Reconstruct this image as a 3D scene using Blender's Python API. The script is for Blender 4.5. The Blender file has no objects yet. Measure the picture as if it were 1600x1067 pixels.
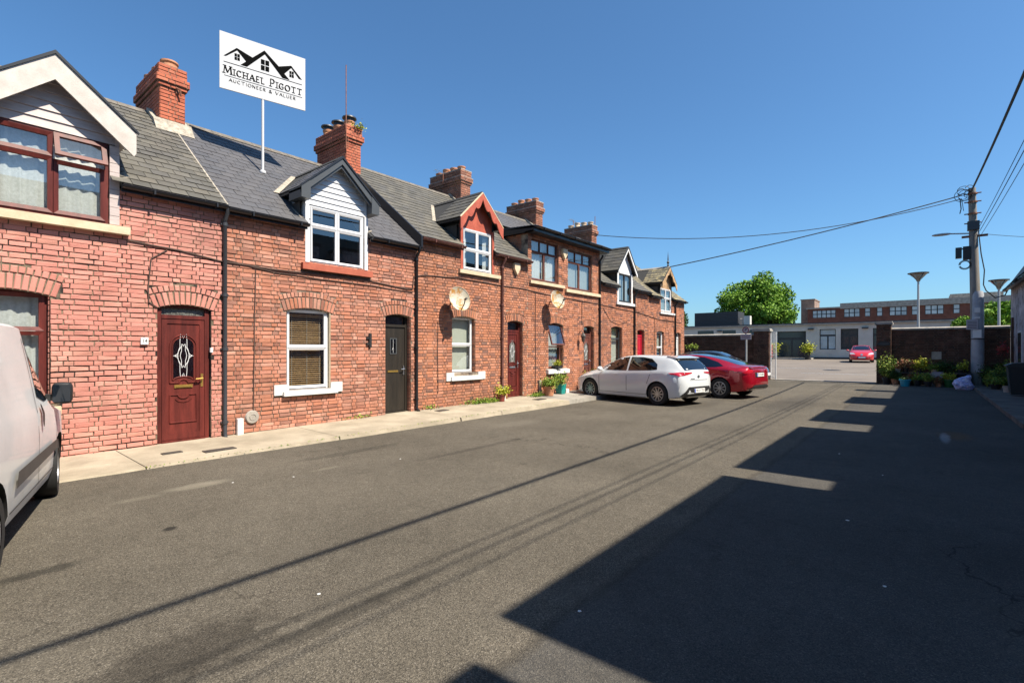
import bpy, bmesh, math, random
from mathutils import Vector, Matrix
from mathutils.bvhtree import BVHTree
from mathutils import noise as mnoise
R = math.radians
rnd = random.Random(7)
scene = bpy.context.scene
COL = scene.collection
# ------------------------------------------------------------------ camera, sky, sun, exposure
ANG = math.atan2(643, 781); CS, CC = math.sin(ANG), math.cos(ANG); FPX = 781.0
cd = bpy.data.cameras.new('camera'); cam = bpy.data.objects.new('camera', cd); COL.objects.link(cam)
cam.location = (0, 0, 1.6); cam.rotation_euler = (R(90), 0, -ANG)
cam.rotation_euler = (R(90), 0, math.atan2(CS, CC) - R(90))
cd.sensor_width = 36; cd.lens = 36*FPX/1600; cd.shift_y = 12.5/1600; cd.clip_start = .05; cd.clip_end = 3000
scene.camera = cam
SUN = Vector((.14, -1, 1.37)).normalized()
sel = math.asin(SUN.z); srot = math.atan2(SUN.x, SUN.y)
w = bpy.data.worlds.new('World'); scene.world = w; w.use_nodes = True
nt = w.node_tree; bg = nt.nodes['Background']
sky = nt.nodes.new('ShaderNodeTexSky'); sky.sky_type = 'NISHITA'; sky.sun_disc = False
sky.sun_elevation = sel; sky.sun_rotation = srot; sky.altitude = 0
sky.air_density = 1.0; sky.dust_density = .9; sky.ozone_density = 9.0
tn = nt.nodes.new('ShaderNodeMix'); tn.data_type = 'RGBA'; tn.blend_type = 'MULTIPLY'; tn.inputs[0].default_value = 1; tn.inputs[7].default_value = (.80, 1.0, 1.0, 1)
nt.links.new(sky.outputs[0], tn.inputs[6]); nt.links.new(tn.outputs[2], bg.inputs[0]); bg.inputs[1].default_value = .084
sl = bpy.data.lights.new('sun', 'SUN'); sl.energy = 5.0; sl.angle = R(.5); sl.color = (1, .91, .77)
so = bpy.data.objects.new('sun', sl); COL.objects.link(so); so.location = (5, -20, 30)
so.rotation_euler = SUN.to_track_quat('Z', 'Y').to_euler()
scene.view_settings.view_transform = 'Standard'; scene.view_settings.look = 'None'
scene.view_settings.exposure = 1.05; scene.view_settings.gamma = 1
scene.view_settings.use_curve_mapping = False

def px(X, Y, Z):
    l = CS*X-CC*Y; z = CC*X+CS*Y
    if z < .1: return (-9999, -9999, z)
    return (800+FPX*l/z, 546-FPX*(Z-1.6)/z, z)

# ------------------------------------------------------------------ materials
def ramp(nt, cols, fac):
    r = nt.nodes.new('ShaderNodeValToRGB'); e = r.color_ramp.elements
    n = len(cols)
    e[0].position = 0; e[1].position = 1
    for i in range(n-2): e.new((i+1)/(n-1))
    for i, c in enumerate(cols): e[i].color = (*c, 1)
    nt.links.new(fac, r.inputs[0]); return r.outputs[0]
def mixc(nt, a, b, fac, mode='MIX'):
    m = nt.nodes.new('ShaderNodeMix'); m.data_type = 'RGBA'; m.blend_type = mode
    for s, v in ((m.inputs[0], fac), (m.inputs[6], a), (m.inputs[7], b)):
        if hasattr(v, 'is_linked') or hasattr(v, 'links'): nt.links.new(v, s)
        else: s.default_value = v if isinstance(v, (int, float)) else (*v, 1)
    return m.outputs[2]
def noise(nt, co, scale, detail=4, rough=.6):
    n = nt.nodes.new('ShaderNodeTexNoise'); n.inputs['Scale'].default_value = scale
    n.inputs['Detail'].default_value = detail; n.inputs['Roughness'].default_value = rough
    if co: nt.links.new(co, n.inputs['Vector'])
    return n.outputs[0]
def mrange(nt, v, a, b, c=0, d=1):
    m = nt.nodes.new('ShaderNodeMapRange'); nt.links.new(v, m.inputs[0])
    for i, q in enumerate((a, b, c, d)): m.inputs[i+1].default_value = q
    return m.outputs[0]
def mathn(nt, op, a, b=0):
    m = nt.nodes.new('ShaderNodeMath'); m.operation = op
    for i, v in enumerate((a, b)):
        if isinstance(v, (int, float)): m.inputs[i].default_value = v
        else: nt.links.new(v, m.inputs[i])
    return m.outputs[0]
def mat(name, cols, rough=.7, scale=6, var=.25, fine=60, bump=.15, metal=0, tint=False, coat=0, spec=.5,
        stain=None, stain_scale=1.2, stain_lo=.5, stain_hi=.7, stretch=None, rnoise=0):
    m = bpy.data.materials.new(name); m.use_nodes = True; nt = m.node_tree
    b = nt.nodes['Principled BSDF']
    geo = nt.nodes.new('ShaderNodeNewGeometry'); pos = geo.outputs['Position']
    if stretch:
        mp = nt.nodes.new('ShaderNodeMapping'); mp.inputs['Scale'].default_value = stretch
        nt.links.new(pos, mp.inputs[0]); spos = mp.outputs[0]
    else: spos = pos
    n1 = noise(nt, spos, scale, 5); n2 = noise(nt, spos, fine, 3)
    if tint:
        at = nt.nodes.new('ShaderNodeAttribute'); at.attribute_name = 'tint'
        oi = nt.nodes.new('ShaderNodeObjectInfo')
        fac = at.outputs['Fac']
    else:
        fac = mrange(nt, n1, .3, .7)
    c = ramp(nt, cols if len(cols) > 1 else cols*2, fac)
    k = mathn(nt, 'ADD', mrange(nt, n1, .25, .75, 1-var, 1+var*.6), mrange(nt, n2, .3, .7, -var*.5, var*.5))
    hs = nt.nodes.new('ShaderNodeHueSaturation'); nt.links.new(c, hs.inputs['Color']); nt.links.new(k, hs.inputs['Value'])
    c = hs.outputs[0]
    if tint and 'brick' in name and name != 'chimney brick':
        zn = noise(nt, pos, .55, 5, .65); c = mixc(nt, c, (.10, .06, .045), mrange(nt, zn, .52, .74, 0, .55)); zn2 = noise(nt, pos, .9, 4, .6); c = mixc(nt, c, (.62, .33, .25), mrange(nt, zn2, .58, .78, 0, .35))
    if stain:
        s = mrange(nt, noise(nt, pos, stain_scale, 6, .7), stain_lo, stain_hi)
        c = mixc(nt, c, stain, s)
    nt.links.new(c, b.inputs['Base Color'])
    b.inputs['Metallic'].default_value = metal
    b.inputs['Specular IOR Level'].default_value = spec
    b.inputs['Coat Weight'].default_value = coat; b.inputs['Coat Roughness'].default_value = .04
    if rnoise: nt.links.new(mrange(nt, n1, .3, .7, rough-rnoise, rough+rnoise), b.inputs['Roughness'])
    else: b.inputs['Roughness'].default_value = rough
    if bump:
        bp = nt.nodes.new('ShaderNodeBump'); bp.inputs['Strength'].default_value = bump
        bp.inputs['Distance'].default_value = .01
        nt.links.new(n2, bp.inputs['Height']); nt.links.new(bp.outputs[0], b.inputs['Normal'])
    m['nt'] = 0
    return m
def glassm(name, tintc=(.75, .8, .8), refl=1.6, rough=.01, base=.04):
    m = bpy.data.materials.new(name); m.use_nodes = True; nt = m.node_tree
    nt.nodes.remove(nt.nodes['Principled BSDF']); out = nt.nodes['Material Output']
    t = nt.nodes.new('ShaderNodeBsdfTransparent'); t.inputs[0].default_value = (*tintc, 1)
    g = nt.nodes.new('ShaderNodeBsdfGlossy'); g.inputs['Roughness'].default_value = rough
    fr = nt.nodes.new('ShaderNodeFresnel'); ge = nt.nodes.new('ShaderNodeNewGeometry'); nt.links.new(mrange(nt, ge.outputs['Backfacing'], 0, 1, 1.5, 1/1.5), fr.inputs[0])
    f = mathn(nt, 'ADD', mathn(nt, 'MULTIPLY', fr.outputs[0], refl), base)
    f = mathn(nt, 'MINIMUM', f, 1)
    mx = nt.nodes.new('ShaderNodeMixShader'); nt.links.new(f, mx.inputs[0])
    nt.links.new(t.outputs[0], mx.inputs[1]); nt.links.new(g.outputs[0], mx.inputs[2])
    nt.links.new(mx.outputs[0], out.inputs[0]); return m

MT = {}
MT['brick_paint'] = mat('painted pink-red brick', [(.40, .155, .12), (.47, .19, .15), (.52, .225, .18), (.45, .175, .135), (.53, .25, .195), (.42, .18, .135)], .6, 3, .16, 90, .5, tint=True,
                        stain=(.30, .22, .15), stain_scale=5, stain_lo=.63, stain_hi=.80, spec=.3)
MT['brick_two'] = mat('weathered orange-red brick', [(.24, .105, .075), (.42, .17, .105), (.46, .205, .145), (.37, .145, .085), (.50, .255, .185), (.28, .135, .10), (.44, .19, .12)], .8, 4, .25, 90, .6, tint=True,
                      stain=(.17, .10, .075), stain_scale=3, stain_lo=.62, stain_hi=.80, spec=.2)
MT['brick_three'] = mat('orange-red brick', [(.35, .14, .08), (.44, .185, .105), (.39, .155, .085), (.22, .105, .075), (.48, .22, .14), (.42, .17, .10), (.18, .10, .08)], .8, 4, .22, 90, .6, tint=True,
                        stain=(.15, .09, .07), stain_scale=2, stain_lo=.62, stain_hi=.82, spec=.2)
MT['brick_chimney'] = mat('chimney brick', [(.36, .10, .06), (.46, .135, .075), (.40, .12, .07), (.50, .17, .10)], .8, 4, .25, 90, .5, tint=True, stain=(.16, .09, .06), stain_scale=3, stain_lo=.62, stain_hi=.8, spec=.2)
MT['brick_brown'] = mat('brown brick', [(.26, .11, .07), (.33, .135, .085), (.19, .09, .065), (.36, .165, .11)], .85, 4, .3, 90, .5, tint=True, spec=.2)
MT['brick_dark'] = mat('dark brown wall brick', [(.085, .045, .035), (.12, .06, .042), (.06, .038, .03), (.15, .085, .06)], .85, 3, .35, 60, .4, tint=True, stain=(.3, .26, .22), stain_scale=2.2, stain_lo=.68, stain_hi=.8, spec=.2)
MT['mortar_olive'] = mat('olive and black pointing', [(.13, .10, .067), (.24, .185, .125)], .95, 1.6, .35, 50, .6, stain=(.02, .017, .015), stain_scale=1.3, stain_lo=.53, stain_hi=.60)
MT['mortar_dark'] = mat('dark grey pointing', [(.13, .095, .07), (.27, .215, .16)], .95, 1.3, .4, 50, .6, stain=(.05, .035, .03), stain_scale=1.3, stain_lo=.50, stain_hi=.64)
MT['mortar_tan'] = mat('tan pointing', [(.17, .125, .09), (.38, .31, .23)], .95, 1.3, .3, 50, .6, stain=(.05, .035, .03), stain_scale=1.5, stain_lo=.50, stain_hi=.62)
MT['slate_old'] = mat('old brown-grey slate', [(.072, .068, .057), (.092, .085, .070), (.105, .097, .078), (.082, .078, .070), (.12, .108, .084)], .6, 4, .25, 70, .3, tint=True, stain=(.22, .22, .15), stain_scale=2.2, stain_lo=.70, stain_hi=.85)
MT['slate_new'] = mat('blue-grey slate', [(.072, .072, .078), (.080, .078, .082), (.076, .073, .076), (.086, .083, .085)], .55, 3, .18, 70, .2, tint=True)
MT['slate_lichen'] = mat('lichen-covered slate', [(.12, .105, .075), (.17, .15, .10), (.09, .085, .07)], .85, 6, .4, 40, .5, tint=True, stain=(.40, .33, .17), stain_scale=5, stain_lo=.5, stain_hi=.68)
MT['slate_base'] = mat('slate underlay', [(.03, .03, .03)], .9)
MT['ridge'] = mat('old ridge tile', [(.10, .088, .075), (.16, .14, .115)], .85, 10, .3, 50, .3)
MT['lead'] = mat('lead and cement flashing', [(.24, .21, .165), (.36, .32, .26)], .8, 12, .3)
MT['pvc_white'] = mat('white pvc', [(.58, .585, .60)], .3, 3, .04, 80, .02)
MT['paint_white'] = mat('white paint', [(.60, .60, .60), (.68, .68, .66)], .5, 6, .06, 80, .1)
MT['paint_chip'] = mat('chipped white paint', [(.60, .60, .58)], .6, 6, .06, 80, .3, stain=(.2, .17, .14), stain_scale=22, stain_lo=.68, stain_hi=.71)
MT['board_lilac'] = mat('pale lilac boards', [(.40, .335, .32), (.46, .39, .37)], .6, 8, .1, 60, .15, stretch=(1, 1, 6))
MT['barge_cream'] = mat('weathered cream bargeboard', [(.44, .39, .35), (.50, .46, .42)], .6, 5, .12, 60, .2)
MT['maroon'] = mat('maroon wood-effect pvc', [(.062, .010, .008), (.12, .020, .015)], .5, 9, .25, 90, .1, spec=.3, stretch=(1, 1, .12))
MT['mahog'] = mat('brown wood-effect pvc', [(.09, .03, .022), (.14, .05, .035)], .5, 9, .25, 90, .1, spec=.3, stretch=(.3, 1, .5))
MT['door_black'] = mat('black grained door', [(.014, .011, .008), (.022, .017, .012)], .5, 12, .3, 90, .2, stretch=(1, 1, .1))
MT['door_red'] = mat('bright red door', [(.42, .012, .03)], .4, 3, .1)
MT['red_wood'] = mat('red painted bargeboard', [(.34, .065, .035), (.40, .09, .05)], .6, 6, .2, 50, .2, stain=(.55, .38, .25), stain_scale=9, stain_lo=.70, stain_hi=.76)
MT['tan_wood'] = mat('bare weathered timber', [(.34, .20, .10), (.46, .30, .16)], .8, 6, .3, 50, .3)
MT['cream_stone'] = mat('cream painted sill', [(.50, .40, .26), (.56, .46, .32)], .7, 5, .1, 60, .3)
MT['red_sill'] = mat('terracotta painted sill', [(.33, .075, .04), (.38, .10, .055)], .7, 5, .12, 60, .2)
MT['black_pvc'] = mat('black pvc', [(.012, .012, .014)], .35, 3, .1, 80, .02)
MT['grey_pvc'] = mat('dark grey fascia', [(.06, .065, .07)], .4, 3, .1, 80, .05)
MT['grey_pipe'] = mat('grey pipe', [(.035, .038, .045)], .45, 4, .12)
MT['brown_pipe'] = mat('red-brown gutter paint', [(.10, .035, .028), (.14, .055, .04)], .6, 8, .25)
MT['brass'] = mat('brass', [(.55, .36, .10)], .35, 4, .1, metal=.8)
MT['chrome'] = mat('steel', [(.55, .55, .56)], .25, 4, .05, metal=.9, bump=0)
MT['lattice'] = mat('lead strip', [(.62, .62, .62)], .4, 4, .05)
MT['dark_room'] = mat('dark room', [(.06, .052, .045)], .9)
MT['curtain'] = mat('white net curtain', [(.62, .62, .58), (.72, .72, .70)], .9, 30, .1, 120, .2)
MT['curtain_grey'] = mat('pale grey curtain', [(.40, .43, .42)], .9, 20, .1)
MT['blind_wood'] = mat('light wood slat', [(.40, .235, .10), (.50, .31, .15)], .5, 20, .2)
MT['blind_pale'] = mat('pale roller blind', [(.62, .62, .52)], .8, 4, .05)
MT['terracotta'] = mat('terracotta', [(.48, .20, .10), (.55, .26, .14)], .75, 8, .25)
MT['pot_pale'] = mat('pale clay', [(.52, .38, .26), (.6, .46, .33)], .75, 8, .25)
MT['concrete'] = mat('pavement concrete', [(.27, .23, .165), (.35, .30, .225)], .9, 1.3, .22, 70, .4, stain=(.22, .18, .13), stain_scale=1.6, stain_lo=.55, stain_hi=.72)
MT['concrete_grey'] = mat('worn grey concrete', [(.22, .20, .17), (.30, .28, .24)], .9, 1.3, .3, 70, .4, stain=(.12, .11, .09), stain_scale=1.6, stain_lo=.55, stain_hi=.72)
MT['coping'] = mat('wall coping', [(.26, .24, .21), (.36, .33, .29)], .85, 3, .2, 60, .3)
MT['iron'] = mat('cast iron cover', [(.05, .045, .04)], .6, 20, .3)
MT['render_white'] = mat('white render', [(.46, .44, .40), (.52, .50, .46)], .8, 1, .06, 60, .15)
MT['render_old'] = mat('peeling whitewashed render', [(.30, .27, .29), (.42, .38, .40)], .9, 2, .3, 30, .6, stain=(.12, .08, .075), stain_scale=2.5, stain_lo=.52, stain_hi=.62)
MT['far_brick'] = mat('far red brick', [(.12, .042, .028), (.17, .062, .04)], .85, 1, .2, 30, .2)
MT['far_brick_pale'] = mat('far pale brick', [(.20, .13, .10), (.26, .18, .14)], .85, 1, .2, 30, .2)
MT['panel_dark'] = mat('dark grey louvre', [(.03, .032, .038)], .6, 3, .1)
MT['frame_dark'] = mat('dark grey frame', [(.02, .022, .025)], .4)
MT['pole_grey'] = mat('grey weathered wood pole', [(.17, .155, .14), (.26, .24, .215)], .85, 5, .25, 60, .4, stretch=(1, 1, .08))
MT['sleeve'] = mat('grey pole sleeve', [(.30, .31, .34), (.38, .39, .42)], .5, 3, .15)
MT['steel_grey'] = mat('galvanised steel', [(.34, .35, .36)], .5, 5, .1, metal=.3)
MT['tyre'] = mat('tyre rubber', [(.012, .012, .012)], .8)
MT['rim'] = mat('alloy rim', [(.42, .42, .43)], .3, 4, .05, metal=.7, bump=0)
MT['car_white'] = mat('pearl white car paint', [(.55, .575, .59)], .25, 2, .02, 50, 0, coat=1)
MT['van_white'] = mat('dusty white van paint', [(.60, .605, .60), (.67, .67, .66)], .4, 1.5, .05, 50, 0, coat=.3, stain=(.42, .38, .32), stain_scale=2.2, stain_lo=.6, stain_hi=.9)
MT['car_red'] = mat('metallic red car paint', [(.33, .004, .015)], .22, 2, .03, 50, 0, coat=1, metal=.35)
MT['car_red_flat'] = mat('red car paint', [(.46, .015, .02)], .3, 2, .03, 50, 0, coat=1)
MT['car_blue'] = mat('dark blue-black car paint', [(.012, .018, .024)], .2, 2, .03, 50, 0, coat=1)
MT['black_trim'] = mat('black plastic trim', [(.018, .018, .019)], .5)
MT['grey_trim'] = mat('grey plastic trim', [(.055, .052, .05)], .6)
MT['lamp_red'] = mat('red lamp lens', [(.38, .008, .02)], .15, 3, .1, bump=0, coat=1)
MT['lamp_clear'] = mat('clear lamp lens', [(.55, .58, .6)], .12, 3, .1, bump=0, coat=1, metal=.3)
MT['plate'] = mat('white number plate', [(.78, .78, .76)], .4, 3, .02, bump=0)
MT['plate_blue'] = mat('blue plate strip', [(.02, .07, .42)], .4, 3, .02, bump=0)
MT['ink'] = mat('black print', [(.006, .006, .006)], .9, 3, .02, bump=0, spec=0)
MT['sign_white'] = mat('white sign board', [(.50, .50, .51)], .7, 3, .01, bump=0, spec=.1)
MT['sign_grey'] = mat('grey sign plate', [(.40, .38, .42)], .5, 3, .1, bump=0)
MT['sign_red'] = mat('red-brown sign print', [(.22, .05, .06)], .5, 3, .1, bump=0)
MT['rust_dish'] = mat('rusted cream dish', [(.40, .36, .27), (.50, .47, .40)], .7, 4, .1, 60, .05, stain=(.36, .17, .04), stain_scale=4.5, stain_lo=.48, stain_hi=.60, spec=.1)
MT['rust'] = mat('rusty metal', [(.16, .06, .035), (.24, .10, .06)], .8, 10, .3)
MT['cable'] = mat('black cable', [(.01, .01, .01)], .6, 3, .1, bump=0)
MT['cable_brown'] = mat('dusty brown cable', [(.07, .04, .03)], .7, 3, .2, bump=0)
MT['leaf_tree'] = mat('bright green sycamore leaf', [(.08, .17, .012), (.15, .28, .02), (.11, .22, .015), (.22, .36, .04)], .6, 1, .15, 5, 0, tint=True, spec=.3)  # bright leaf greens, varied per leaf by the tint
MT['leaf_pot'] = mat('pot plant leaf', [(.06, .13, .02), (.14, .24, .03), (.28, .32, .04), (.10, .18, .02)], .6, 1, .15, 5, 0, tint=True, spec=.3)
MT['leaf_yellow'] = mat('yellow-green leaf', [(.30, .33, .02), (.42, .40, .03), (.20, .26, .02)], .6, 1, .15, 5, 0, tint=True, spec=.3)
MT['leaf_rust'] = mat('russet leaf', [(.22, .07, .04), (.32, .13, .07), (.16, .09, .03), (.12, .15, .03)], .6, 1, .15, 5, 0, tint=True, spec=.3)
MT['leaf_dark'] = mat('dark conifer leaf', [(.02, .05, .012), (.035, .075, .018), (.05, .10, .02)], .7, 1, .15, 5, 0, tint=True, spec=.2)
MT['bark'] = mat('bark', [(.10, .075, .05), (.15, .115, .08)], .9, 8, .3, 40, .5)
MT['soil'] = mat('soil', [(.04, .028, .018)], .95)
MT['pot_teal'] = mat('teal plastic pot', [(.01, .22, .20)], .4)
MT['pot_blue'] = mat('bright blue plastic pot', [(.02, .30, .42)], .4)
MT['pot_green'] = mat('green glazed pot', [(.01, .09, .025)], .4)
MT['pot_black'] = mat('black plastic pot', [(.015, .015, .017)], .5)
MT['pot_red'] = mat('dark red pot', [(.20, .04, .03)], .5)
MT['bag'] = mat('crumpled white and blue plastic bag', [(.30, .33, .75), (.70, .70, .84)], .4, 9, .2, 60, .4)
MT['bin'] = mat('black bin plastic', [(.012, .014, .017)], .45)
MT['glass'] = glassm('window glass', (.80, .84, .84), 2.2, .01, .10)
MT['glass_dark'] = glassm('dim window glass', (.25, .28, .28), 2.2, .02, .08)
MT['glass_car'] = glassm('tinted car glass', (.10, .11, .11), 1.8, .01, .05)
MT['glass_roof'] = mat('dark blue roof glass', [(.008, .012, .018)], .05, 3, .02, bump=0, coat=1)
MT['obscure'] = mat('obscure door glass', [(.03, .032, .03), (.16, .16, .14)], .35, 60, .5, 120, .5)
MT['pane_far'] = mat('far window pane', [(.35, .42, .46), (.50, .56, .58)], .15, .6, .2, 20, 0)
MT['pane_far_dark'] = mat('far dark pane', [(.04, .05, .055)], .08, .6, .2, 20, 0)
for n in ('leaf_tree', 'leaf_pot', 'leaf_yellow', 'leaf_rust', 'leaf_dark'):
    b = MT[n].node_tree.nodes['Principled BSDF']
    try: b.inputs['Subsurface Weight'].default_value = 0
    except Exception: pass

def black_pointing(m):
    nt = m.node_tree; b = nt.nodes['Principled BSDF']; l = b.inputs['Base Color'].links[0].from_socket
    g = nt.nodes.new('ShaderNodeNewGeometry'); sp = nt.nodes.new('ShaderNodeSeparateXYZ'); nt.links.new(g.outputs['Position'], sp.inputs[0])
    nz = noise(nt, g.outputs['Position'], 5, 4)
    for (cx, cz_, rx, rz) in ((3.05, 3.0, .62, .30), (2.35, 1.35, .34, .30), (1.95, 2.95, .35, .12), (1.6, 1.25, .5, .16), (.9, 3.05, .8, .09)):
        a = mathn(nt, 'ABSOLUTE', mathn(nt, 'DIVIDE', mathn(nt, 'SUBTRACT', sp.outputs[0], cx), rx)); d = mathn(nt, 'ABSOLUTE', mathn(nt, 'DIVIDE', mathn(nt, 'SUBTRACT', sp.outputs[2], cz_), rz))
        r = mathn(nt, 'ADD', mathn(nt, 'MAXIMUM', a, d), mrange(nt, nz, .3, .7, -.25, .25))
        l = mixc(nt, l, (.012, .011, .01), mrange(nt, r, 1.02, .92))
    nt.links.new(l, b.inputs['Base Color'])
black_pointing(MT['mortar_olive'])
def asphalt_mat():
    m = bpy.data.materials.new('worn asphalt'); m.use_nodes = True; nt = m.node_tree
    b = nt.nodes['Principled BSDF']; g = nt.nodes.new('ShaderNodeNewGeometry'); pos = g.outputs['Position']
    sep = nt.nodes.new('ShaderNodeSeparateXYZ'); nt.links.new(pos, sep.inputs[0])
    big = noise(nt, pos, .45, 6, .65); mid = noise(nt, pos, 7, 5, .7); fine = noise(nt, pos, 120, 3, .7)
    vo = nt.nodes.new('ShaderNodeTexVoronoi'); vo.inputs['Scale'].default_value = 165; nt.links.new(pos, vo.inputs['Vector'])
    sepc = nt.nodes.new('ShaderNodeSeparateColor'); nt.links.new(vo.outputs['Color'], sepc.inputs[0])
    stone = mrange(nt, sepc.outputs[0], 0, 1)
    c = ramp(nt, [(.042, .038, .032), (.082, .073, .059), (.100, .088, .070), (.155, .137, .108)], stone)
    sp = mrange(nt, sepc.outputs[1], .95, .98)
    c = mixc(nt, c, (.20, .18, .15), sp)
    k = mathn(nt, 'ADD', mrange(nt, big, .3, .7, .78, 1.2), mrange(nt, mid, .3, .7, -.10, .10))
    # newer, bluer strip along the right of the street
    wob = mrange(nt, noise(nt, pos, 1.1, 3), 0, 1, -.12, .12)
    yy = mathn(nt, 'ADD', sep.outputs[1], wob)
    strip = mrange(nt, yy, 1.66, 1.60)
    c = mixc(nt, c, (.045, .049, .055), mathn(nt, 'MULTIPLY', strip, .45))
    seam = mathn(nt, 'MULTIPLY', mrange(nt, yy, 1.60, 1.64), mrange(nt, yy, 1.72, 1.66))
    c = mixc(nt, c, (.02, .02, .02), mathn(nt, 'MULTIPLY', seam, .35))
    vc = nt.nodes.new('ShaderNodeTexVoronoi'); vc.feature = 'DISTANCE_TO_EDGE'; vc.inputs['Scale'].default_value = .42
    wv = nt.nodes.new('ShaderNodeVectorMath'); wv.operation = 'ADD'; nt.links.new(pos, wv.inputs[0])
    nv = nt.nodes.new('ShaderNodeTexNoise'); nv.inputs['Scale'].default_value = 2.2; nv.inputs['Detail'].default_value = 6; nt.links.new(pos, nv.inputs['Vector']); nt.links.new(nv.outputs['Color'], wv.inputs[1]); nt.links.new(wv.outputs[0], vc.inputs['Vector'])
    cm = mathn(nt, 'MULTIPLY', mrange(nt, vc.outputs['Distance'], .006, .002), mrange(nt, noise(nt, pos, .33, 3), .50, .62))
    c = mixc(nt, c, (.018, .016, .014), mathn(nt, 'MULTIPLY', cm, .6))
    c = mixc(nt, c, (.105, .095, .078), mathn(nt, 'MULTIPLY', mrange(nt, noise(nt, pos, .8, 5, .7), .55, .68), .35))
    c = mixc(nt, c, (.035, .032, .028), mathn(nt, 'MULTIPLY', mrange(nt, noise(nt, pos, 1.7, 5, .7), .62, .72), .45))
    def blob(cx, cy, rx, ry, soft=.5):
        a = mathn(nt, 'DIVIDE', mathn(nt, 'SUBTRACT', sep.outputs[0], cx), rx)
        d = mathn(nt, 'DIVIDE', mathn(nt, 'SUBTRACT', sep.outputs[1], cy), ry)
        r = mathn(nt, 'SQRT', mathn(nt, 'ADD', mathn(nt, 'MULTIPLY', a, a), mathn(nt, 'MULTIPLY', d, d)))
        r = mathn(nt, 'ADD', r, mrange(nt, mid, .2, .8, -.35, .35))
        return mrange(nt, r, 1, 1-soft)
    for (cx, cy, rx, ry, col, f) in ((.95, 3.0, .62, .30, (.02, .018, .016), .55), (1.7, 2.7, .8, .10, (.03, .028, .024), .5), (6.0, 5.6, 1.6, .10, (.035, .03, .027), .45), (8.5, 6.8, .9, .35, (.15, .135, .11), .3), (4.4, 6.9, 1.1, .16, (.03, .028, .024), .4), (15, 5.0, 2.2, .5, (.05, .045, .04), .45), (10.5, 4.6, 1.2, .3, (.13, .115, .09), .25), (2.2, 6.6, .42, .16, (.21, .19, .15), .6),
                                     (1.6, 6.5, .3, .10, (.21, .19, .15), .3), (3.6, 6.2, .25, .08, (.2, .18, .14), .35), (12.4, -.45, .75, .3, (.12, .07, .03), .5),
                                     (12.0, -.3, .8, .09, (.50, .52, .55), .3), (17, 3, 4, .7, (.03, .03, .03), .35),
                                     (.6, 4.9, .35, .10, (.02, .02, .018), .6), (1.5, 5.2, .08, .07, (.012, .012, .012), .8)):
        c = mixc(nt, c, col, mathn(nt, 'MULTIPLY', blob(cx, cy, rx, ry), f))
    hs = nt.nodes.new('ShaderNodeHueSaturation'); nt.links.new(c, hs.inputs['Color']); nt.links.new(k, hs.inputs['Value'])
    nt.links.new(hs.outputs[0], b.inputs['Base Color']); b.inputs['Roughness'].default_value = .88
    b.inputs['Specular IOR Level'].default_value = .08
    bp = nt.nodes.new('ShaderNodeBump'); bp.inputs['Strength'].default_value = .7; bp.inputs['Distance'].default_value = .006
    h = mathn(nt, 'ADD', vo.outputs['Distance'], fine)
    nt.links.new(h, bp.inputs['Height']); nt.links.new(bp.outputs[0], b.inputs['Normal'])
    return m
MT['concrete_dark'] = mat('dark mottled paving', [(.075, .065, .055), (.12, .105, .09)], .9, 1.5, .3, 60, .4)  # darker mottled base tone for the right pavement and its kerb
MT['asphalt'] = asphalt_mat()
MT['court'] = mat('worn pinkish tarmac', [(.135, .112, .095), (.175, .148, .122)], .9, .5, .2, 30, .3, stain=(.12, .10, .085), stain_scale=.25, stain_lo=.5, stain_hi=.7)
MT['ground'] = mat('grey-green ground', [(.08, .085, .05), (.12, .11, .07)], .95, .1, .3)

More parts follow.
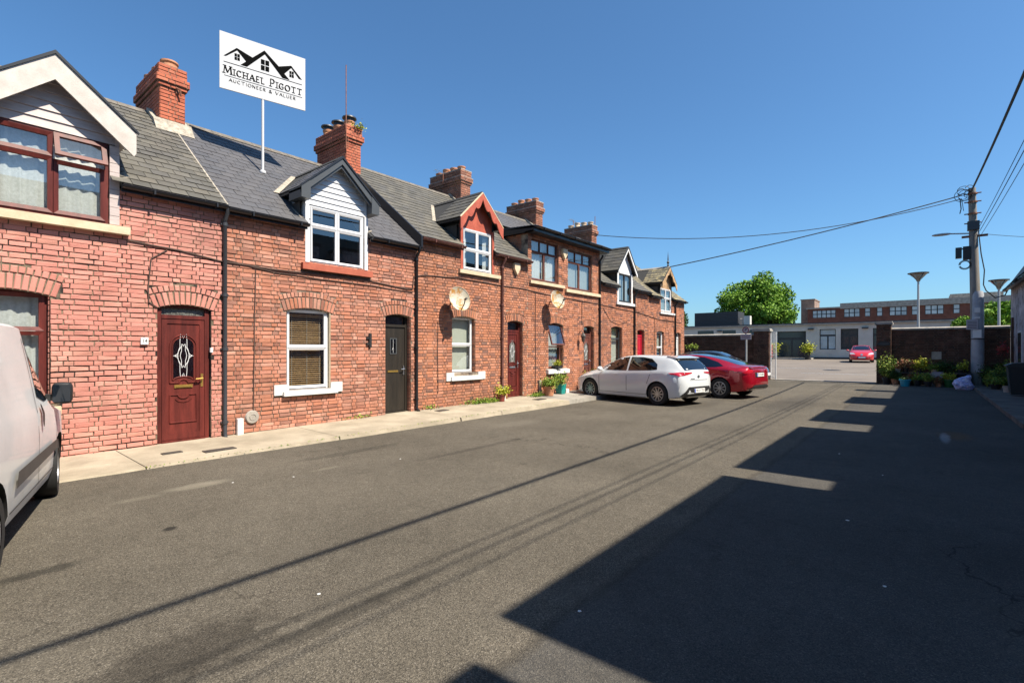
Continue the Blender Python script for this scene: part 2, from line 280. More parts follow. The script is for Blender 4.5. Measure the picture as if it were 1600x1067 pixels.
# ------------------------------------------------------------------ mesh builder and object helpers
ORG = {}
class M:
    def __init__(s): s.v = []; s.f = []; s.m = []; s.t = []
    def face(s, idx, m=0, t=.5): s.f.append(tuple(idx)); s.m.append(m); s.t.append(t)
    def poly(s, pts, m=0, t=.5):
        n = len(s.v); s.v += [tuple(p) for p in pts]; s.face(range(n, n+len(pts)), m, t)
    def box(s, x0, x1, y0, y1, z0, z1, m=0, t=.5):
        n = len(s.v)
        s.v += [(x0, y0, z0), (x1, y0, z0), (x1, y1, z0), (x0, y1, z0), (x0, y0, z1), (x1, y0, z1), (x1, y1, z1), (x0, y1, z1)]
        for q in ((0, 3, 2, 1), (4, 5, 6, 7), (0, 1, 5, 4), (1, 2, 6, 5), (2, 3, 7, 6), (3, 0, 4, 7)): s.face([n+i for i in q], m, t)
    def obox(s, o, u, v, n, a0, a1, b0, b1, c0, c1, m=0, t=.5):   # box in an (u,v,n) frame
        k = len(s.v)
        for c in (c0, c1):
            for (a, b) in ((a0, b0), (a1, b0), (a1, b1), (a0, b1)): s.v.append(tuple(o+u*a+v*b+n*c))
        for q in ((0, 3, 2, 1), (4, 5, 6, 7), (0, 1, 5, 4), (1, 2, 6, 5), (2, 3, 7, 6), (3, 0, 4, 7)): s.face([k+i for i in q], m, t)
    def prism(s, pts, d, m=0, t=.5):   # polygon swept along vector d
        d = Vector(d); n = len(s.v); k = len(pts)
        s.v += [tuple(p) for p in pts]+[tuple(Vector(p)+d) for p in pts]
        s.face(list(range(n, n+k))[::-1], m, t); s.face(range(n+k, n+2*k), m, t)
        for i in range(k):
            j = (i+1) % k; s.face((n+i, n+j, n+k+j, n+k+i), m, t)
    def tube(s, path, r, n=8, m=0, t=.5, caps=True):
        path = [Vector(p) for p in path]; base = len(s.v); N = len(path)
        up = Vector((0, 0, 1)); prev = None
        for i, p in enumerate(path):
            d = (path[min(i+1, N-1)]-path[max(i-1, 0)]).normalized()
            a = prev if prev is not None else (up if abs(d.z) < .9 else Vector((1, 0, 0)))
            x = (a-d*a.dot(d)).normalized(); y = d.cross(x); prev = x
            rr = r[i] if isinstance(r, (list, tuple)) else r
            for k in range(n):
                an = 2*math.pi*k/n; s.v.append(tuple(p+x*math.cos(an)*rr+y*math.sin(an)*rr))
        for i in range(N-1):
            for k in range(n):
                a = base+i*n+k; b = base+i*n+(k+1) % n; s.face((a, b, b+n, a+n), m, t)
        if caps:
            s.face([base+k for k in range(n)][::-1], m, t); s.face([base+(N-1)*n+k for k in range(n)], m, t)
    def lathe(s, c, prof, n=16, axis='z', m=0, t=.5):
        base = len(s.v); c = Vector(c)
        for (r, h) in prof:
            for k in range(n):
                a = 2*math.pi*k/n
                if axis == 'z': p = Vector((r*math.cos(a), r*math.sin(a), h))
                elif axis == 'y': p = Vector((r*math.cos(a), h, r*math.sin(a)))
                else: p = Vector((h, r*math.cos(a), r*math.sin(a)))
                s.v.append(tuple(c+p))
        for i in range(len(prof)-1):
            for k in range(n):
                a = base+i*n+k; b = base+i*n+(k+1) % n; s.face((a, b, b+n, a+n), m, t)
    def leaf(s, p, size, rg, m=0, flat=.5):
        n = Vector((rg.gauss(0, 1), rg.gauss(0, 1), rg.gauss(0, 1)+flat)).normalized()
        u = n.orthogonal().normalized(); a = rg.uniform(0, 6.28); w_ = n.cross(u)
        u, w_ = u*math.cos(a)+w_*math.sin(a), w_*math.cos(a)-u*math.sin(a)
        sz = size*rg.uniform(.6, 1.3); p = Vector(p)
        s.poly([p-u*sz, p+w_*sz*.5-n*sz*.12, p+u*sz, p-w_*sz*.5-n*sz*.12], m, rg.random())
    def build(s, name, mats, parent=None, smooth=None, mesh_only=False, recalc=False):
        o = ORG.get(parent.name, Vector((0, 0, 0))) if parent else Vector((0, 0, 0))
        me = bpy.data.meshes.new(name)
        me.from_pydata([(a[0]-o[0], a[1]-o[1], a[2]-o[2]) for a in s.v], [], s.f)
        if not isinstance(mats, (list, tuple)): mats = [mats]
        for q in mats: me.materials.append(MT[q] if isinstance(q, str) else q)
        if len(mats) > 1: me.polygons.foreach_set('material_index', s.m)
        at = me.attributes.new('tint', 'FLOAT', 'FACE'); at.data.foreach_set('value', s.t)
        if recalc:
            bm = bmesh.new(); bm.from_mesh(me); bmesh.ops.recalc_face_normals(bm, faces=bm.faces); bm.to_mesh(me); bm.free()
        if smooth is not None:
            me.polygons.foreach_set('use_smooth', [True]*len(me.polygons))
            me.set_sharp_from_angle(angle=R(smooth))
        me.update()
        if mesh_only: return me
        ob = bpy.data.objects.new(name, me); COL.objects.link(ob)
        if parent: ob.parent = parent; ORG[ob.name] = o
        return ob
def tag(o, label=None, cat=None, group=None, kind=None):
    for k, v in (('label', label), ('category', cat), ('group', group), ('kind', kind)):
        if v: o[k] = v
    return o
def thing(name, loc, label, cat, group=None, rz=0, local=False):
    e = bpy.data.objects.new(name, None); COL.objects.link(e); e.location = loc; e.rotation_euler = (0, 0, rz)
    e.empty_display_size = .2
    ORG[e.name] = Vector((0, 0, 0)) if local else Vector(loc)
    return tag(e, label, cat, group)
def solo(mb, name, mats, label, cat, loc=None, group=None, smooth=None, kind=None):
    """one-mesh thing with its origin at loc"""
    if loc is None: loc = mb.v[0]
    mb.v = [(a[0]-loc[0], a[1]-loc[1], a[2]-loc[2]) for a in mb.v]
    o = mb.build(name, mats, smooth=smooth); o.location = loc
    return tag(o, label, cat, group, kind)
def child_copy(me, name, parent, loc, rot=None):
    o = bpy.data.objects.new(name, me); COL.objects.link(o); o.parent = parent
    lo = Vector(loc)-ORG[parent.name]
    o.matrix_local = Matrix.Translation(lo) @ rot.to_4x4() if rot else Matrix.Translation(lo)
    return o
UX, UY, UZ = Vector((1, 0, 0)), Vector((0, 1, 0)), Vector((0, 0, 1))

# ------------------------------------------------------------------ bricks
def brick_shape(mb, o, u, v, n, L, h, d, t, rg, rough=1.0):
    """a rounded brick standing proud of the joint plane: o centre on that plane"""
    k = len(mb.v); j = .0028*rough; e = .0075
    rings = ((0, 0), (d*.6, .0012), (d, e))
    for (c, ins) in rings:
        for (a, b) in ((-1, -1), (1, -1), (1, 1), (-1, 1)):
            mb.v.append(tuple(o+u*(a*(L/2-ins)+rg.uniform(-j, j))+v*(b*(h/2-ins)+rg.uniform(-j, j))+n*(c+rg.uniform(-j, j)*.5)))
    for r in range(2):
        for i in range(4):
            q = (i+1) % 4; mb.face((k+r*4+i, k+r*4+q, k+r*4+4+q, k+r*4+4+i), 0, t)
    mb.face((k+8, k+9, k+10, k+11), 0, t)
BL, BH, BJ, CO = .212, .0635, .0125, .075
VAR = {}
def brick_variants(matname, L, h, d, rough):
    key = (matname, round(L, 3), round(h, 4), d)
    if key not in VAR:
        rg = random.Random(hash(key[1:]) & 255); out = []
        for i in range(14):
            mb = M(); brick_shape(mb, Vector((0, 0, 0)), UX, UZ, -UY, L, h, d, (i+.5)/14, rg, rough)
            out.append(mb.build('brick', matname, mesh_only=True))
        VAR[key] = out
    return VAR[key]
def bricks(wall, o, u, v, n, W, z0, z1, excl, matname, indiv=0, d=.008, rough=1.0, phase=0., dcut=None, seed=1, wav=.003):
    """Flemish-bond facing. excl(zmid)-> list of (a,b) intervals left free."""
    rg = random.Random(seed); rows = int(round((z1-z0)/CO)); items = []
    for r in range(rows):
        zc = z0+(r+.5)*CO
        if zc > z1: break
        iv = [(0, W)]
        for (a, b) in excl(zc):
            nw = []
            for (p, q) in iv:
                if b <= p or a >= q: nw.append((p, q)); continue
                if a > p: nw.append((p, a))
                if b < q: nw.append((b, q))
            iv = nw
        x = -(.163 if r % 2 else 0)-phase-rg.uniform(0, .03); k = r % 2
        while x < W:
            L = BL if k % 2 == 0 else .102
            a, b = x+BJ/2, x+BJ/2+L
            for (p, q) in iv:
                a2, b2 = max(a, p+.004), min(b, q-.004)
                if b2-a2 > .03:
                    full = abs((b2-a2)-L) < .002
                    items.append(((a2+b2)/2, zc+wav*math.sin(a2*1.7+r*.9)+rg.uniform(-.0015, .0015), b2-a2, full))
            x += L+BJ; k += 1
    ind = set()
    if indiv:
        sc = []
        for i, (cx, cz, L, full) in enumerate(items):
            if not full: continue
            p0 = o+u*(cx-L/2)+v*cz; p1 = o+u*(cx+L/2)+v*cz
            a, b = px(*p0), px(*p1)
            if a[0] > 4 and b[0] < 1596 and a[1] > 0 and a[1] < 1060: sc.append((abs(b[0]-a[0]), i))
        sc.sort(reverse=True); ind = {i for s_, i in sc[:indiv]}
    rot = Matrix((u, -n, v)).transposed()
    mb = M()
    for i, (cx, cz, L, full) in enumerate(items):
        h = BH
        if i in ind:
            vs = brick_variants(matname, BL if L > .15 else .102, h, d, rough)
            child_copy(vs[rg.randrange(len(vs))], 'brick', wall, o+u*cx+v*cz, rot)
        else: brick_shape(mb, o+u*cx+v*cz, u, v, n, L, h, d, rg.random(), rg, rough)
    if mb.f:
        q = mb.build('brick', matname, wall); q['kind'] = 'stuff'
    return len(items)
def arch(wall, o, u, v, n, xc, zs, w_, rise, matname, d=.014, rings=((.0, .215), (.225, .10)), seed=2, indiv=True):
    rg = random.Random(seed); Rr = (w_*w_/4+rise*rise)/(2*rise); zc = zs+rise-Rr
    th = math.asin(w_/2/Rr)+.035
    mb = M()
    for ri, (r0, hh) in enumerate(rings):
        ra = Rr+r0+.004; n_ = int(round(2*th*(ra+hh*.3)/.078)); st = 2*th/n_
        for i in range(n_):
            a = -th+st*(i+.5); rad = Vector(u*math.sin(a)+v*math.cos(a)); tan = Vector(u*math.cos(a)-v*math.sin(a))
            wi = st*ra-.012
            c = o+u*xc+v*zc+rad*(ra+hh/2)
            bb = mb
            if indiv: bb = M()
            brick_shape(bb, c, rad, -tan, n, hh-.008, wi, d, rg.random(), rg)
            if indiv: bb.build('brick', matname, wall)
    if mb.f:
        q = mb.build('brick', matname, wall); q['kind'] = 'stuff'
    Ro = Rr+rings[-1][0]+rings[-1][1]+.008
    def ex(z):
        if z < zs-.02: return None
        if z < zs+.0: return (xc-w_/2, xc+w_/2)
        dz = z-zc
        q = Ro*Ro-dz*dz
        if q <= 0: return None
        h_ = min(math.sqrt(q), dz*math.tan(th)+.005)
        if dz < 0: return None
        return (xc-h_, xc+h_)
    return ex, (Rr, zc)

# ------------------------------------------------------------------ the setting
def sheet(name, pts, z, m, kind='structure'):
    mb = M(); mb.poly([(x, y, z if not callable(z) else z(x, y)) for x, y in pts]); o = mb.build(name, m); o['kind'] = kind; return o
sheet('ground', [(-900, -900), (1200, -900), (1200, 900), (-900, 900)], -.06, 'ground')
sheet('road', [(-25, -1.56), (29.6, -1.56), (29.6, 8.1), (-25, 8.1)], 0, 'asphalt')
FY = 9.55
def pz(x): return .02+.10*max(0, min(1, (x-1)/11))
# left pavement in concrete bays
pav = M(); pav.box(-6, 26, 7.99, FY+.2, -.05, -.002)
pav_o = pav.build('pavement', 'concrete_grey'); pav_o['kind'] = 'structure'; ORG[pav_o.name] = Vector((0, 0, 0))
bays = [-6, -3.2, -.4, 2.05, 4.9, 7.9, 9.3, 12.35, 15.2, 18.0, 20.8, 23.6, 26]
prg = random.Random(4)
for a, b in zip(bays[:-1], bays[1:]):
    mb = M(); k0, k1 = 8.0+prg.uniform(-.04, .02), 8.0+prg.uniform(-.04, .02)
    za, zb = pz(a), pz(b)
    N = 8; top = []; 
    for i in range(N+1):
        t = i/N; x = a+.006+(b-a-.012)*t; ky = k0+(k1-k0)*t+prg.uniform(-.012, .012); z = za+(zb-za)*t
        top.append((x, ky, z))
    for i in range(N):
        p, q = top[i], top[i+1]; n = len(mb.v)
        mb.v += [(p[0], p[1]-.01, -.02), (q[0], q[1]-.01, -.02), (q[0], q[1]+.015, q[2]-.004), (p[0], p[1]+.015, p[2]-.004),
                 (q[0], FY+.15, q[2]+.03), (p[0], FY+.15, p[2]+.03)]
        mb.face((n, n+1, n+2, n+3)); mb.face((n+3, n+2, n+4, n+5))
    mb.build('slab', 'concrete' if -4 < a < 12.3 else 'concrete_grey', pav_o)
for (x, y, sx, sy) in ((2.55, 8.72, .13, .055), (3.1, 8.42, .22, .08), (8.35, 9.1, .16, .1), (11.9, 8.75, .2, .12)):
    mb = M(); z = pz(x)+.03*(y-8)/1.5+.001; mb.box(x-sx, x+sx, y-sy, y+sy, z-.01, z+.008); mb.box(x-sx*.8, x+sx*.8, y-sy*.7, y+sy*.7, z+.008, z+.012)
    mb.build('drain_cover', 'iron', pav_o)
# right pavement and kerb
mb = M(); mb.box(-25, 29.5, -2.83, -1.68, -.05, .10)
pr = mb.build('pavement', 'concrete_dark'); pr['kind'] = 'structure'; ORG[pr.name] = Vector((0, 0, 0))
x = -24.9
while x < 29.3:
    mb = M(); mb.box(x+.005, x+.905, -1.68, -1.54+prg.uniform(-.006, .006), -.04, .108+prg.uniform(-.006, .006)); mb.build('kerb_stone', 'concrete_dark', pr); x += .91
mb = M(); mb.box(15.7, 16.75, -2.7, -1.9, .10, .125); mb.build('concrete_patch', 'coping', pr)
# court behind the gate rises gently
def cz(x, y=0): return -.0+.64*max(0, min(1, (x-29.6)/29.4))
mb = M()
for a, b in ((29.6, 44), (44, 59), (59, 140)):
    mb.poly([(a, -60, cz(a)), (b, -60, cz(b)), (b, 60, cz(b)), (a, 60, cz(a))])
o = mb.build('courtyard', 'court'); o['kind'] = 'structure'
mb = M(); mb.box(29.15, 29.5, 1.75, 6.15, -.03, .035); o = mb.build('gate_threshold', 'coping'); o['kind'] = 'structure'
mb = M()
for (xx, yy, l) in ((41, 6.6, 3.2), (35.5, 4.2, 3.4)): mb.box(xx-.05, xx+.05, yy-l/2, yy+l/2, cz(xx)-.01, cz(xx)+.012)
o = mb.build('road_marking', 'paint_white'); o['kind'] = 'structure'

# ------------------------------------------------------------------ windows, doors
def win(parent, x0, x1, z0, z1, y, frame, cells, bars=.05, sash=.04, pane='glass', behind=None, outer=.03, depth=.06, room=True, sashmat=None, name='window', op=None):
    """frame plane at y (facing -Y). cells: fractions (u0,u1,v0,v1)"""
    mb = M(); Wd, Hh = x1-x0, z1-z0
    def bar(a, b, c, d, ya, yb, m=0): mb.box(x0+a, x0+b, ya, yb, z0+c, z0+d, m)
    o_ = outer
    bar(0, Wd, 0, o_, y, y+depth); bar(0, Wd, Hh-o_, Hh, y, y+depth); bar(0, o_, o_, Hh-o_, y, y+depth); bar(Wd-o_, Wd, o_, Hh-o_, y, y+depth)
    panes = []; opened = []
    for c in cells:
        a, b = o_+(Wd-2*o_)*c[0], o_+(Wd-2*o_)*c[1]; e, f = o_+(Hh-2*o_)*c[2], o_+(Hh-2*o_)*c[3]
        s_ = sash if len(c) < 5 else c[4]; yo = y-.018
        if op is not None and cells.index(c) == op[0]:
            ang = R(op[1]); q0 = M(); qp = M(); rt = lambda X, Y, Z: (X, yo+(Y-yo)*math.cos(ang)-(Z-(z0+f))*math.sin(ang)*-1*1.0, (z0+f)+(Z-(z0+f))*math.cos(ang)-(Y-yo)*math.sin(ang))
            for (p_, q_, r_, t_) in ((a, a+s_, e, f), (b-s_, b, e, f), (a+s_, b-s_, e, e+s_), (a+s_, b-s_, f-s_, f)): q0.box(x0+p_, x0+q_, yo-.02, yo+.02, z0+r_, z0+t_)
            q0.v = [rt(*v_) for v_ in q0.v]; qp.poly([rt(x0+a+s_, yo, z0+e+s_), rt(x0+b-s_, yo, z0+e+s_), rt(x0+b-s_, yo, z0+f-s_), rt(x0+a+s_, yo, z0+f-s_)]); opened.append((q0, qp)); continue
        # mitred sash: four trapezoid prisms
        A = [(a+.003, e+.003), (b-.003, e+.003), (b-.003, f-.003), (a+.003, f-.003)]; B = [(a+s_, e+s_), (b-s_, e+s_), (b-s_, f-s_), (a+s_, f-s_)]
        for i in range(4):
            j = (i+1) % 4; n = len(mb.v)
            for (q, yy) in ((A[i], yo), (A[j], yo), (B[j], yo+.016), (B[i], yo+.016), (A[i], y+.04), (A[j], y+.04), (B[j], y+.04), (B[i], y+.04)):
                mb.v.append((x0+q[0], yy, z0+q[1]))
            for q in ((0, 1, 2, 3), (7, 6, 5, 4), (0, 4, 5, 1), (3, 2, 6, 7)): mb.face([n+k for k in q], 0)
        panes.append((x0+a+s_-.004, x0+b-s_+.004, z0+e+s_-.004, z0+f-s_+.004))
    wo = mb.build(name, sashmat or frame, parent)
    for (q0, qp) in opened: q0.build('open_sash', sashmat or frame, wo); qp.build('pane', pane, wo)
    for (a, b, c, d) in panes:
        q = M(); q.poly([(a, y+.022, c), (b, y+.022, c), (b, y+.022, d), (a, y+.022, d)]); q.build('pane', pane, wo)
    yb = y+.12
    rg = random.Random(int(x0*100))
    if behind in ('net', 'net_short', 'grey', 'side'):
        m_ = 'curtain_grey' if behind == 'grey' else 'curtain'
        spans = [(x0+.03, x1-.03)] if behind != 'side' else [(x0+.03, x0+Wd*.22), (x1-Wd*.2, x1-.03)]
        for (a, b) in spans:
            q = M(); N = int((b-a)/.012)+2; top = z1-.02
            ph = 0
            for i in range(N+1):
                xx = a+(b-a)*i/N; ph += rg.uniform(.25, .75); yy = yb+.011*math.sin(ph); bot = z0+.02
                q.v += [(xx, yy, bot), (xx+.01*math.sin(ph*.3), yy+.006*math.sin(ph*2), top)]
            for i in range(N): q.face((2*i, 2*i+2, 2*i+3, 2*i+1), 0)
            q.build('curtain', m_, wo, smooth=60)
    if behind == 'wood':
        z = z0+.02; i = 0
        vs = M(); vs.v = []; hw = (Wd-.1)/2
        vs.box(-hw, hw, -.020, .020, -.0015, .0015); me = vs.build('slat', 'blind_wood', mesh_only=True)
        while z < z1-.17:
            if not (z0+Hh*.49 < z < z0+Hh*.53):
                s_ = child_copy(me, 'slat', wo, ((x0+x1)/2-.02, yb, z), Matrix.Rotation(R(34+rg.uniform(-6, 6)), 3, 'X') @ Matrix.Rotation(R(rg.uniform(-.6, .6)), 3, 'Y'))
            z += .042
        q = M(); q.box(x0+.05, x1-.05, yb-.02, yb+.03, z1-.16, z1-.11); q.build('blind_rail', 'blind_wood', wo)
        q = M()
        for k in (.2, .55, .85): q.tube([(x0+Wd*k, yb-.026, z0+.03), (x0+Wd*k, yb-.026, z1-.12)], .0025, 5)
        q.build('blind_cord', 'curtain', wo)
    if behind in ('roller', 'roller_half'):
        q = M(); bt = z0+.02 if behind == 'roller' else z0+Hh*.35
        q.box(x0+.03, x1-.03, yb, yb+.004, bt, z1-.02); q.box(x0+.03, x1-.03, yb-.008, yb+.008, bt-.015, bt+.01); q.build('blind', 'blind_pale', wo)
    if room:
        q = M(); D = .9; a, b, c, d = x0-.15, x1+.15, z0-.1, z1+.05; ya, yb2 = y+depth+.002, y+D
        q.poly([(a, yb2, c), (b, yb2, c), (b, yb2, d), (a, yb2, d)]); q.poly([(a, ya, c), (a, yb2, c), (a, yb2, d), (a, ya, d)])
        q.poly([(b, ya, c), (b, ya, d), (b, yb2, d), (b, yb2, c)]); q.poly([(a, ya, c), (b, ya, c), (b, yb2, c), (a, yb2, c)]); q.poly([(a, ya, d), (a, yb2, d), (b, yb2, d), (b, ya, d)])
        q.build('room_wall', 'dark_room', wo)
    return wo
def sill(parent, x0, x1, z0, z1, proj, m, ears=None, y=FY, label=None):
    mb = M(); n = 10
    mb.prism([(x0, y+.12, z0), (x0, y-proj, z0), (x0, y-proj, z1-.015), (x0, y+.12, z1)], (x1-x0, 0, 0))
    if ears:
        (a, b, c, d) = ears
        for (p, q) in ((a, x0+.12), (x1-.12, b)): mb.box(p, q, y-.035, y+.02, c, d)
    s = mb.build('sill', m, parent)
    return s
def arc_pts(cx, cz_, r, a0, a1, n): return [(cx+r*math.cos(R(a0+(a1-a0)*i/n)), cz_+r*math.sin(R(a0+(a1-a0)*i/n))) for i in range(n+1)]
def moulding(mb, pts, y, r=.012, closed=True, m=0):
    P = [(a, y, b) for a, b in pts]
    if closed: P.append(P[0])
    mb.tube(P, r, 6, m)
def door(parent, x0, x1, z0, z1, y, leafmat, style, transom=.28, frame=None, tmat='obscure', number=None):
    """frame fills x0..x1, leaf below a transom light"""
    frame = frame or leafmat; f = .065; zt = z1-transom
    mb = M()
    mb.box(x0, x0+f, y, y+.08, z0, z1); mb.box(x1-f, x1, y, y+.08, z0, z1); mb.box(x0+f, x1-f, y, y+.08, z1-.05, z1)
    mb.box(x0+f, x1-f, y-.01, y+.08, zt-.03, zt+.03); mb.box(x0+f, x1-f, y-.02, y+.08, z0, z0+.06)
    d = mb.build('door_frame', frame, parent)
    q = M(); q.poly([(x0+f-.003, y+.04, zt+.02), (x1-f+.003, y+.04, zt+.02), (x1-f+.003, y+.04, z1-.04), (x0+f-.003, y+.04, z1-.04)]); q.build('pane', tmat, d)
    a, b, c, e = x0+f+.006, x1-f-.006, z0+.066, zt-.036
    mb = M(); w_ = b-a; h = e-c; yl = y+.015
    if style in ('arch', 'arch2'):
        mb.box(a, b, yl, yl+.05, c, e)
        s_ = .10*w_/.7
        # stile frame proud
        st = .075
        for (p, q_, r_, t_) in ((a, a+st, c, e), (b-st, b, c, e), (a+st, b-st, e-st, e), (a+st, b-st, c, c+st+.02)): mb.box(p, q_, yl-.014, yl, r_, t_)
        xm = (a+b)/2; gw = w_*.235; gz0 = c+h*.495; gz1 = c+h*.79
        out = [(xm-gw-.05, gz0-.05)]+[(xm-gw*.45, gz0-.05)]+[(xm+(gw*.45)*math.cos(t), gz0-.05+.055*math.sin(t)) for t in [math.pi-math.pi*i/8 for i in range(9)]]+[(xm+gw+.05, gz0-.05)]
        out += [(x_, z_) for x_, z_ in arc_pts(xm, gz1-.04, gw+.05, 0, 180, 14)]
        moulding(mb, out, yl-.004, .014)
        moulding(mb, [(xm-gw-.012, gz0)]+[(xm+gw*math.cos(math.pi-math.pi*i/8)*.95, gz0-.0+.05*math.sin(math.pi*i/8)) for i in range(9)]+[(xm+gw+.012, gz0)]+arc_pts(xm, gz1-.04, gw+.012, 0, 180, 14), yl-.004, .011)
        lz0, lz1 = c+h*.14, c+h*.37
        low = [(xm-gw-.05, lz0), (xm+gw+.05, lz0), (xm+gw+.05, lz1), (xm+gw*.55, lz1)]+[(xm+gw*.55*math.cos(math.pi*i/8), lz1-.06*math.sin(math.pi*i/8)) for i in range(9)]+[(xm-gw-.05, lz1)]
        moulding(mb, low, yl-.004, .014)
        moulding(mb, [(xm-gw*.8+.0, lz1-.07), (xm-gw*.5, lz1-.11), (xm, lz1-.125), (xm+gw*.5, lz1-.11), (xm+gw*.8, lz1-.07)], yl-.002, .01, False)
    elif style == 'plain':
        mb.box(a, b, yl, yl+.05, c, e); xm = a+w_*.36
        for k in range(1, 5): mb.box(a+w_*k/5-.002, a+w_*k/5+.002, yl-.001, yl, c+.02, e-.02)
    elif style == 'six':
        mb.box(a, b, yl, yl+.05, c, e)
        for k in range(3):
            for s_ in (0, 1):
                p = a+w_*(.1+.45*s_); zz = c+h*(.06+.32*k)
                moulding(mb, [(p, zz), (p+w_*.35, zz), (p+w_*.35, zz+h*.24), (p, zz+h*.24)], yl-.002, .012)
    leaf = mb.build('door', leafmat, parent)
    if style in ('arch', 'arch2'):
        q = M(); pts = [(xm-gw, gz0+.02)]+[(xm-gw*.9*math.cos(math.pi*i/8), gz0+.02+.03*math.sin(math.pi*i/8)) for i in range(9)]+[(xm+gw, gz0+.02)]+arc_pts(xm, gz1-.04, gw, 0, 180, 14)
        q.poly([(p, yl-.003, z_) for p, z_ in pts]); q.build('glass', 'glass_dark' if style == 'arch' else 'obscure', leaf)
        q = M(); zc = (gz0+gz1+gw)/2+.03
        for s_ in (1, .55):
            pts = []
            for i in range(25):
                t = 2*math.pi*i/24; rr = (1+.18*math.cos(6*t)); pts.append((xm+gw*.62*s_*rr*math.cos(t)*.8, zc+(gz1-gz0)*.60*s_*rr*math.sin(t)))
            moulding(q, pts, yl-.006, .0045)
        for seg in (((xm, zc+(gz1-gz0)*.5), (xm, gz1+gw-.04)), ((xm, zc-(gz1-gz0)*.55), (xm, gz0+.04)), ((xm-gw, zc), (xm-gw*.5, zc)), ((xm+gw*.5, zc), (xm+gw, zc))):
            moulding(q, seg, yl-.006, .004, False)
        for sx in (-1, 1):
            for sz in (-1, 1): moulding(q, [(xm+sx*gw*.9, zc), (xm+sx*gw*.6, zc+sz*.03), (xm+sx*gw*.42, zc+sz*.10), (xm+sx*gw*.2, zc+sz*.16)], yl-.006, .004, False)
        q.build('lead_tracery', 'lattice', leaf)
        q = M(); z_ = c+h*.44; q.box(xm-.135, xm+.135, yl-.016, yl-.002, z_-.026, z_+.026); q.box(xm-.11, xm+.11, yl-.022, yl-.016, z_-.016, z_+.016); q.build('letterbox', 'brass' if style == 'arch' and x0 < 5 else 'chrome', leaf)
    elif style == 'plain':
        q = M(); gx, gz0, gz1 = a+w_*.42, c+h*.68, c+h*.87
        for (p, q_, r_, t_) in ((gx-.10, gx-.075, gz0, gz1), (gx+.075, gx+.10, gz0, gz1), (gx-.075, gx+.075, gz0, gz0+.02), (gx-.075, gx+.075, gz1-.02, gz1)): q.box(p, q_, yl-.012, yl, r_, t_)
        q.build('pane_surround', 'grey_pvc', leaf)
        q = M(); q.poly([(gx-.075, yl-.004, gz0+.02), (gx+.075, yl-.004, gz0+.02), (gx+.075, yl-.004, gz1-.02), (gx-.075, yl-.004, gz1-.02)]); q.build('glass', 'glass_dark', leaf)
        q = M(); moulding(q, [(gx, gz0+.03), (gx, gz1-.03)], yl-.007, .004, False); moulding(q, [(gx-.03, gz0+.1), (gx, gz0+.16), (gx+.03, gz0+.1), (gx, gz0+.05)], yl-.007, .004); q.build('lead_tracery', 'lattice', leaf)
        q = M(); z_ = c+h*.475; q.box(gx-.16, gx+.14, yl-.014, yl, z_-.022, z_+.022); q.build('letterbox', 'brass', leaf)
    q = M(); hz = c+h*.485; hx = b-.04
    q.box(hx-.018, hx+.018, yl-.022, yl-.014, hz-.11, hz+.11); q.tube([(hx, yl-.02, hz+.03), (hx, yl-.065, hz+.03), (hx-.11, yl-.07, hz+.025)], .011, 8)
    q.build('handle', 'brass' if x0 < 5 else 'chrome', leaf)
    return leaf

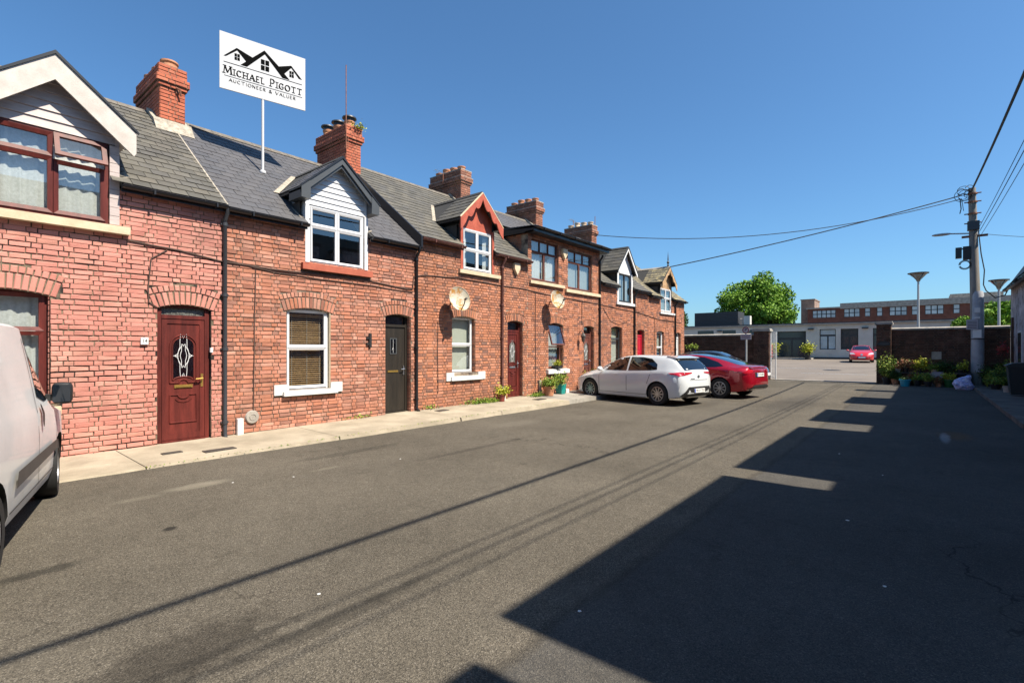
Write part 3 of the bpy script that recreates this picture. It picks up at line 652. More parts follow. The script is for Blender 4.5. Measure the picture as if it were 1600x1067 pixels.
# ------------------------------------------------------------------ houses
RY, EY = 12.6, 9.40
ROT_S = {}
def roof_frame(ze, zr):
    o = Vector((0, EY, ze)); v = Vector((0, RY-EY, zr-ze)); L = v.length; v.normalize(); n = UX.cross(v).normalized(); return o, v, n, L
SV = {}
def slates(roof, o, u, v, n, W, L, skip, m, indiv, seed, gauge=.205, sw=.255, th=.007):
    rg = random.Random(seed); rows = int(math.ceil(L/gauge)); mb = M(); items = []
    for r in range(rows):
        s0 = r*gauge; ln = min(gauge+.07, L-s0+.02); x = -(sw/2 if r % 2 else 0)-.03
        while x < W:
            a, b = max(x+.002, 0), min(x+sw-.002, W); x += sw
            if b-a < .04: continue
            cx = (a+b)/2
            if skip(cx, s0+gauge*.4): continue
            items.append((a, b, s0, ln, abs((b-a)-(sw-.004)) < .001 and ln > gauge+.05))
    ind = set()
    if indiv:
        sc = []
        for i, (a, b, s0, ln, full) in enumerate(items):
            if not full: continue
            p0 = o+u*a+v*s0; p1 = o+u*b+v*s0; A, B = px(*p0), px(*p1)
            if A[0] > 3 and A[1] > 0: sc.append((B[0]-A[0], i))
        sc.sort(reverse=True); ind = {i for _, i in sc[:indiv]}
    rot = Matrix((u, v, n)).transposed()
    key = (m, sw, gauge)
    def one(mb, c, L_, W_, t, rg_):
        j = lambda: rg_.uniform(-.0015, .0015)
        k = len(mb.v); lift = (.011 if m == 'slate_new' else .018)+rg_.uniform(-.003, .003)
        for (a, b, h) in ((-W_/2, 0, lift), (W_/2, 0, lift), (W_/2, L_, .002), (-W_/2, L_, .002)):
            mb.v.append(tuple(c[0]+c[1]*(a+j())+c[2]*(b+j()*2)+c[3]*(h+j()*.6)))
        for (a, b, h) in ((-W_/2, 0, lift-th), (W_/2, 0, lift-th), (W_/2, L_, -.004), (-W_/2, L_, -.004)):
            mb.v.append(tuple(c[0]+c[1]*a+c[2]*b+c[3]*h))
        for q in ((0, 1, 2, 3), (4, 5, 1, 0), (5, 6, 2, 1), (7, 4, 0, 3)): mb.face([k+i for i in q], 0, t)
    if indiv and key not in SV:
        SV[key] = []
        for i in range(12):
            q = M(); one(q, (Vector((0, 0, 0)), UX, UY, UZ), gauge+.07, sw-.009, (i+.5)/12, rg); SV[key].append(q.build('slate', m, mesh_only=True))
    for i, (a, b, s0, ln, full) in enumerate(items):
        if i in ind: child_copy(SV[key][rg.randrange(12)], 'slate', roof, o+u*((a+b)/2)+v*s0, rot)
        else: one(mb, (o+u*((a+b)/2)+v*s0, u, v, n), ln, b-a, rg.random(), rg)
    if mb.f:
        q = mb.build('slate', m, roof); q['kind'] = 'stuff'

def wall_backing(parent, X0, X1, z0, z1, opens, m, y0=FY+.006, y1=FY+.26):
    """opens: (xa,xb,za,zb, arch(zs,w,rise) or None)"""
    mb = M(); zs = sorted({z0, z1, *[o[2] for o in opens], *[min(o[3], z1) for o in opens]}); zs = [z for z in zs if z0 <= z <= z1]
    for a, b in zip(zs[:-1], zs[1:]):
        mid = (a+b)/2; xs = sorted([(o[0], o[1]) for o in opens if o[2] <= mid < o[3]]); x = X0
        for (p, q) in xs+[(X1, X1)]:
            if p > x+.001: mb.box(x, p, y0, y1, a, b)
            x = q
    for o in opens:
        if len(o) > 4 and o[4]:
            zsps, w_, rise = o[4]; Rr = (w_*w_/4+rise*rise)/(2*rise); zc = zsps+rise-Rr; xc = (o[0]+o[1])/2; N = 10
            for i in range(N):
                xa, xb = o[0]+w_*i/N, o[0]+w_*(i+1)/N
                f = lambda x: zc+math.sqrt(max(0, Rr*Rr-(x-xc)**2))
                mb.prism([(xa, y0, f(xa)), (xb, y0, f(xb)), (xb, y0, o[3]), (xa, y0, o[3])], (0, y1-y0, 0))
    return mb.build('wall', m, parent)

def gutter(parent, x0, x1, z, m, y=EY-.02, r=.055):
    mb = M(); n = 8; pr = [(y+r*math.cos(math.pi+math.pi*i/n), z+r*math.sin(math.pi+math.pi*i/n)) for i in range(n+1)]
    for i in range(n):
        (a, b), (c, d) = pr[i], pr[i+1]
        mb.poly([(x0, a, b), (x0, c, d), (x1, c, d), (x1, a, b)])
        mb.poly([(x0, a+.004*(i < 4), b+.006), (x1, a+.004*(i < 4), b+.006), (x1, c, d+.006), (x0, c, d+.006)])
    for xx in (x0, x1): mb.poly([(xx, a, b) for a, b in pr])
    mb.tube([(x0, y-r, z), (x1, y-r, z)], .006, 6)
    mb.box(x0, x1, y+r, y+r+.02, z-.09, z+.03)   # fascia
    xx = x0+.4
    while xx < x1:
        mb.box(xx-.015, xx+.015, y-r-.006, y+r, z-.066, z-.052); mb.box(xx-.012, xx+.012, y-r-.012, y-r, z-.066, z+.008); xx += .9
    return mb.build('gutter', m, parent)
def downpipe(parent, x, z0, z1, m, r=.034, y=FY-.05, kick=True):
    mb = M(); path = [(x, EY-.02, z1-.03), (x, EY-.01, z1-.10), (x, y, z1-.24), (x, y, z0+.10)]
    if kick: path += [(x, y-.02, z0+.04), (x, y-.09, z0+.015)]
    mb.tube(path, r, 10)
    for z in (z1-.30, (z0+z1)/2+.5, (z0+z1)/2-.45, z0+.3): mb.lathe((x, y, z), [(r, -.03), (r+.010, -.03), (r+.010, .03), (r, .03)], 10); mb.box(x-r-.03, x+r+.03, y+.01, FY+.0, z-.012, z+.012)
    return mb.build('drainpipe', m, parent, smooth=40)

def chimney(parent, xc, w_, yf, yb, z0, zt, bm, indiv, pots, potmat='terracotta', mort='mortar_dark', seed=3, bands=True, flue='lead'):
    x0, x1 = xc-w_/2, xc+w_/2; mb = M(); lv = [(z0, zt-.45, 0), (zt-.45, zt-.375, .035), (zt-.375, zt-.225, .07), (zt-.225, zt, .03)]
    for (a, b, e) in lv: mb.box(x0-e+.004, x1+e-.004, yf-e+.004, yb+e-.004, a, b)
    mb.box(x0+.02, x1-.02, yf+.02, yb-.02, zt, zt+.03)
    ch = mb.build('chimney', mort, parent)
    left = indiv
    for li, (a, b, e) in enumerate(lv):
        if b-a < .02: continue
        W1, D1 = x1-x0+2*e, yb-yf+2*e; b_ = a+CO*round((b-a)/CO)
        no = lambda z: []
        bricks(ch, Vector((x0-e, yf-e, a-(b_-b))), UX, UZ, -UY, W1, 0, b_-a, no, bm, 60 if indiv else 0, d=.008, seed=seed+li, wav=0)
        bricks(ch, Vector((x0-e, yb+e, a-(b_-b))), -UY, UZ, -UX, D1, 0, b_-a, no, bm, 60 if indiv else 0, d=.008, seed=seed+li+7, wav=0)
        bricks(ch, Vector((x1+e, yf-e, a-(b_-b))), UY, UZ, UX, D1, 0, b_-a, no, bm, 0, d=.008, seed=seed+li+9, wav=0)
        bricks(ch, Vector((x1+e, yb+e, a-(b_-b))), -UX, UZ, UY, W1, 0, b_-a, no, bm, 0, d=.008, seed=seed+li+11, wav=0)
    for i in range(pots[0]):
        yy = yf+.20+(yb-yf-.4)*i/max(1, pots[0]-1); hh = pots[1]*(1+.15*((i*7) % 3-1)); r = pots[2]
        q = M(); q.lathe((xc, yy, zt+.01), [(r*1.0, 0), (r, hh*.55), (r*.92, hh*.6), (r*1.12, hh*.8), (r*1.12, hh), (r*.85, hh), (r*.85, hh*.2), (0, hh*.2)], 16)
        if pots[3:] and pots[3]: q.lathe((xc, yy, zt+.01+hh), [(r*1.0, 0), (r*1.0, .08), (r*1.5, .085), (r*1.45, .12), (.0, .15)], 16, m=1)
        q.build('chimney_pot', [potmat, 'grey_pipe'], ch, smooth=40)
    q = M(); q.box(x0-.04, x1+.04, yf-.05, yf+.0, z0+.38, z0+.47)   # cement flashing follows the roof
    return ch, (x0, x1)
def flashing(parent, x0, x1, yf, zroof, slope, yb):
    mb = M()
    z = zroof(yf)
    mb.prism([(x0-.12, yf-.22, zroof(yf-.22)+.02), (x0-.12, yf-.0, z+.16), (x0-.12, yf+.02, z-.05)], (x1-x0+.24, 0, 0))
    for (xa, xb) in ((x0-.1, x0+.01), (x1-.01, x1+.1)):
        mb.prism([(xa, yf-.05, zroof(yf-.05)+.02), (xa, yf-.05, zroof(yf-.05)+.10), (xa, RY, zroof(RY)+.10), (xa, RY, zroof(RY)+.02)], (xb-xa, 0, 0))
    return mb.build('flashing', 'lead', parent)

def dormer(parent, xc, hw, hwr, ze, za, ov, ze_roof, slope, slm, style, zwin, cheekmat, seed=5):
    """gabled dormer; hw cheek half-width, hwr roof half-width, ze roof edge height, za apex"""
    zmain = lambda y: ze_roof+slope*(y-EY)
    tanp = (za-ze)/hwr; yf = FY-ov
    # roof planes: back to where they meet the main roof
    def yback(z): return EY+(z-ze_roof)/slope
    for s in (-1, 1):
        mb = M(); A = Vector((xc+s*hwr, yf, ze)); B = Vector((xc, yf, za)); C_ = Vector((xc, yback(za)+.05, za)); D = Vector((xc+s*hwr, yback(ze)+.05, ze))
        up = Vector((s*tanp, 0, 1)).normalized()*.0
        nrm = (B-A).cross(D-A).normalized(); nrm = nrm if nrm.z > 0 else -nrm
        for q in (A, B, C_, D): mb.v.append(tuple(q-nrm*.05))
        for q in (A, B, C_, D): mb.v.append(tuple(q))
        for q in ((0, 1, 2, 3), (4, 7, 6, 5), (0, 4, 5, 1), (1, 5, 6, 2), (2, 6, 7, 3), (3, 7, 4, 0)): mb.face(q)
        r_ = mb.build('dormer_roof', 'slate_base', parent)
        u = Vector((0, 1, 0)) if s < 0 else Vector((0, -1, 0)); v = (B-A).normalized(); n = nrm
        o = A if s < 0 else D
        Wd = D.y-A.y; Lv = (B-A).length
        def skip(cx, sl, s=s, A=A, D=D, v=v):
            y = (A.y+cx) if s < 0 else (D.y-cx); z = A.z+v.z*sl; return y > yback(z)+.12
        if s < 0: u = -u; o = D; 
        u = Vector((0, -1, 0)) if s < 0 else Vector((0, 1, 0)); o = D if s < 0 else A
        def skip(cx, sl, s=s, A=A, D=D, v=v):
            y = (D.y-cx) if s < 0 else (A.y+cx); z = A.z+v.z*sl; return y > yback(z)+.12
        slates(r_, o, u, v, n, Wd, Lv, skip, slm, 0, seed+s, gauge=.19, sw=.24)
    mb = M(); mb.prism([(xc-.07, yf, za-.035), (xc, yf, za+.045), (xc+.07, yf, za-.035)], (0, yback(za)-yf+.05, 0)); mb.build('ridge_tile', 'slate_base' if style != 'lichen' else 'coping', parent)
    # valley flashing on the main roof
    if style in ('h2', 'h3', 'h1'):
        for s in (-1, 1):
            mb = M(); P_ = []
            for t in (0, .25, .5, .75, .97):
                z = ze+(za-ze)*t; P_.append((xc+s*hwr*(1-t), yback(z), z))
            for (p, q) in zip(P_[:-1], P_[1:]):
                w_ = .10*s; mb.prism([(p[0]-w_*.2, p[1], p[2]+.035), (q[0]-w_*.2, q[1], q[2]+.035), (q[0]+w_, q[1], q[2]+.028), (p[0]+w_, p[1], p[2]+.028)], (0, 0, .006))
            mb.build('valley_flashing', 'lead', parent)
    # cheeks
    for s in (-1, 1):
        mb = M(); xa = xc+s*hw; zt_ = ze+(hwr-hw)*tanp-.03
        mb.prism([(xa, FY+.002, zmain(FY)-.25), (xa, FY+.002, zt_), (xa, yback(zt_), zt_)], (-s*.05, 0, 0))
        mb.build('cheek', cheekmat, parent)
        mb = M(); mb.prism([(xc+s*(hwr), yf, ze-.03), (xc+s*(hwr), yf, ze-.07), (xc+s*hw, yf, ze-.09), (xc+s*hw, yf, ze-.05)], (0, yback(ze)-yf, 0)); mb.build('soffit', 'black_pvc' if style in ('h2', 'h3') else cheekmat, parent)
        if style in ('h1', 'h2', 'h3', 'lichen'):
            mb = M(); mb.prism([(xc+s*(hw+.03), FY+.0, zmain(FY)+.0), (xc+s*(hw+.03), yback(ze)+.1, ze+.02), (xc+s*(hw+.12), yback(ze)+.1, ze+.04), (xc+s*(hw+.12), FY, zmain(FY)+.04)], (0, 0, -.02)); mb.build('flashing', 'lead', parent)
    # gable panel
    zg = zwin; g_out = za-.08
    mb = M(); half = hw; ztop = lambda x: za-abs(x-xc)*tanp-.06
    gy = FY+.02
    if style in ('h1', 'h2'):
        z = zg; bh = .115 if style == 'h2' else .13; i = 0
        bm_ = 'pvc_white' if style == 'h2' else 'board_lilac'
        while z < za-.12:
            zt_ = min(z+bh, za-.1); xa = min(half, (za-.06-z)/tanp); xb = min(half, (za-.06-zt_)/tanp)
            q = M(); q.prism([(xc-xa, gy-.016, z), (xc+xa, gy-.016, z), (xc+xb, gy+.004, zt_-.003), (xc-xb, gy+.004, zt_-.003)], (0, .03, 0)); q.build('cladding_board', bm_, parent)
            z += bh
    else:
        q = M(); q.prism([(xc-half, gy, zg), (xc+half, gy, zg), (xc+half, gy, max(zg+.02, ztop(xc+half))), (xc, gy, za-.06), (xc-half, gy, max(zg+.02, ztop(xc-half)))], (0, .04, 0))
        q.build('gable_panel', {'h3': 'red_wood', 'white': 'paint_white', 'lichen': 'tan_wood'}[style], parent)
    # bargeboards
    for s in (-1, 1):
        mb = M(); d = {'h1': .36, 'h2': .13, 'h3': .30, 'white': .12, 'lichen': .26}[style]; th = .03; e = hwr+.0
        f = lambda x: za-abs(x)*tanp-.012
        if style in ('h3', 'lichen'):
            N = 22; up, lo = [], []
            for i in range(N+1):
                x = e*i/N; sc = abs(math.sin(math.pi*3*i/N)); dd = d*(.55+.45*sc) if i < N-3 else d*1.05
                up.append((xc+s*x, yf-.03, f(x))); lo.append((xc+s*x, yf-.03, f(x)-dd))
            for i in range(N): mb.prism([up[i], up[i+1], lo[i+1], lo[i]], (0, th, 0))
            mb.build('bargeboard', 'red_wood' if style == 'h3' else 'tan_wood', parent)
            q = M(); q.tube([(xc+s*x_, yf-.015, f(x_)+.012) for x_ in (0, e/2, e)], .022, 6); q.build('verge', 'cream_stone' if style == 'h3' else 'slate_base', parent)
        else:
            mb.prism([(xc, yf-.03, f(0)), (xc+s*e, yf-.03, f(e)), (xc+s*e, yf-.03, f(e)-d*.86), (xc+s*(e-.03), yf-.03, f(e)-d), (xc, yf-.03, f(0)-d)], (0, th, 0))
            mb.build('bargeboard', {'h1': 'barge_cream', 'h2': 'grey_pvc', 'white': 'paint_white'}[style], parent)
            q = M()
            q.prism([(xc, yf-.05, f(0)+.045), (xc+s*(e+.03), yf-.05, f(e)+.02), (xc+s*(e+.03), yf-.05, f(e)-.015), (xc, yf-.05, f(0)-.005)], (0, .03, 0)); q.build('verge', 'black_pvc' if style != 'white' else 'grey_pvc', parent)
            if style == 'h2':   # boxed eaves ends and inner trim
                q = M(); xa, xb = sorted((xc+s*(e-.19), xc+s*(e+.0)))
                q.prism([(xa, yf-.04, ze-.22), (xb, yf-.04, ze-.22), (xb, yf-.04, ze-.0), (xa, yf-.04, ze+.0+(.17*tanp if s > 0 else .0)), ] if s > 0 else [(xa, yf-.04, ze-.22), (xb, yf-.04, ze-.22), (xb, yf-.04, ze+.15), (xa, yf-.04, ze)], (0, .5, 0)); q.build('eaves_box', 'grey_pvc', parent)
                q = M(); q.prism([(xc, yf+.005, f(0)-d), (xc+s*(e-.1), yf+.005, f(e-.1)-d), (xc+s*(e-.1), yf+.005, f(e-.1)-d-.07), (xc, yf+.005, f(0)-d-.07)], (0, .05, 0)); q.build('inner_trim', 'grey_pvc', parent)
    return yback

def house(name_label, X0, X1, ze, zr, wins, doors, cfg):
    H = thing('brick_house', (X0, FY, 0), name_label, 'house', 'terraced brick houses along the left of the street')
    seed = int(X0*10)+11; bm = cfg['brick']; mort = cfg['mortar']; top = cfg.get('top', ze-.05); opens = []; ex = []
    zb = 0.0
    wtop = top
    for wd in wins+doors:
        x0, x1, z0, z1 = wd['r']; rise = wd.get('rise', 0)
        zfull = z1
        if wd.get('dormer'): opens.append((x0, x1, z0, 9, None)); ex.append((x0-X0, x1-X0, z0, 9, None))
        else: opens.append((x0, x1, z0, z1, (z1-rise, x1-x0, rise) if rise else None)); ex.append((x0-X0, x1-X0, z0, z1-rise, None))
    wl = wall_backing(H, X0, X1, -.05, wtop, opens, mort)
    O = Vector((X0, FY, 0)); exf = []
    for wd in wins+doors:
        if wd.get('rise'):
            x0, x1, z0, z1 = wd['r']
            f, _ = arch(wl, O, UX, UZ, -UY, (x0+x1)/2-X0, z1-wd['rise'], x1-x0, wd['rise'], bm, d=.010, indiv=X0 < 5, seed=seed+int(x0*7))
            exf.append(f)
    for wd in wins: # gaps for sills
        if wd.get('sill'):
            s = wd['sill']; ex.append((s[0]-X0, s[1]-X0, s[2]+.004, s[3]-.01, None))
            if wd.get('ears'): e = wd['ears']; ex.append((e[0]-X0, e[1]-X0, e[2], e[3], None))
    def excl(z):
        out = [(a-.0, b+.0) for (a, b, c, d, _) in ex if c-.02 <= z <= d+.0]
        for f in exf:
            q = f(z)
            if q: out.append(q)
        return out
    bricks(wl, O, UX, UZ, -UY, X1-X0, 0, int((wtop+.03)/CO)*CO, excl, bm, cfg.get('indiv', 0), rough=cfg.get('rough', 1), seed=seed, wav=cfg.get('wav', .003))
    # brick reveals on the far side of each opening
    for wd in wins+doors:
        x0, x1, z0, z1 = wd['r']; rec = wd.get('rec', .1)
        if rec > .05:
            if wd.get('reveal', 'brick') == 'brick':
                bricks(wl, Vector((x1-.012, FY+rec, 0)), -UY, UZ, -UX, rec-.004, z0, z1-wd.get('rise', 0), lambda z: [], bm, 0, d=.008, seed=seed+3, wav=0)
            else:
                q = M(); q.box(x1-.014, x1+.002, FY+.004, FY+rec, z0, z1-wd.get('rise', 0)); q.build('reveal', wd['reveal'], wl)
    for wd in wins:
        x0, x1, z0, z1 = wd['r']; rec = wd.get('rec', .1)
        wo = win(H, x0+.004, x1-(.02 if rec > .05 else .004), z0, z1, FY+rec, wd['frame'], wd['cells'], sash=wd.get('sash', .045), pane=wd.get('pane', 'glass'), behind=wd.get('behind'), outer=wd.get('outer', .03), op=wd.get('op'))
        if wd.get('sill'):
            s = wd['sill']; sill(wo, s[0], s[1], s[2], s[3], wd.get('proj', .07), wd['sillmat'], wd.get('ears'))
    for dd in doors:
        x0, x1, z0, z1 = dd['r']; rec = dd.get('rec', .1)
        door(H, x0+.004, x1-.018, z0+.02, z1, FY+rec, dd['leaf'], dd['style'], dd.get('transom', .28), dd.get('frame'), dd.get('tmat', 'obscure'))
        q = M(); q.box(x0, x1, FY-.03, FY+.25, -.02, z0+.02); q.build('doorstep', 'concrete', H)
    # roof
    slope = (zr-ze)/(RY-EY); o, v, n, L = roof_frame(ze, zr); o = Vector((X0, EY, ze))
    dm = cfg.get('dormer'); holes = cfg.get('holes', [])
    zmain = lambda y: ze+slope*(y-EY)
    # backing slab in strips, open inside the dormer
    mb = M(); Lz = lambda s: o.z+v.z*s
    cuts = [(X0, X1, 0)]
    if dm: h = dm['hw']; yb0 = EY+(dm['ze']-ze)/slope; s0 = (yb0-EY)/v.y; cuts = [(X0, dm['xc']-h, 0), (dm['xc']-h, dm['xc']+h, s0), (dm['xc']+h, X1, 0)]
    if cfg.get('box'): cuts = [(X0, X1, cfg['box'])]
    for (a, b, s0) in cuts:
        if b > a: mb.obox(Vector((0, o.y, o.z)), UX, v, n, a, b, s0, L, -.07, -.008)
    mb.prism([(X0, RY-.01, zr-.06), (X0, 15.4, zr-2.1), (X0, 15.4, zr-2.2), (X0, RY-.01, zr-.16)], (X1-X0, 0, 0))
    rf = mb.build('roof', 'slate_base', H)
    def skip(cx, s):
        x = X0+cx; y = EY+v.y*s
        if dm:
            zz = zmain(y)
            if abs(x-dm['xc']) < dm['hw']-.02 and zz < dm['ze']: return True
            if y > FY and zz >= dm['ze']-.1 and abs(x-dm['xc']) < (dm['za']-zz)/((dm['za']-dm['ze'])/dm['hwr'])-.12: return True
        if cfg.get('box') and s < cfg['box']-.1: return True
        return False
    slates(rf, o, UX, v, n, X1-X0, L, skip, cfg['slate'], cfg.get('slate_ind', 0), seed)
    mb = M(); x = X0
    while x < X1-.05:
        xe = min(x+.44, X1); mb = M(); mb.prism([(x+.003, RY-.13, zr-.075), (x+.003, RY-.02, zr+.03), (x+.003, RY+.02, zr+.03), (x+.003, RY+.13, zr-.075), (x+.003, RY, zr-.03)], (xe-x-.006, 0, 0)); mb.build('ridge_tile', 'ridge', rf); x += .44
    if dm: dormer(H, dm['xc'], dm['hw'], dm['hwr'], dm['ze'], dm['za'], dm['ov'], ze, slope, cfg['slate'] if dm['style'] != 'lichen' else 'slate_lichen', dm['style'], dm['zwin'], dm['cheek'], seed)
    for (a, b) in cfg.get('gutters', []): gutter(H, a, b, ze-.03, cfg['gutmat'])
    # rear wall and party ends, plain
    q = M(); q.box(X0, X1, 15.2, 15.4, -.05, zr-2.1); q.build('rear_wall', 'brick_brown', H)
    for xx in cfg.get('ends', []):
        q = M(); q.prism([(xx, FY+.02, -.05), (xx, 15.3, -.05), (xx, 15.3, zr-2.2), (xx, RY, zr-.1), (xx, FY+.02, ze-.02)], (-.12 if xx > 10 else .12, 0, 0)); q.build('gable_wall', 'far_brick', H)
    return H, zmain, rf

C2 = [(0, .5, 0, .68), (.5, 1, 0, .68), (0, .5, .68, 1), (.5, 1, .68, 1)]
c_two = [(0, 1, 0, .5), (0, 1, .5, 1)]
# house 1: pink painted bricks
H1, z1f, rf1 = house('terraced house of pink-painted brick with lilac boarded gable and maroon door', -.8, 3.58, 4.13, 6.58,
  [dict(r=(.71, 1.97, 3.50, 4.72), dormer=True, rec=.02, frame='maroon', cells=[(0, .5, 0, .70), (0, .5, .70, 1), (.5, 1, 0, .68), (.5, 1, .68, 1)], op=(3, 22), sash=.06, behind='net', sill=(.46, 2.21, 3.36, 3.49), proj=.12, sillmat='cream_stone', outer=.035),
   dict(r=(.33, 1.31, .80, 2.42), rise=.07, rec=.09, frame='maroon', cells=[(0, 1, 0, .66), (0, 1, .66, 1)], sash=.06, behind='net', sill=(.22, 1.42, .68, .80), proj=.07, sillmat='cream_stone')],
  [dict(r=(2.59, 3.38, .02, 2.34), rise=.07, rec=.05, leaf='maroon', style='arch', transom=.20, reveal='cream_stone')],
  dict(brick='brick_paint', mortar='mortar_olive', indiv=300, slate='slate_old', slate_ind=300, rough=1.7, wav=.008, gutters=[(-.8, .57), (2.10, 3.58)], gutmat='black_pvc',
       dormer=dict(xc=1.335, hw=.76, hwr=.93, ze=4.93, za=5.74, ov=.17, style='h1', zwin=4.72, cheek='board_lilac'), ends=[-.8]))
downpipe(H1, 3.585, .02, 4.1, 'grey_pipe')
# house 2
H2, z2f, rf2 = house('terraced house of weathered brick with white boarded dormer and plain black door', 3.58, 7.95, 4.10, 6.58,
  [dict(r=(5.17, 6.45, 3.36, 4.52), dormer=True, rec=.02, frame='pvc_white', cells=[(0, .5, 0, .66, .05), (.5, 1, 0, .66, .05), (0, .5, .66, 1, .05), (.5, 1, .66, 1, .05)], behind=None, sill=(5.0, 6.62, 3.20, 3.34), proj=.09, sillmat='red_sill'),
   dict(r=(4.71, 5.64, .80, 2.42), rise=.07, rec=.07, frame='pvc_white', cells=[(0, 1, 0, .52, .05), (0, 1, .52, 1, .055)], behind='wood', sill=(4.62, 5.76, .70, .80), proj=.10, sillmat='paint_chip', ears=(4.46, 5.90, .72, .92), reveal='cream_stone')],
  [dict(r=(7.02, 7.76, .06, 2.42), rise=.06, rec=.12, leaf='door_black', style='plain', transom=.26, tmat='glass_dark')],
  dict(brick='brick_two', mortar='mortar_dark', indiv=300, slate='slate_new', slate_ind=300, rough=1.3, wav=.006, gutters=[(3.6, 5.08), (6.55, 7.95)], gutmat='black_pvc',
       dormer=dict(xc=5.81, hw=.72, hwr=.90, ze=4.80, za=5.60, ov=.16, style='h2', zwin=4.53, cheek='pvc_white')))
downpipe(H2, 7.90, .1, 4.08, 'black_pvc')
for (Hh, m_, a, b, z0_, z1_) in ((H1, 'board_lilac', 1.975, 2.095, 3.50, 4.70), (H2, 'pvc_white', 5.085, 5.165, 3.35, 4.52), (H2, 'pvc_white', 6.455, 6.54, 3.35, 4.52)):
    n_ = 9 if m_ == 'board_lilac' else 1
    for k in range(n_): q = M(); zz = z0_+(z1_-z0_)*k/n_; q.box(a, b, FY-.018-.004*(k % 2), FY+.02, zz+.003, zz+(z1_-z0_)/n_-.003); q.build('window_surround', m_, Hh)
q = M(); q.prism([(7.96, EY-.06, 4.02), (7.96, RY, 6.52), (7.96, RY, 6.86), (7.96, EY-.06, 4.34)], (-.05, 0, 0)); q.build('verge_board', 'black_pvc', H2)
# house 3
H3, z3f, rf3 = house('terraced house of orange brick with scalloped red bargeboard dormer and rusty dish', 7.95, 12.38, 4.35, 6.86,
  [dict(r=(9.52, 10.68, 3.76, 4.88), dormer=True, rec=.02, frame='pvc_white', cells=[(0, .5, 0, .5), (.5, 1, 0, .5), (0, .5, .5, 1), (.5, 1, .5, 1)], behind='side', sill=(9.35, 11.0, 3.64, 3.75), proj=.08, sillmat='cream_stone', sash=.05),
   dict(r=(9.13, 10.0, .98, 2.48), rise=.06, rec=.11, frame='pvc_white', cells=c_two, behind='roller', sill=(9.05, 10.22, .78, .90), proj=.08, sillmat='paint_chip', ears=(8.9, 10.38, .78, .99))],
  [dict(r=(11.39, 12.13, .14, 2.46), rise=.06, rec=.11, leaf='maroon', style='arch2', transom=.30, tmat='glass_dark')],
  dict(brick='brick_three', mortar='mortar_tan', slate='slate_old', gutters=[(7.97, 9.45), (10.75, 12.38)], gutmat='brown_pipe',
       dormer=dict(xc=10.1, hw=.66, hwr=.86, ze=5.08, za=5.90, ov=.18, style='h3', zwin=4.88, cheek='slate_base')))
for a in (9.43, 10.69): q = M(); q.box(a, a+.085, FY-.018, FY+.02, 3.76, 4.95); q.build('window_surround', 'red_wood', H3)
downpipe(H3, 11.1, .5, 4.3, 'brown_pipe', r=.04)
q = M(); q.box(11.04, 11.16, FY-.12, FY-.005, .05, .52); q.build('drain_box', 'paint_white', H3)
# house 4: brick-piered flat dormer across the full width
H4, z4f, rf4 = house('terraced house with flat-roofed dormer, brick piers and two wide upper windows', 12.38, 16.87, 4.45, 6.86,
  [dict(r=(12.57, 14.08, 3.80, 5.12), rec=.06, frame='mahog', cells=[(0, .33, .72, 1, .02), (.33, .66, .72, 1, .02), (.66, 1, .72, 1, .03), (0, .5, 0, .72, .05), (.5, 1, 0, .72, .04)], behind='net', sill=(12.43, 14.35, 3.68, 3.79), proj=.09, sillmat='cream_stone'),
   dict(r=(14.66, 16.3, 3.72, 5.08), rec=.06, frame='mahog', cells=[(0, .33, .72, 1, .02), (.33, .66, .72, 1, .02), (.66, 1, .72, 1, .03), (0, .5, 0, .72, .05), (.5, 1, 0, .72, .04)], behind='grey', sill=(14.45, 16.8, 3.58, 3.70), proj=.09, sillmat='cream_stone'),
   dict(r=(13.49, 14.37, .96, 2.48), rise=.07, rec=.11, frame='mahog', cells=[(0, 1, 0, .5), (0, 1, .5, 1)], op=(1, 16), behind='grey', sill=(13.36, 14.62, .80, .95), proj=.1, sillmat='paint_white')],
  [dict(r=(15.7, 16.45, .14, 2.46), rise=.06, rec=.12, leaf='mahog', style='arch2', transom=.30, tmat='glass_dark')],
  dict(brick='brick_three', mortar='mortar_tan', slate='slate_new', top=5.22, box=2.6, gutters=[], gutmat='black_pvc'))
downpipe(H4, 16.8, .12, 5.2, 'black_pvc', r=.04)
wlc = [c for c in H4.children if c.name.startswith('wall')][0]
q = M(); q.box(12.39, 12.6, FY+.27, 12.0, 4.2, 5.22); q.build('cheek', 'mortar_tan', H4)
bricks(wlc, Vector((12.39, 12.0, 4.2)), -UY, UZ, -UX, 2.45, 0, 1.05, lambda z: [], 'brick_three', 0, seed=44)
q = M(); q.prism([(12.25, 9.22, 5.40), (12.25, 12.6, 5.62), (12.25, 12.6, 5.56), (12.25, 9.22, 5.34)], (4.72, 0, 0)); fr4 = q.build('flat_roof', 'slate_base', H4)
q = M(); q.box(12.25, 16.97, 9.20, 9.25, 5.24, 5.40); q.box(12.25, 16.97, 9.25, 9.56, 5.24, 5.27); q.box(12.25, 12.30, 9.25, 11.4, 5.24, 5.42); q.box(16.92, 16.97, 9.25, 11.4, 5.24, 5.42); q.build('fascia', 'black_pvc', H4)
gutter(H4, 12.25, 16.97, 5.39, 'black_pvc', y=9.14)
mb = M(); rgx = random.Random(3)
for i in range(14): mb.prism([(12.4+i*.33, 9.2, 5.41), (12.4+i*.33, 9.25, 5.46+rgx.uniform(0, .02)), (12.4+i*.33, 12, 5.62)], (.31, 0, 0))
q = mb.build('roof_felt', 'slate_new', H4)
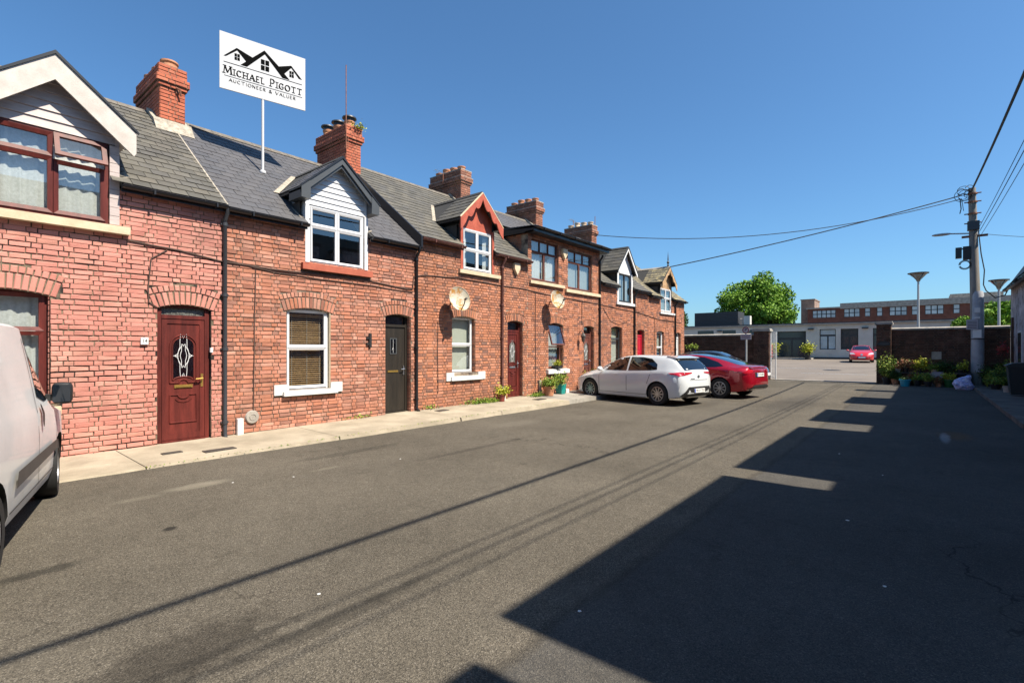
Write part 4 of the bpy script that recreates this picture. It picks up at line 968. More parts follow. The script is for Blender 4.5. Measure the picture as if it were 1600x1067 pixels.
# window box with plant on the lower window of house 4
# house 5
H5, z5f, rf5 = house('terraced house with steep white gabled dormer and bright red door', 16.87, 21.25, 4.15, 6.55,
  [dict(r=(18.40, 19.50, 3.54, 4.72), dormer=True, rec=.02, frame='frame_dark', cells=[(0, .5, 0, 1), (.5, 1, 0, 1)], behind='grey', sill=(18.15, 19.82, 3.42, 3.54), proj=.08, sillmat='paint_white'),
   dict(r=(17.78, 18.72, .9, 2.52), rise=.07, rec=.12, frame='frame_dark', cells=[(0, 1, 0, .7), (0, 1, .7, 1)], behind='roller', sill=(17.66, 18.85, .78, .9), proj=.07, sillmat='paint_white')],
  [dict(r=(20.12, 20.84, .14, 2.46), rise=.06, rec=.12, leaf='door_red', style='six', transom=.25, tmat='glass_dark')],
  dict(brick='brick_three', mortar='mortar_tan', slate='slate_old', gutters=[(16.95, 18.2), (19.7, 21.2)], gutmat='black_pvc',
       dormer=dict(xc=18.95, hw=.68, hwr=.86, ze=4.78, za=5.80, ov=.14, style='white', zwin=4.72, cheek='slate_base')))
for a in (18.27, 19.52): q = M(); q.box(a, a+.12, FY-.02, FY+.02, 3.54, 4.75); q.build('window_surround', 'paint_white', H5)
downpipe(H5, 19.76, .12, 4.1, 'black_pvc', r=.045)
# house 6
H6, z6f, rf6 = house('end terrace house with lichen-covered dormer, bare timber bargeboard and finial', 21.25, 25.6, 4.05, 6.5,
  [dict(r=(22.6, 23.88, 3.40, 4.50), dormer=True, rec=.02, frame='pvc_white', cells=[(0, .5, 0, .6), (.5, 1, 0, .6), (0, .5, .6, 1), (.5, 1, .6, 1)], behind='grey', sill=(22.45, 24.2, 3.28, 3.38), proj=.08, sillmat='paint_white'),
   dict(r=(22.15, 23.0, .95, 2.45), rise=.06, rec=.1, frame='pvc_white', cells=c_two, behind='roller_half', sill=(22.05, 23.1, .83, .95), proj=.07, sillmat='paint_white')],
  [dict(r=(24.45, 25.12, .14, 2.44), rise=.06, rec=.12, leaf='paint_white', style='six', transom=.25, tmat='glass_dark')],
  dict(brick='brick_three', mortar='mortar_tan', slate='slate_lichen', gutters=[(21.3, 22.5), (24.0, 25.6)], gutmat='black_pvc', ends=[25.6],
       dormer=dict(xc=23.24, hw=.7, hwr=.88, ze=4.75, za=5.54, ov=.18, style='lichen', zwin=4.5, cheek='slate_base')))
downpipe(H6, 24.3, .12, 4.0, 'black_pvc', r=.04)
q = M(); q.lathe((23.24, FY-.1, 5.56), [(.03, 0), (.05, .08), (.02, .12), (.07, .2), (.02, .28), (.03, .34), (.0, .75)], 8); q.build('finial', 'iron', H6)

# chimneys
for (H, zf, rf, xc, zt, bmn, ind, pots, pm, mo) in (
   (H1, z1f, rf1, 3.55, 7.48, 'brick_chimney', 1, (3, .19, .15), 'terracotta', 'mortar_dark'),
   (H2, z2f, rf2, 7.84, 7.72, 'brick_chimney', 1, (3, .20, .13, 1), 'terracotta', 'mortar_dark'),
   (H3, z3f, rf3, 12.20, 7.70, 'brick_brown', 0, (4, .20, .13), 'terracotta', 'mortar_tan'),
   (H4, z4f, rf4, 16.45, 7.60, 'brick_brown', 0, (4, .20, .13), 'terracotta', 'mortar_tan'),
   (H5, z5f, rf5, 20.85, 7.48, 'brick_brown', 0, (4, .22, .13), 'pot_pale', 'mortar_tan')):
    ch, (a, b) = chimney(H, xc, .45, 12.1, 13.6, zf(12.1)-.25, zt, bmn, ind, pots, pm, mo, seed=int(xc))
    flashing(H, a, b, 12.1, zf, 0, 13.6)
    if bmn == 'brick_brown':
        q = M(); e = .075; q.box(a-e, b+e, 12.1-e, 13.6+e, zt-.235, zt-.215); q.box(a-.04, b+.04, 12.06, 13.64, zt, zt+.03); q.build('cement_band', 'coping', ch)
q = M(); q.box(3.60, 3.66, 12.06, 12.1, 6.95, 7.08); q.tube([(3.60, 12.05, 7.06), (3.66, 12.0, 7.02), (3.68, 12.03, 6.9)], .018, 6); q.build('iron_bracket', 'rust', H1)
# white cement fillet between roofs 1 and 2
q = M(); o, v, n, L = roof_frame(4.11, 6.58); q.obox(Vector((3.585, EY, 4.115)), UX, v, n, -.014, .014, 0, L-.55, .0, .024); q.build('roof_seam', 'lead', H2)

# ------------------------------------------------------------------ plain continuation of the terrace behind the camera
for (xa, xb) in ((-5.2, -.8),):
    H = thing('brick_house', (xa, FY, 0), 'plain end of the terrace left of the pink-painted house, out of frame', 'house', 'terraced brick houses along the left of the street')
    q = M(); q.box(xa, xb-.01, FY, 15.3, -.05, 4.1); q.build('wall', 'far_brick', H)
    q = M(); q.prism([(xa, EY, 4.1), (xa, RY, 6.58), (xa, 15.5, 4.3)], (xb-xa-.01, 0, 0)); q.build('roof', 'slate_new', H)

# ------------------------------------------------------------------ houses on the right-hand side
RF = -2.83
def right_house(x0, x1, bx0, bx1, ztab, label):
    H = thing('rendered_house', (x0, RF, 0), label, 'house', 'rendered houses along the shaded right side of the street')
    q = M(); q.box(x0, x1, RF-6, RF, -.05, 4.12); q.build('wall', 'render_old', H)
    q = M(); q.prism([(x0-.0, RF+.17, 4.12), (x0-.0, -4.6, 7.45), (x0-.0, RF-6.2, 4.12)], (x1-x0-.01, 0, 0)); q.build('roof', 'slate_old' if True else '', H)
    if bx1 > bx0:
        q = M(); q.box(bx0+.1, bx1-.1, -4.4, RF+.005, 4.0, ztab-.12); q.build('dormer', 'render_old', H)
        q = M(); q.box(bx0, bx1, -4.7, -2.8, ztab-.14, ztab); q.build('dormer_roof', 'slate_base', H)
        if bx1-bx0 > 1.5:
            win2 = M(); win2.box(bx0+.8, bx1-.8, RF+.008, RF+.03, 4.6, 5.9); win2.build('window', 'pvc_white', H)
            for k in range(3):
                a = bx0+.86+k*(bx1-bx0-1.6)/3; q = M(); q.box(a, a+(bx1-bx0-1.6)/3-.12, RF+.03, RF+.034, 4.68, 5.82); q.build('pane', 'pane_far_dark', H)
    q = M(); q.box(x0, x1-.01, RF+.15, RF+.26, 4.02, 4.12); q.build('gutter', 'black_pvc', H)
    if x1 < 27:
        for (a, b, c, d, m_) in ((x0+.7, x0+1.6, .1, 2.2, 'door_black'), (x0+2.3, x0+3.4, .95, 2.3, 'pvc_white')):
            q = M(); q.box(a, b, RF+.004, RF+.035, c, d, 0); wq = q.build('door' if c < .5 else 'window', m_, H)
            if c > .5: q = M(); q.box(a+.07, b-.07, RF+.035, RF+.039, c+.07, d-.07); q.build('pane', 'pane_far_dark', wq)
    return H
ends = [-14, -8.6, -3, 2.72, 7.55, 12.95, 17.4, 22.6, 29.49]
tabs = [(-13, -9), (-8.0, -3.2), (-2.4, 2.5), (2.93, 7.29), (7.83, 12.5), (13.6, 16.4), (18.5, 21.1), (24.2, 25.0)]
rl = ['far end of the right-hand row behind the viewpoint', 'second house behind the viewpoint with flat dormer', 'rendered house beside the viewpoint with flat dormer', 'rendered house just right of the viewpoint with flat dormer',
      'second rendered house along the right with wide flat dormer', 'third rendered house along the right with narrower dormer', 'fourth rendered house along the right with narrow dormer', 'peeling whitewashed house at the far right beside the end wall']
for i in range(8): right_house(ends[i], ends[i+1], tabs[i][0], tabs[i][1], (6.62, 6.62, 6.28, 6.55, 6.58, 6.6, 6.4, 6.7)[i], rl[i])
RH = [o for o in bpy.data.objects if o.get('label') == rl[7]][0]
mb = M(); rg = random.Random(8)
for i in range(34): # ragged slates at the eaves of the last house
    x = 22.7+i*.2; mb.prism([(x, RF+.34+rg.uniform(-.02, .03), 3.98+rg.uniform(0, .03)), (x, RF+.15, 4.20), (x, RF-.3, 4.80), (x, RF-.3, 4.72)], (.185, 0, 0), t=rg.random())
q = mb.build('slate', 'slate_old', RH); q['kind'] = 'stuff'
q = M(); q.box(28.6, 29.0, RF+.004, RF+.05, .5, 2.9); q.build('bricked_up_panel', 'brick_dark', RH)
q = M(); q.box(26.2, 27.2, RF+.004, RF+.04, 1.0, 2.3); wq = q.build('window', 'pvc_white', RH)
q = M(); q.box(26.27, 27.13, RF+.04, RF+.044, 1.07, 2.23); q.build('pane', 'pane_far_dark', wq)

# ------------------------------------------------------------------ end wall with gate pillars
EX = 29.5
def end_wall(y0, y1, zt, label):
    Wt = thing('garden_wall', (EX, y0, 0), label, 'wall', 'brown brick walls closing the street')
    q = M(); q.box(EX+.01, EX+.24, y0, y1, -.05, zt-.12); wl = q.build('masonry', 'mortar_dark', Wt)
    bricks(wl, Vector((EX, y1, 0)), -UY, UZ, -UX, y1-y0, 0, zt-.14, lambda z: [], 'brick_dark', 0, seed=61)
    y = y0
    while y < y1-.05:
        ye = min(y+.9, y1); q = M(); q.prism([(EX-.05, y+.004, zt-.12), (EX+.29, y+.004, zt-.12), (EX+.29, y+.004, zt-.05), (EX+.12, y+.004, zt), (EX-.05, y+.004, zt-.05)], (0, ye-y-.008, 0)); q.build('coping_stone', 'coping', Wt); y += .9
    return Wt
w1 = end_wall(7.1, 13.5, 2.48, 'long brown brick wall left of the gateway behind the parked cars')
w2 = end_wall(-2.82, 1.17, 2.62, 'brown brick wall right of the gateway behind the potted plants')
def pillar(y0, y1, zt, label):
    P = thing('gate_pillar', (EX, y0, 0), label, 'pillar', 'brick pillars either side of the gateway')
    q = M(); q.box(EX-.28, EX+.24, y0+.01, y1-.01, -.05, zt-.15); m_ = q.build('shaft', 'mortar_dark', P)
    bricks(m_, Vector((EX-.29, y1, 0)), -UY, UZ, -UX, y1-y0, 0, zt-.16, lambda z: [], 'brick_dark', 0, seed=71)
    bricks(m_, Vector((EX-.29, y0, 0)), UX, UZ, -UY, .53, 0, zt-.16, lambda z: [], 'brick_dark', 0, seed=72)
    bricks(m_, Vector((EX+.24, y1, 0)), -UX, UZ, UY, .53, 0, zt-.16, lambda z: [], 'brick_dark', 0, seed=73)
    q = M(); q.box(EX-.36, EX+.32, y0-.07, y1+.07, zt-.15, zt-.06); q.box(EX-.33, EX+.29, y0-.04, y1+.04, zt-.06, zt); q.build('cap', 'coping', P)
    return P
P1 = pillar(6.35, 7.1, 2.72, 'left gate pillar of brown brick with pale stone cap')
P2 = pillar(1.17, 1.72, 2.92, 'right gate pillar of brown brick with oval plaque and pale cap')
q = M(); n_ = 20; pts = [(EX-.305, 1.44+.26*math.cos(2*math.pi*i/n_), 1.87+.11*math.sin(2*math.pi*i/n_)) for i in range(n_)]; q.prism(pts, (-.02, 0, 0)); solo(q, 'plaque', 'black_trim', 'dark oval name plaque fixed to the right gate pillar', 'plaque')
q = M(); q.prism([(EX-.327, 1.44+.2*math.cos(2*math.pi*i/n_), 1.86+.045*math.sin(2*math.pi*i/n_)) for i in range(n_)], (-.003, 0, 0)); 
pq = q.build('plaque_band', 'grey_pipe', None); pl = [o for o in bpy.data.objects if o.name == 'plaque'][0]; pq.parent = pl; pq.location = -pl.location
q = M(); q.box(EX-.05, EX-.012, -.62, -.28, 1.15, 1.5); solo(q, 'vent_plate', 'coping', 'small square pale plate on the brown wall above the potted plants', 'plate')

def rod_gate(p0, p1, z0, z1, label):
    G = thing('metal_gate', (p0[0], p0[1], 0), label, 'gate'); a, b = Vector((*p0, 0)), Vector((*p1, 0)); q = M()
    for p in (a, b): q.tube([p+UZ*z0, p+UZ*z1], .027, 8)
    for z in (z0+.1, (z0+z1)/2, z1-.03): q.tube([a+UZ*z, b+UZ*z], .02, 6)
    q.build('gate_frame', 'paint_white', G)
    for i in range(1, 4):
        t = i/4; q = M(); q.tube([a+(b-a)*t+UZ*(z0+.1), a+(b-a)*t+UZ*(z1-.03)], .009, 6); q.build('bar', 'paint_white', G)
rod_gate((29.3, 6.28), (28.45, 5.86), .06, 2.5, 'white tubular metal gate standing open against the left pillar')

# ------------------------------------------------------------------ far buildings
def far_window(parent, X, y0, y1, z0, z1, frame='frame_dark', pane='pane_far_dark', panes=((0, 1, 0, 1),), f=.09):
    q = M(); x_ = X-.02
    q.box(x_, x_+.05, y0, y1, z0, z1); wo = q.build('window', frame, parent)
    for (a, b, c, d) in panes:
        p = M(); p.box(x_-.015, x_, y0+(y1-y0)*a+f, y0+(y1-y0)*b-f, z0+(z1-z0)*c+f, z0+(z1-z0)*d-f); p.build('pane', pane if isinstance(pane, str) else pane[0], wo)
    return wo
X5 = 59.; G0 = cz(59)
B = thing('white_building', (X5, 8, G0), 'long low white rendered office with dark-framed doors beyond the gate', 'building')
mb = M(); opn = [(9.35, 12.0, G0, 3.5), (6.75, 8.15, 1.6, 3.65), (4.9, 6.35, 1.6, 3.65), (2.2, 3.75, 1.6, 3.65)]
yy = sorted({-3.2, 30.0, *[a for o in opn for a in o[:2]]})
for a, b in zip(yy[:-1], yy[1:]):
    op = [o for o in opn if o[0] <= a+.01 and b-.01 <= o[1]]
    if op: 
        if op[0][2] > G0+.1: mb.box(X5, X5+.3, a, b, G0-.6, op[0][2])
        mb.box(X5, X5+.3, a, b, op[0][3], 4.1)
    else: mb.box(X5, X5+.3, a, b, G0-.6, 4.1)
mb.box(X5+.5, X5+14, -3.2, 30, G0-.6, 4.05)
mb.build('wall', 'render_white', B)
q = M(); q.box(X5-.25, X5+14.3, -3.4, 30.2, 4.1, 4.32); q.build('roof', 'panel_dark', B)
q = M(); q.box(X5-.30, X5-.25, -3.4, 30.2, 4.1, 4.22); q.build('fascia', 'coping', B)
far_window(B, X5+.3, 9.35, 12.0, G0, 3.5, panes=((0, .5, 0, .72), (.5, 1, 0, .72), (0, 1, .74, 1)))
for (a, b) in ((6.75, 8.15), (4.9, 6.35), (2.2, 3.75)): far_window(B, X5+.25, a, b, 1.6, 3.65, panes=((0, .5, 0, .68), (.5, 1, 0, .68), (0, 1, .70, 1)), pane='pane_far' if a > 6 else 'pane_far_dark', f=.07)
for (a, b) in ((18.6, 20.4), (16.2, 17.6), (13.8, 15.3)): far_window(B, X5, a, b, 3.35, 3.75, f=.05)
for y in (12.7, 8.9, 4.35, 17.9): q = M(); q.box(X5-.35, X5, y-.25, y+.25, 3.62, 3.74); q.build('wall_light', 'panel_dark', B)
q = M(); q.box(57.2, X5-.001, 8.6, 12.6, G0-.1, G0+.12); q.build('step', 'coping', B)
q = M(); q.box(X5-.15, X5-.001, 1.5, 9.2, G0-.1, G0+.18); q.build('plinth', 'panel_dark', B)
q = M()
q.box(60.5, 63, 16.35, 21.3, 4.32, 5.95)
mb2 = q; o_ = solo(mb2, 'plant_enclosure', 'panel_dark', 'dark grey louvred plant enclosure on the white building roof', 'enclosure', loc=(60.5, 18, 4.32))
for k in range(10):
    q = M(); q.box(60.46, 60.5, 16.4, 21.25, 4.36+k*.155, 4.36+k*.155+.11); z_ = q.build('louvre', 'panel_dark', None); z_.parent = o_; z_.location = -o_.location
q = M(); q.box(60.5, 61.2, 15.1, 15.75, 4.32, 5.4); q.tube([(60.8, 15.9, 4.32), (60.8, 15.95, 5.1), (60.8, 16.2, 5.1)], .05, 6); solo(q, 'air_conditioner', 'render_white', 'pale air conditioning unit beside the dark roof enclosure', 'air conditioner', loc=(60.8, 15.4, 4.32))
# lower flat annex to the right of the white building
B2 = thing('white_annex', (56, -6, G0), 'low white annex with grey flat roof seen over the end wall', 'building')
q = M(); q.box(57, 66, -14, -3.5, G0-.5, 3.55); q.build('wall', 'render_white', B2)
q = M(); q.box(56.7, 66.3, -14.2, -3.45, 3.55, 3.75); q.build('roof', 'coping', B2)
# far brick building
X6 = 110.
B3 = thing('brick_block', (X6, 0, 0), 'long red-brick block with pale fascia and rows of windows far behind', 'building')
q = M(); q.box(X6, X6+12, -40, 12.0, 0, 9.1); q.box(X6+.01, X6+10, 11.98, 17.14, 0, 9.25); q.build('wall', 'far_brick', B3)
q = M(); q.box(X6-.3, X6+12.2, -40, 11.9, 9.1, 10.1); q.box(X6-.3, X6+10.1, 11.9, 17.4, 9.25, 9.5); q.build('fascia', 'coping', B3)
q = M(); q.box(X6+2, X6+8, 16.3, 18.6, 0, 11.2); q.box(X6+1.9, X6+8.1, 16.2, 18.7, 11.2, 11.4); q.build('stair_tower', 'far_brick_pale', B3)
q = M(); q.box(X6+3, X6+9, -10, -3.5, 10.0, 11.0); q.build('roof_plant', 'coping', B3)
y = 16.1
for (y0, n_, w_) in ((16.3, 5, .72), (11.3, 3, .78), (8.15, 1, .78), (6.4, 1, .78), (4.6, 3, .78), (1.55, 1, .78), (-.2, 3, .78), (-3.8, 1, .8), (-5.9, 1, .8)):
    for k in range(n_):
        b = y0-k*(w_+.02); far_window(B3, X6, b-w_, b, 7.55, 9.05 if y0 < 12 else 8.95, frame='frame_dark', pane='pane_far', panes=((0, 1, 0, .5), (0, 1, .5, 1)), f=.07)

# ------------------------------------------------------------------ trees
def tree(name, base, crown_c, rad, n, leaf, m, label, seed, trunk_r=.3, group=None, lobes=16):
    T = thing(name, base, label, 'tree', group); rg = random.Random(seed); q = M(); c = Vector(crown_c); b = Vector(base)
    q.tube([b, b+(c-b)*.35+Vector((.1, .1, 0)), b+(c-b)*.75], [trunk_r, trunk_r*.75, trunk_r*.5], 9)
    L = []
    for i in range(lobes):
        a = rg.uniform(0, 6.28); e = math.asin(rg.uniform(-.55, 1)); rr = rg.uniform(.5, .78) if lobes < 40 else rg.uniform(.45, .92)
        p = c+Vector((math.cos(a)*math.cos(e)*rad[0]*rr, math.sin(a)*math.cos(e)*rad[1]*rr, math.sin(e)*rad[2]*rr)); L.append((p, rg.uniform(.30, .46) if lobes < 40 else rg.uniform(.17, .33)))
        s0 = b+(c-b)*rg.uniform(.35, .75); q.tube([s0, (s0+p)/2+Vector((0, 0, .05*rad[2])), p], [trunk_r*.4, trunk_r*.25, trunk_r*.08], 6)
    q.build('trunk', 'bark', T, smooth=40)
    q = M()
    for i in range(n):
        p0, r0 = L[rg.randrange(lobes)]; d = Vector((rg.gauss(0, 1), rg.gauss(0, 1), rg.gauss(0, 1))).normalized()*(rg.random()**.35)
        p = p0+Vector((d.x*rad[0]*r0, d.y*rad[1]*r0, d.z*rad[2]*r0)); q.leaf(p, leaf, rg)
    q.build('crown', m, T)
tree('sycamore_tree', (72, 17.2, 0), (72, 17.2, 6.9), (4.9, 4.9, 4.5), 22000, .20, 'leaf_tree', 'large round bright green tree behind the white building', 5, .35, lobes=64)
tree('conifer_tree', (62, 24.2, 0), (62, 24.2, 4.4), (1.4, 1.6, 2.6), 2600, .16, 'leaf_dark', 'dark conifer at the left end of the white building', 6, .15, lobes=14)
for i, (x, y, r, h, lab) in enumerate(((50, -4.4, 1.6, 4.0, 'leafy green tree right of the pole above the end wall'), (50, -2.55, 1.0, 3.6, 'small leafy tree just left of the utility pole above the wall'), (52, -6.6, 1.9, 4.2, 'leafy green tree at the far right behind the lamp post'))):
    tree('sycamore_tree', (x, y, 0), (x, y, h-.3), (r, r, r*.8), 3600, .17, 'leaf_tree', lab, 20+i, .12, 'green trees behind the end wall', lobes=16)

# ------------------------------------------------------------------ lamp posts in the car park
for (y, zt, lab) in ((.25, 6.55, 'tall inverted-cone lamp post above the end wall, left of the utility pole'), (-3.35, 5.8, 'shorter inverted-cone lamp post right of the utility pole')):
    T = thing('lamp_post', (40, y, 0), lab, 'lamp post', 'inverted-cone lamp posts behind the end wall')
    hr = .5 if y > 0 else .42
    q = M(); q.tube([(40, y, 0), (40, y, zt-.75)], [.09, .055], 10); q.build('post', 'steel_grey', T, smooth=40)
    q = M(); q.lathe((40, y, zt-.75), [(.06, 0), (.10, .05), (.12, .18), (hr, .52)], 18); q.build('lamp_shade', 'glass_dark', T, smooth=40)
    q = M(); q.lathe((40, y, zt-.75), [(hr+.03, .50), (hr+.04, .55), (.0, .58)], 18); q.build('lamp_cap', 'panel_dark', T, smooth=40)
    q = M(); q.lathe((40, y, zt-.70), [(.0, .0), (.09, .02), (.10, .3), (.0, .34)], 10); q.build('bulb', 'plate', T, smooth=40)
    q = M()
    for k in range(4):
        a = k*math.pi/2+.6; q.tube([(40+.1*math.cos(a), y+.1*math.sin(a), zt-.65), (40+hr*math.cos(a), y+hr*math.sin(a), zt-.24)], .016, 5)
    q.build('bracket', 'panel_dark', T)
# ------------------------------------------------------------------ utility pole with street light
PX, PY = 28.8, -1.76
U = thing('utility_pole', (PX, PY, 0), 'tall grey wooden utility pole with cables, black boxes and street light arm', 'pole')
q = M(); q.tube([(PX, PY, -.05), (PX+.02, PY+.08, 4.3), (PX+.05, PY+.17, 8.45)], [.19, .165, .125], 14); q.build('shaft', 'pole_grey', U, smooth=40)
q = M(); q.lathe((PX, PY, 0), [(.215, .65), (.205, 3.9), (.17, 4.05)], 16); q.build('sleeve', 'sleeve', U, smooth=40)
q = M(); q.lathe((PX, PY, 0), [(.222, 2.02), (.226, 2.02), (.226, 2.06), (.222, 2.06)], 16); q.build('strap', 'black_trim', U, smooth=40)
for (z, w_, h, m_) in ((3.3, .09, .16, 'paint_white'), (2.35, .13, .26, 'plate'), (2.95, .09, .06, 'paint_white')):
    q = M(); q.box(PX-.235, PX-.205, PY-w_+.02, PY+w_+.02, z-h, z+h*.3); q.build('notice', m_, U)
q = M(); q.box(PX-.28, PX-.22, PY+.0, PY+.36, 2.44, 2.86); q.build('sign_plate', 'sign_grey', U)
for k in range(5): q = M(); q.box(PX-.284, PX-.28, PY+.04, PY+.32, 2.50+k*.065, 2.515+k*.065); q.build('print_line', 'ink', U)
for z in (8.2, 7.85, 7.35, 6.95): q = M(); q.lathe((PX, PY+.15, z), [(.13, -.03), (.16, -.03), (.16, .03), (.13, .03)], 12); q.tube([(PX-.05, PY-.12, z), (PX-.05, PY+.42, z)], .025, 6); q.build('pole_band', 'rust', U)
q = M(); q.box(PX-.17, PX+.12, PY-.06, PY+.32, 6.65, 7.02); q.build('junction_box', 'grey_pipe', U)
q = M(); q.box(PX-.06, PX+.02, PY-.32, PY+.5, 6.35, 6.44); q.build('cross_bar', 'rust', U)
q = M(); q.box(PX-.2, PX+.05, PY+.50, PY+.70, 5.5, 5.95); q.build('transformer_box', 'black_pvc', U)
q = M(); q.box(PX-.15, PX+.05, PY+.24, PY+.46, 5.42, 5.98); q.tube([(PX, PY+.1, 5.9), (PX, PY+.6, 5.9)], .03, 6); q.build('equipment_box', 'black_trim', U)
q = M(); rg = random.Random(3)
for k in range(5):
    a = rg.uniform(.12, .25); q.tube([(PX-.12, PY+.4+a*math.cos(t*.5), 5.25+a*math.sin(t*.5)-.05) for t in range(13)], .009, 5)
for k in range(7):
    a = rg.uniform(.12, .26); cy_, cz_ = PY+.35+rg.uniform(-.1, .25), 8.2+rg.uniform(-.1, .3)
    q.tube([(PX-.12+rg.uniform(-.05, .05), cy_+a*math.cos(t*.5), cz_+a*math.sin(t*.5)) for t in range(13)], .012, 5)
q.tube([(PX-.1, PY+.55, 8.0), (PX-.1, PY+.52, 7.6), (PX-.1, PY+.56, 7.4)], .02, 6); q.tube([(PX-.1, PY+.50, 8.0), (PX-.1, PY+.44, 7.5)], .012, 6)
q.build('cable_loop', 'cable', U)
q = M(); q.tube([(PX-.15, PY-.02, 6.6), (PX-.19, PY-.10, 5.6), (PX-.2, PY-.2, 4.9), (PX-.2, PY-.17, 4.3), (PX-.2, PY-.25, 4.05), (28.9, PY-.55, 3.75), (29.0, PY-.85, 3.85), (29.2, -2.8, 4.3)], .022, 6); q.build('drop_cable', 'cable', U)
q = M(); q.tube([(PX, PY+.16, 6.52), (PX-.05, PY+.9, 6.6)], .028, 8); q.build('arm', 'steel_grey', U)
q = M()
hp = [(0, .05, .03), (.12, .09, .05), (.3, .12, .06), (.55, .10, .05), (.66, .04, .02)]
n0 = 0
for (t, wd, hh) in hp:
    for k in range(10):
        a = 2*math.pi*k/10; q.v.append((PX-.05+wd*math.cos(a), PY+.85+t*.95, 6.60+hh*math.sin(a)))
for i in range(len(hp)-1):
    for k in range(10): q.face((i*10+k, i*10+(k+1) % 10, i*10+10+(k+1) % 10, i*10+10+k))
q.face(list(range(10))); q.face([40+k for k in range(10)])
q.build('street_light', 'steel_grey', U, smooth=50)

def wire(name, a, b, sag, r, label, n=22, m='cable', group='overhead wires strung from the utility pole'):
    a, b = Vector(a), Vector(b); q = M()
    pts = [a+(b-a)*(i/n)-UZ*sag*4*(i/n)*(1-i/n) for i in range(n+1)]
    q.tube(pts, r, 6); return solo(q, name, m, label, 'wire', loc=tuple(a), group=group)
TP = (PX, PY+.5, 8.05)
wire('overhead_wire', TP, (20.45, 11.9, 6.95), .75, .016, 'thin sagging wire from the pole to the far chimney')
wire('overhead_wire', (PX, PY+.5, 8.2), (23.3, 9.4, 5.55), .12, .022, 'taut thick wire from the pole to the last dormer')
BP = (-17, -1.9)
wire('overhead_wire', (PX, PY+.2, 8.3), (BP[0], BP[1]-.2, 8.3), .75, .032, 'thick cable rising from the pole top to the upper right', n=40)
for k, dy in enumerate((.14, .07, -.06)):
    wire('overhead_wire', (PX, PY-.1+dy*.5, 6.7-.12*k), (BP[0], BP[1]+dy, 6.9-.14*k), .45, .008 if k != 1 else .010, ['upper of three thin wires running right from the pole', 'middle of three thin wires running right from the pole', 'lowest of three thin wires running right from the pole'][k], n=40)
wire('overhead_wire', (PX, PY-.3, 6.42), (33.5, -6.5, 6.55), .12, .010, 'thin service wire leaving the cross bar to the right')
q = M(); q.tube([(BP[0], BP[1], 0), (BP[0], BP[1], 8.8)], [.17, .12], 10); solo(q, 'utility_pole', 'pole_grey', 'second wooden utility pole behind the viewpoint', 'pole', loc=(BP[0], BP[1], 0))

# ------------------------------------------------------------------ cables pinned along the facades
def wcable(pts, r, label, m='cable_brown'):
    q = M(); P = []
    pts = [Vector((x, FY-.02 if len(p) < 3 else p[2], z)) for p in pts for (x, z) in [(p[0], p[1])]]
    rg = random.Random(int(pts[0].x*13))
    for i in range(len(pts)-1):
        a, b = pts[i], pts[i+1]; N = max(1, int((b-a).length/.35))
        for k in range(N): P.append(a+(b-a)*(k/N)+Vector((0, 0, rg.uniform(-.008, .008) if abs(b.x-a.x) > .1 else 0))+Vector((rg.uniform(-.006, .006) if abs(b.x-a.x) < .1 else 0, 0, 0)))
    P.append(pts[-1]); q.tube(P, r, 6); return solo(q, 'wall_cable', m, label, 'cable', loc=tuple(P[0]), group='cables clipped along the brick fronts')
wcable([(2.2, 3.30), (2.9, 3.24), (3.5, 3.16), (3.66, 3.15), (4.4, 3.12), (5.0, 3.13), (6.62, 3.13), (7.6, 3.05), (7.8, 3.06), (7.83, 3.35), (8.05, 3.42), (9.3, 3.50), (11.0, 3.47), (12.3, 3.47), (13.2, 3.40), (15.6, 3.35), (17.0, 3.32), (18.3, 3.25), (20.2, 3.2), (22.3, 3.0), (25.2, 2.95)], .013, 'brown cable clipped along the whole terrace under the upper windows')
wcable([(3.55, 3.19), (4.5, 3.06), (5.0, 3.05), (6.7, 3.02), (7.8, 2.98)], .009, 'second thinner cable just below the main one on the black-door house')
wcable([(4.12, 3.07), (4.10, 2.2), (4.08, .45)], .009, 'vertical cable left of the wooden-blind window')
wcable([(2.72, 3.22), (2.50, 3.05), (2.46, 2.6), (2.47, 2.35), (2.58, 2.28)], .010, 'cable looping down to the maroon door of the pink house', 'brick_paint' if False else 'cable_brown')
wcable([(8.62, 2.3), (8.6, 1.6), (8.62, .5)], .009, 'vertical cable below the larger rusty dish')
wcable([(12.75, 3.45), (12.74, 2.6), (12.76, 1.5), (12.74, .4)], .011, 'vertical cable right of the maroon door with oval glass')
wcable([(15.55, 3.3), (15.55, 2.5)], .011, 'short vertical cable above the wall lantern')
wcable([(17.1, 3.2), (17.7, 2.72), (18.4, 2.6), (19.1, 2.75), (19.7, 3.2)], .008, 'drooping cable under the white dormer')
wcable([(21.9, 3.0), (21.9, 1.0)], .009, 'vertical cable left of the end house lower window')

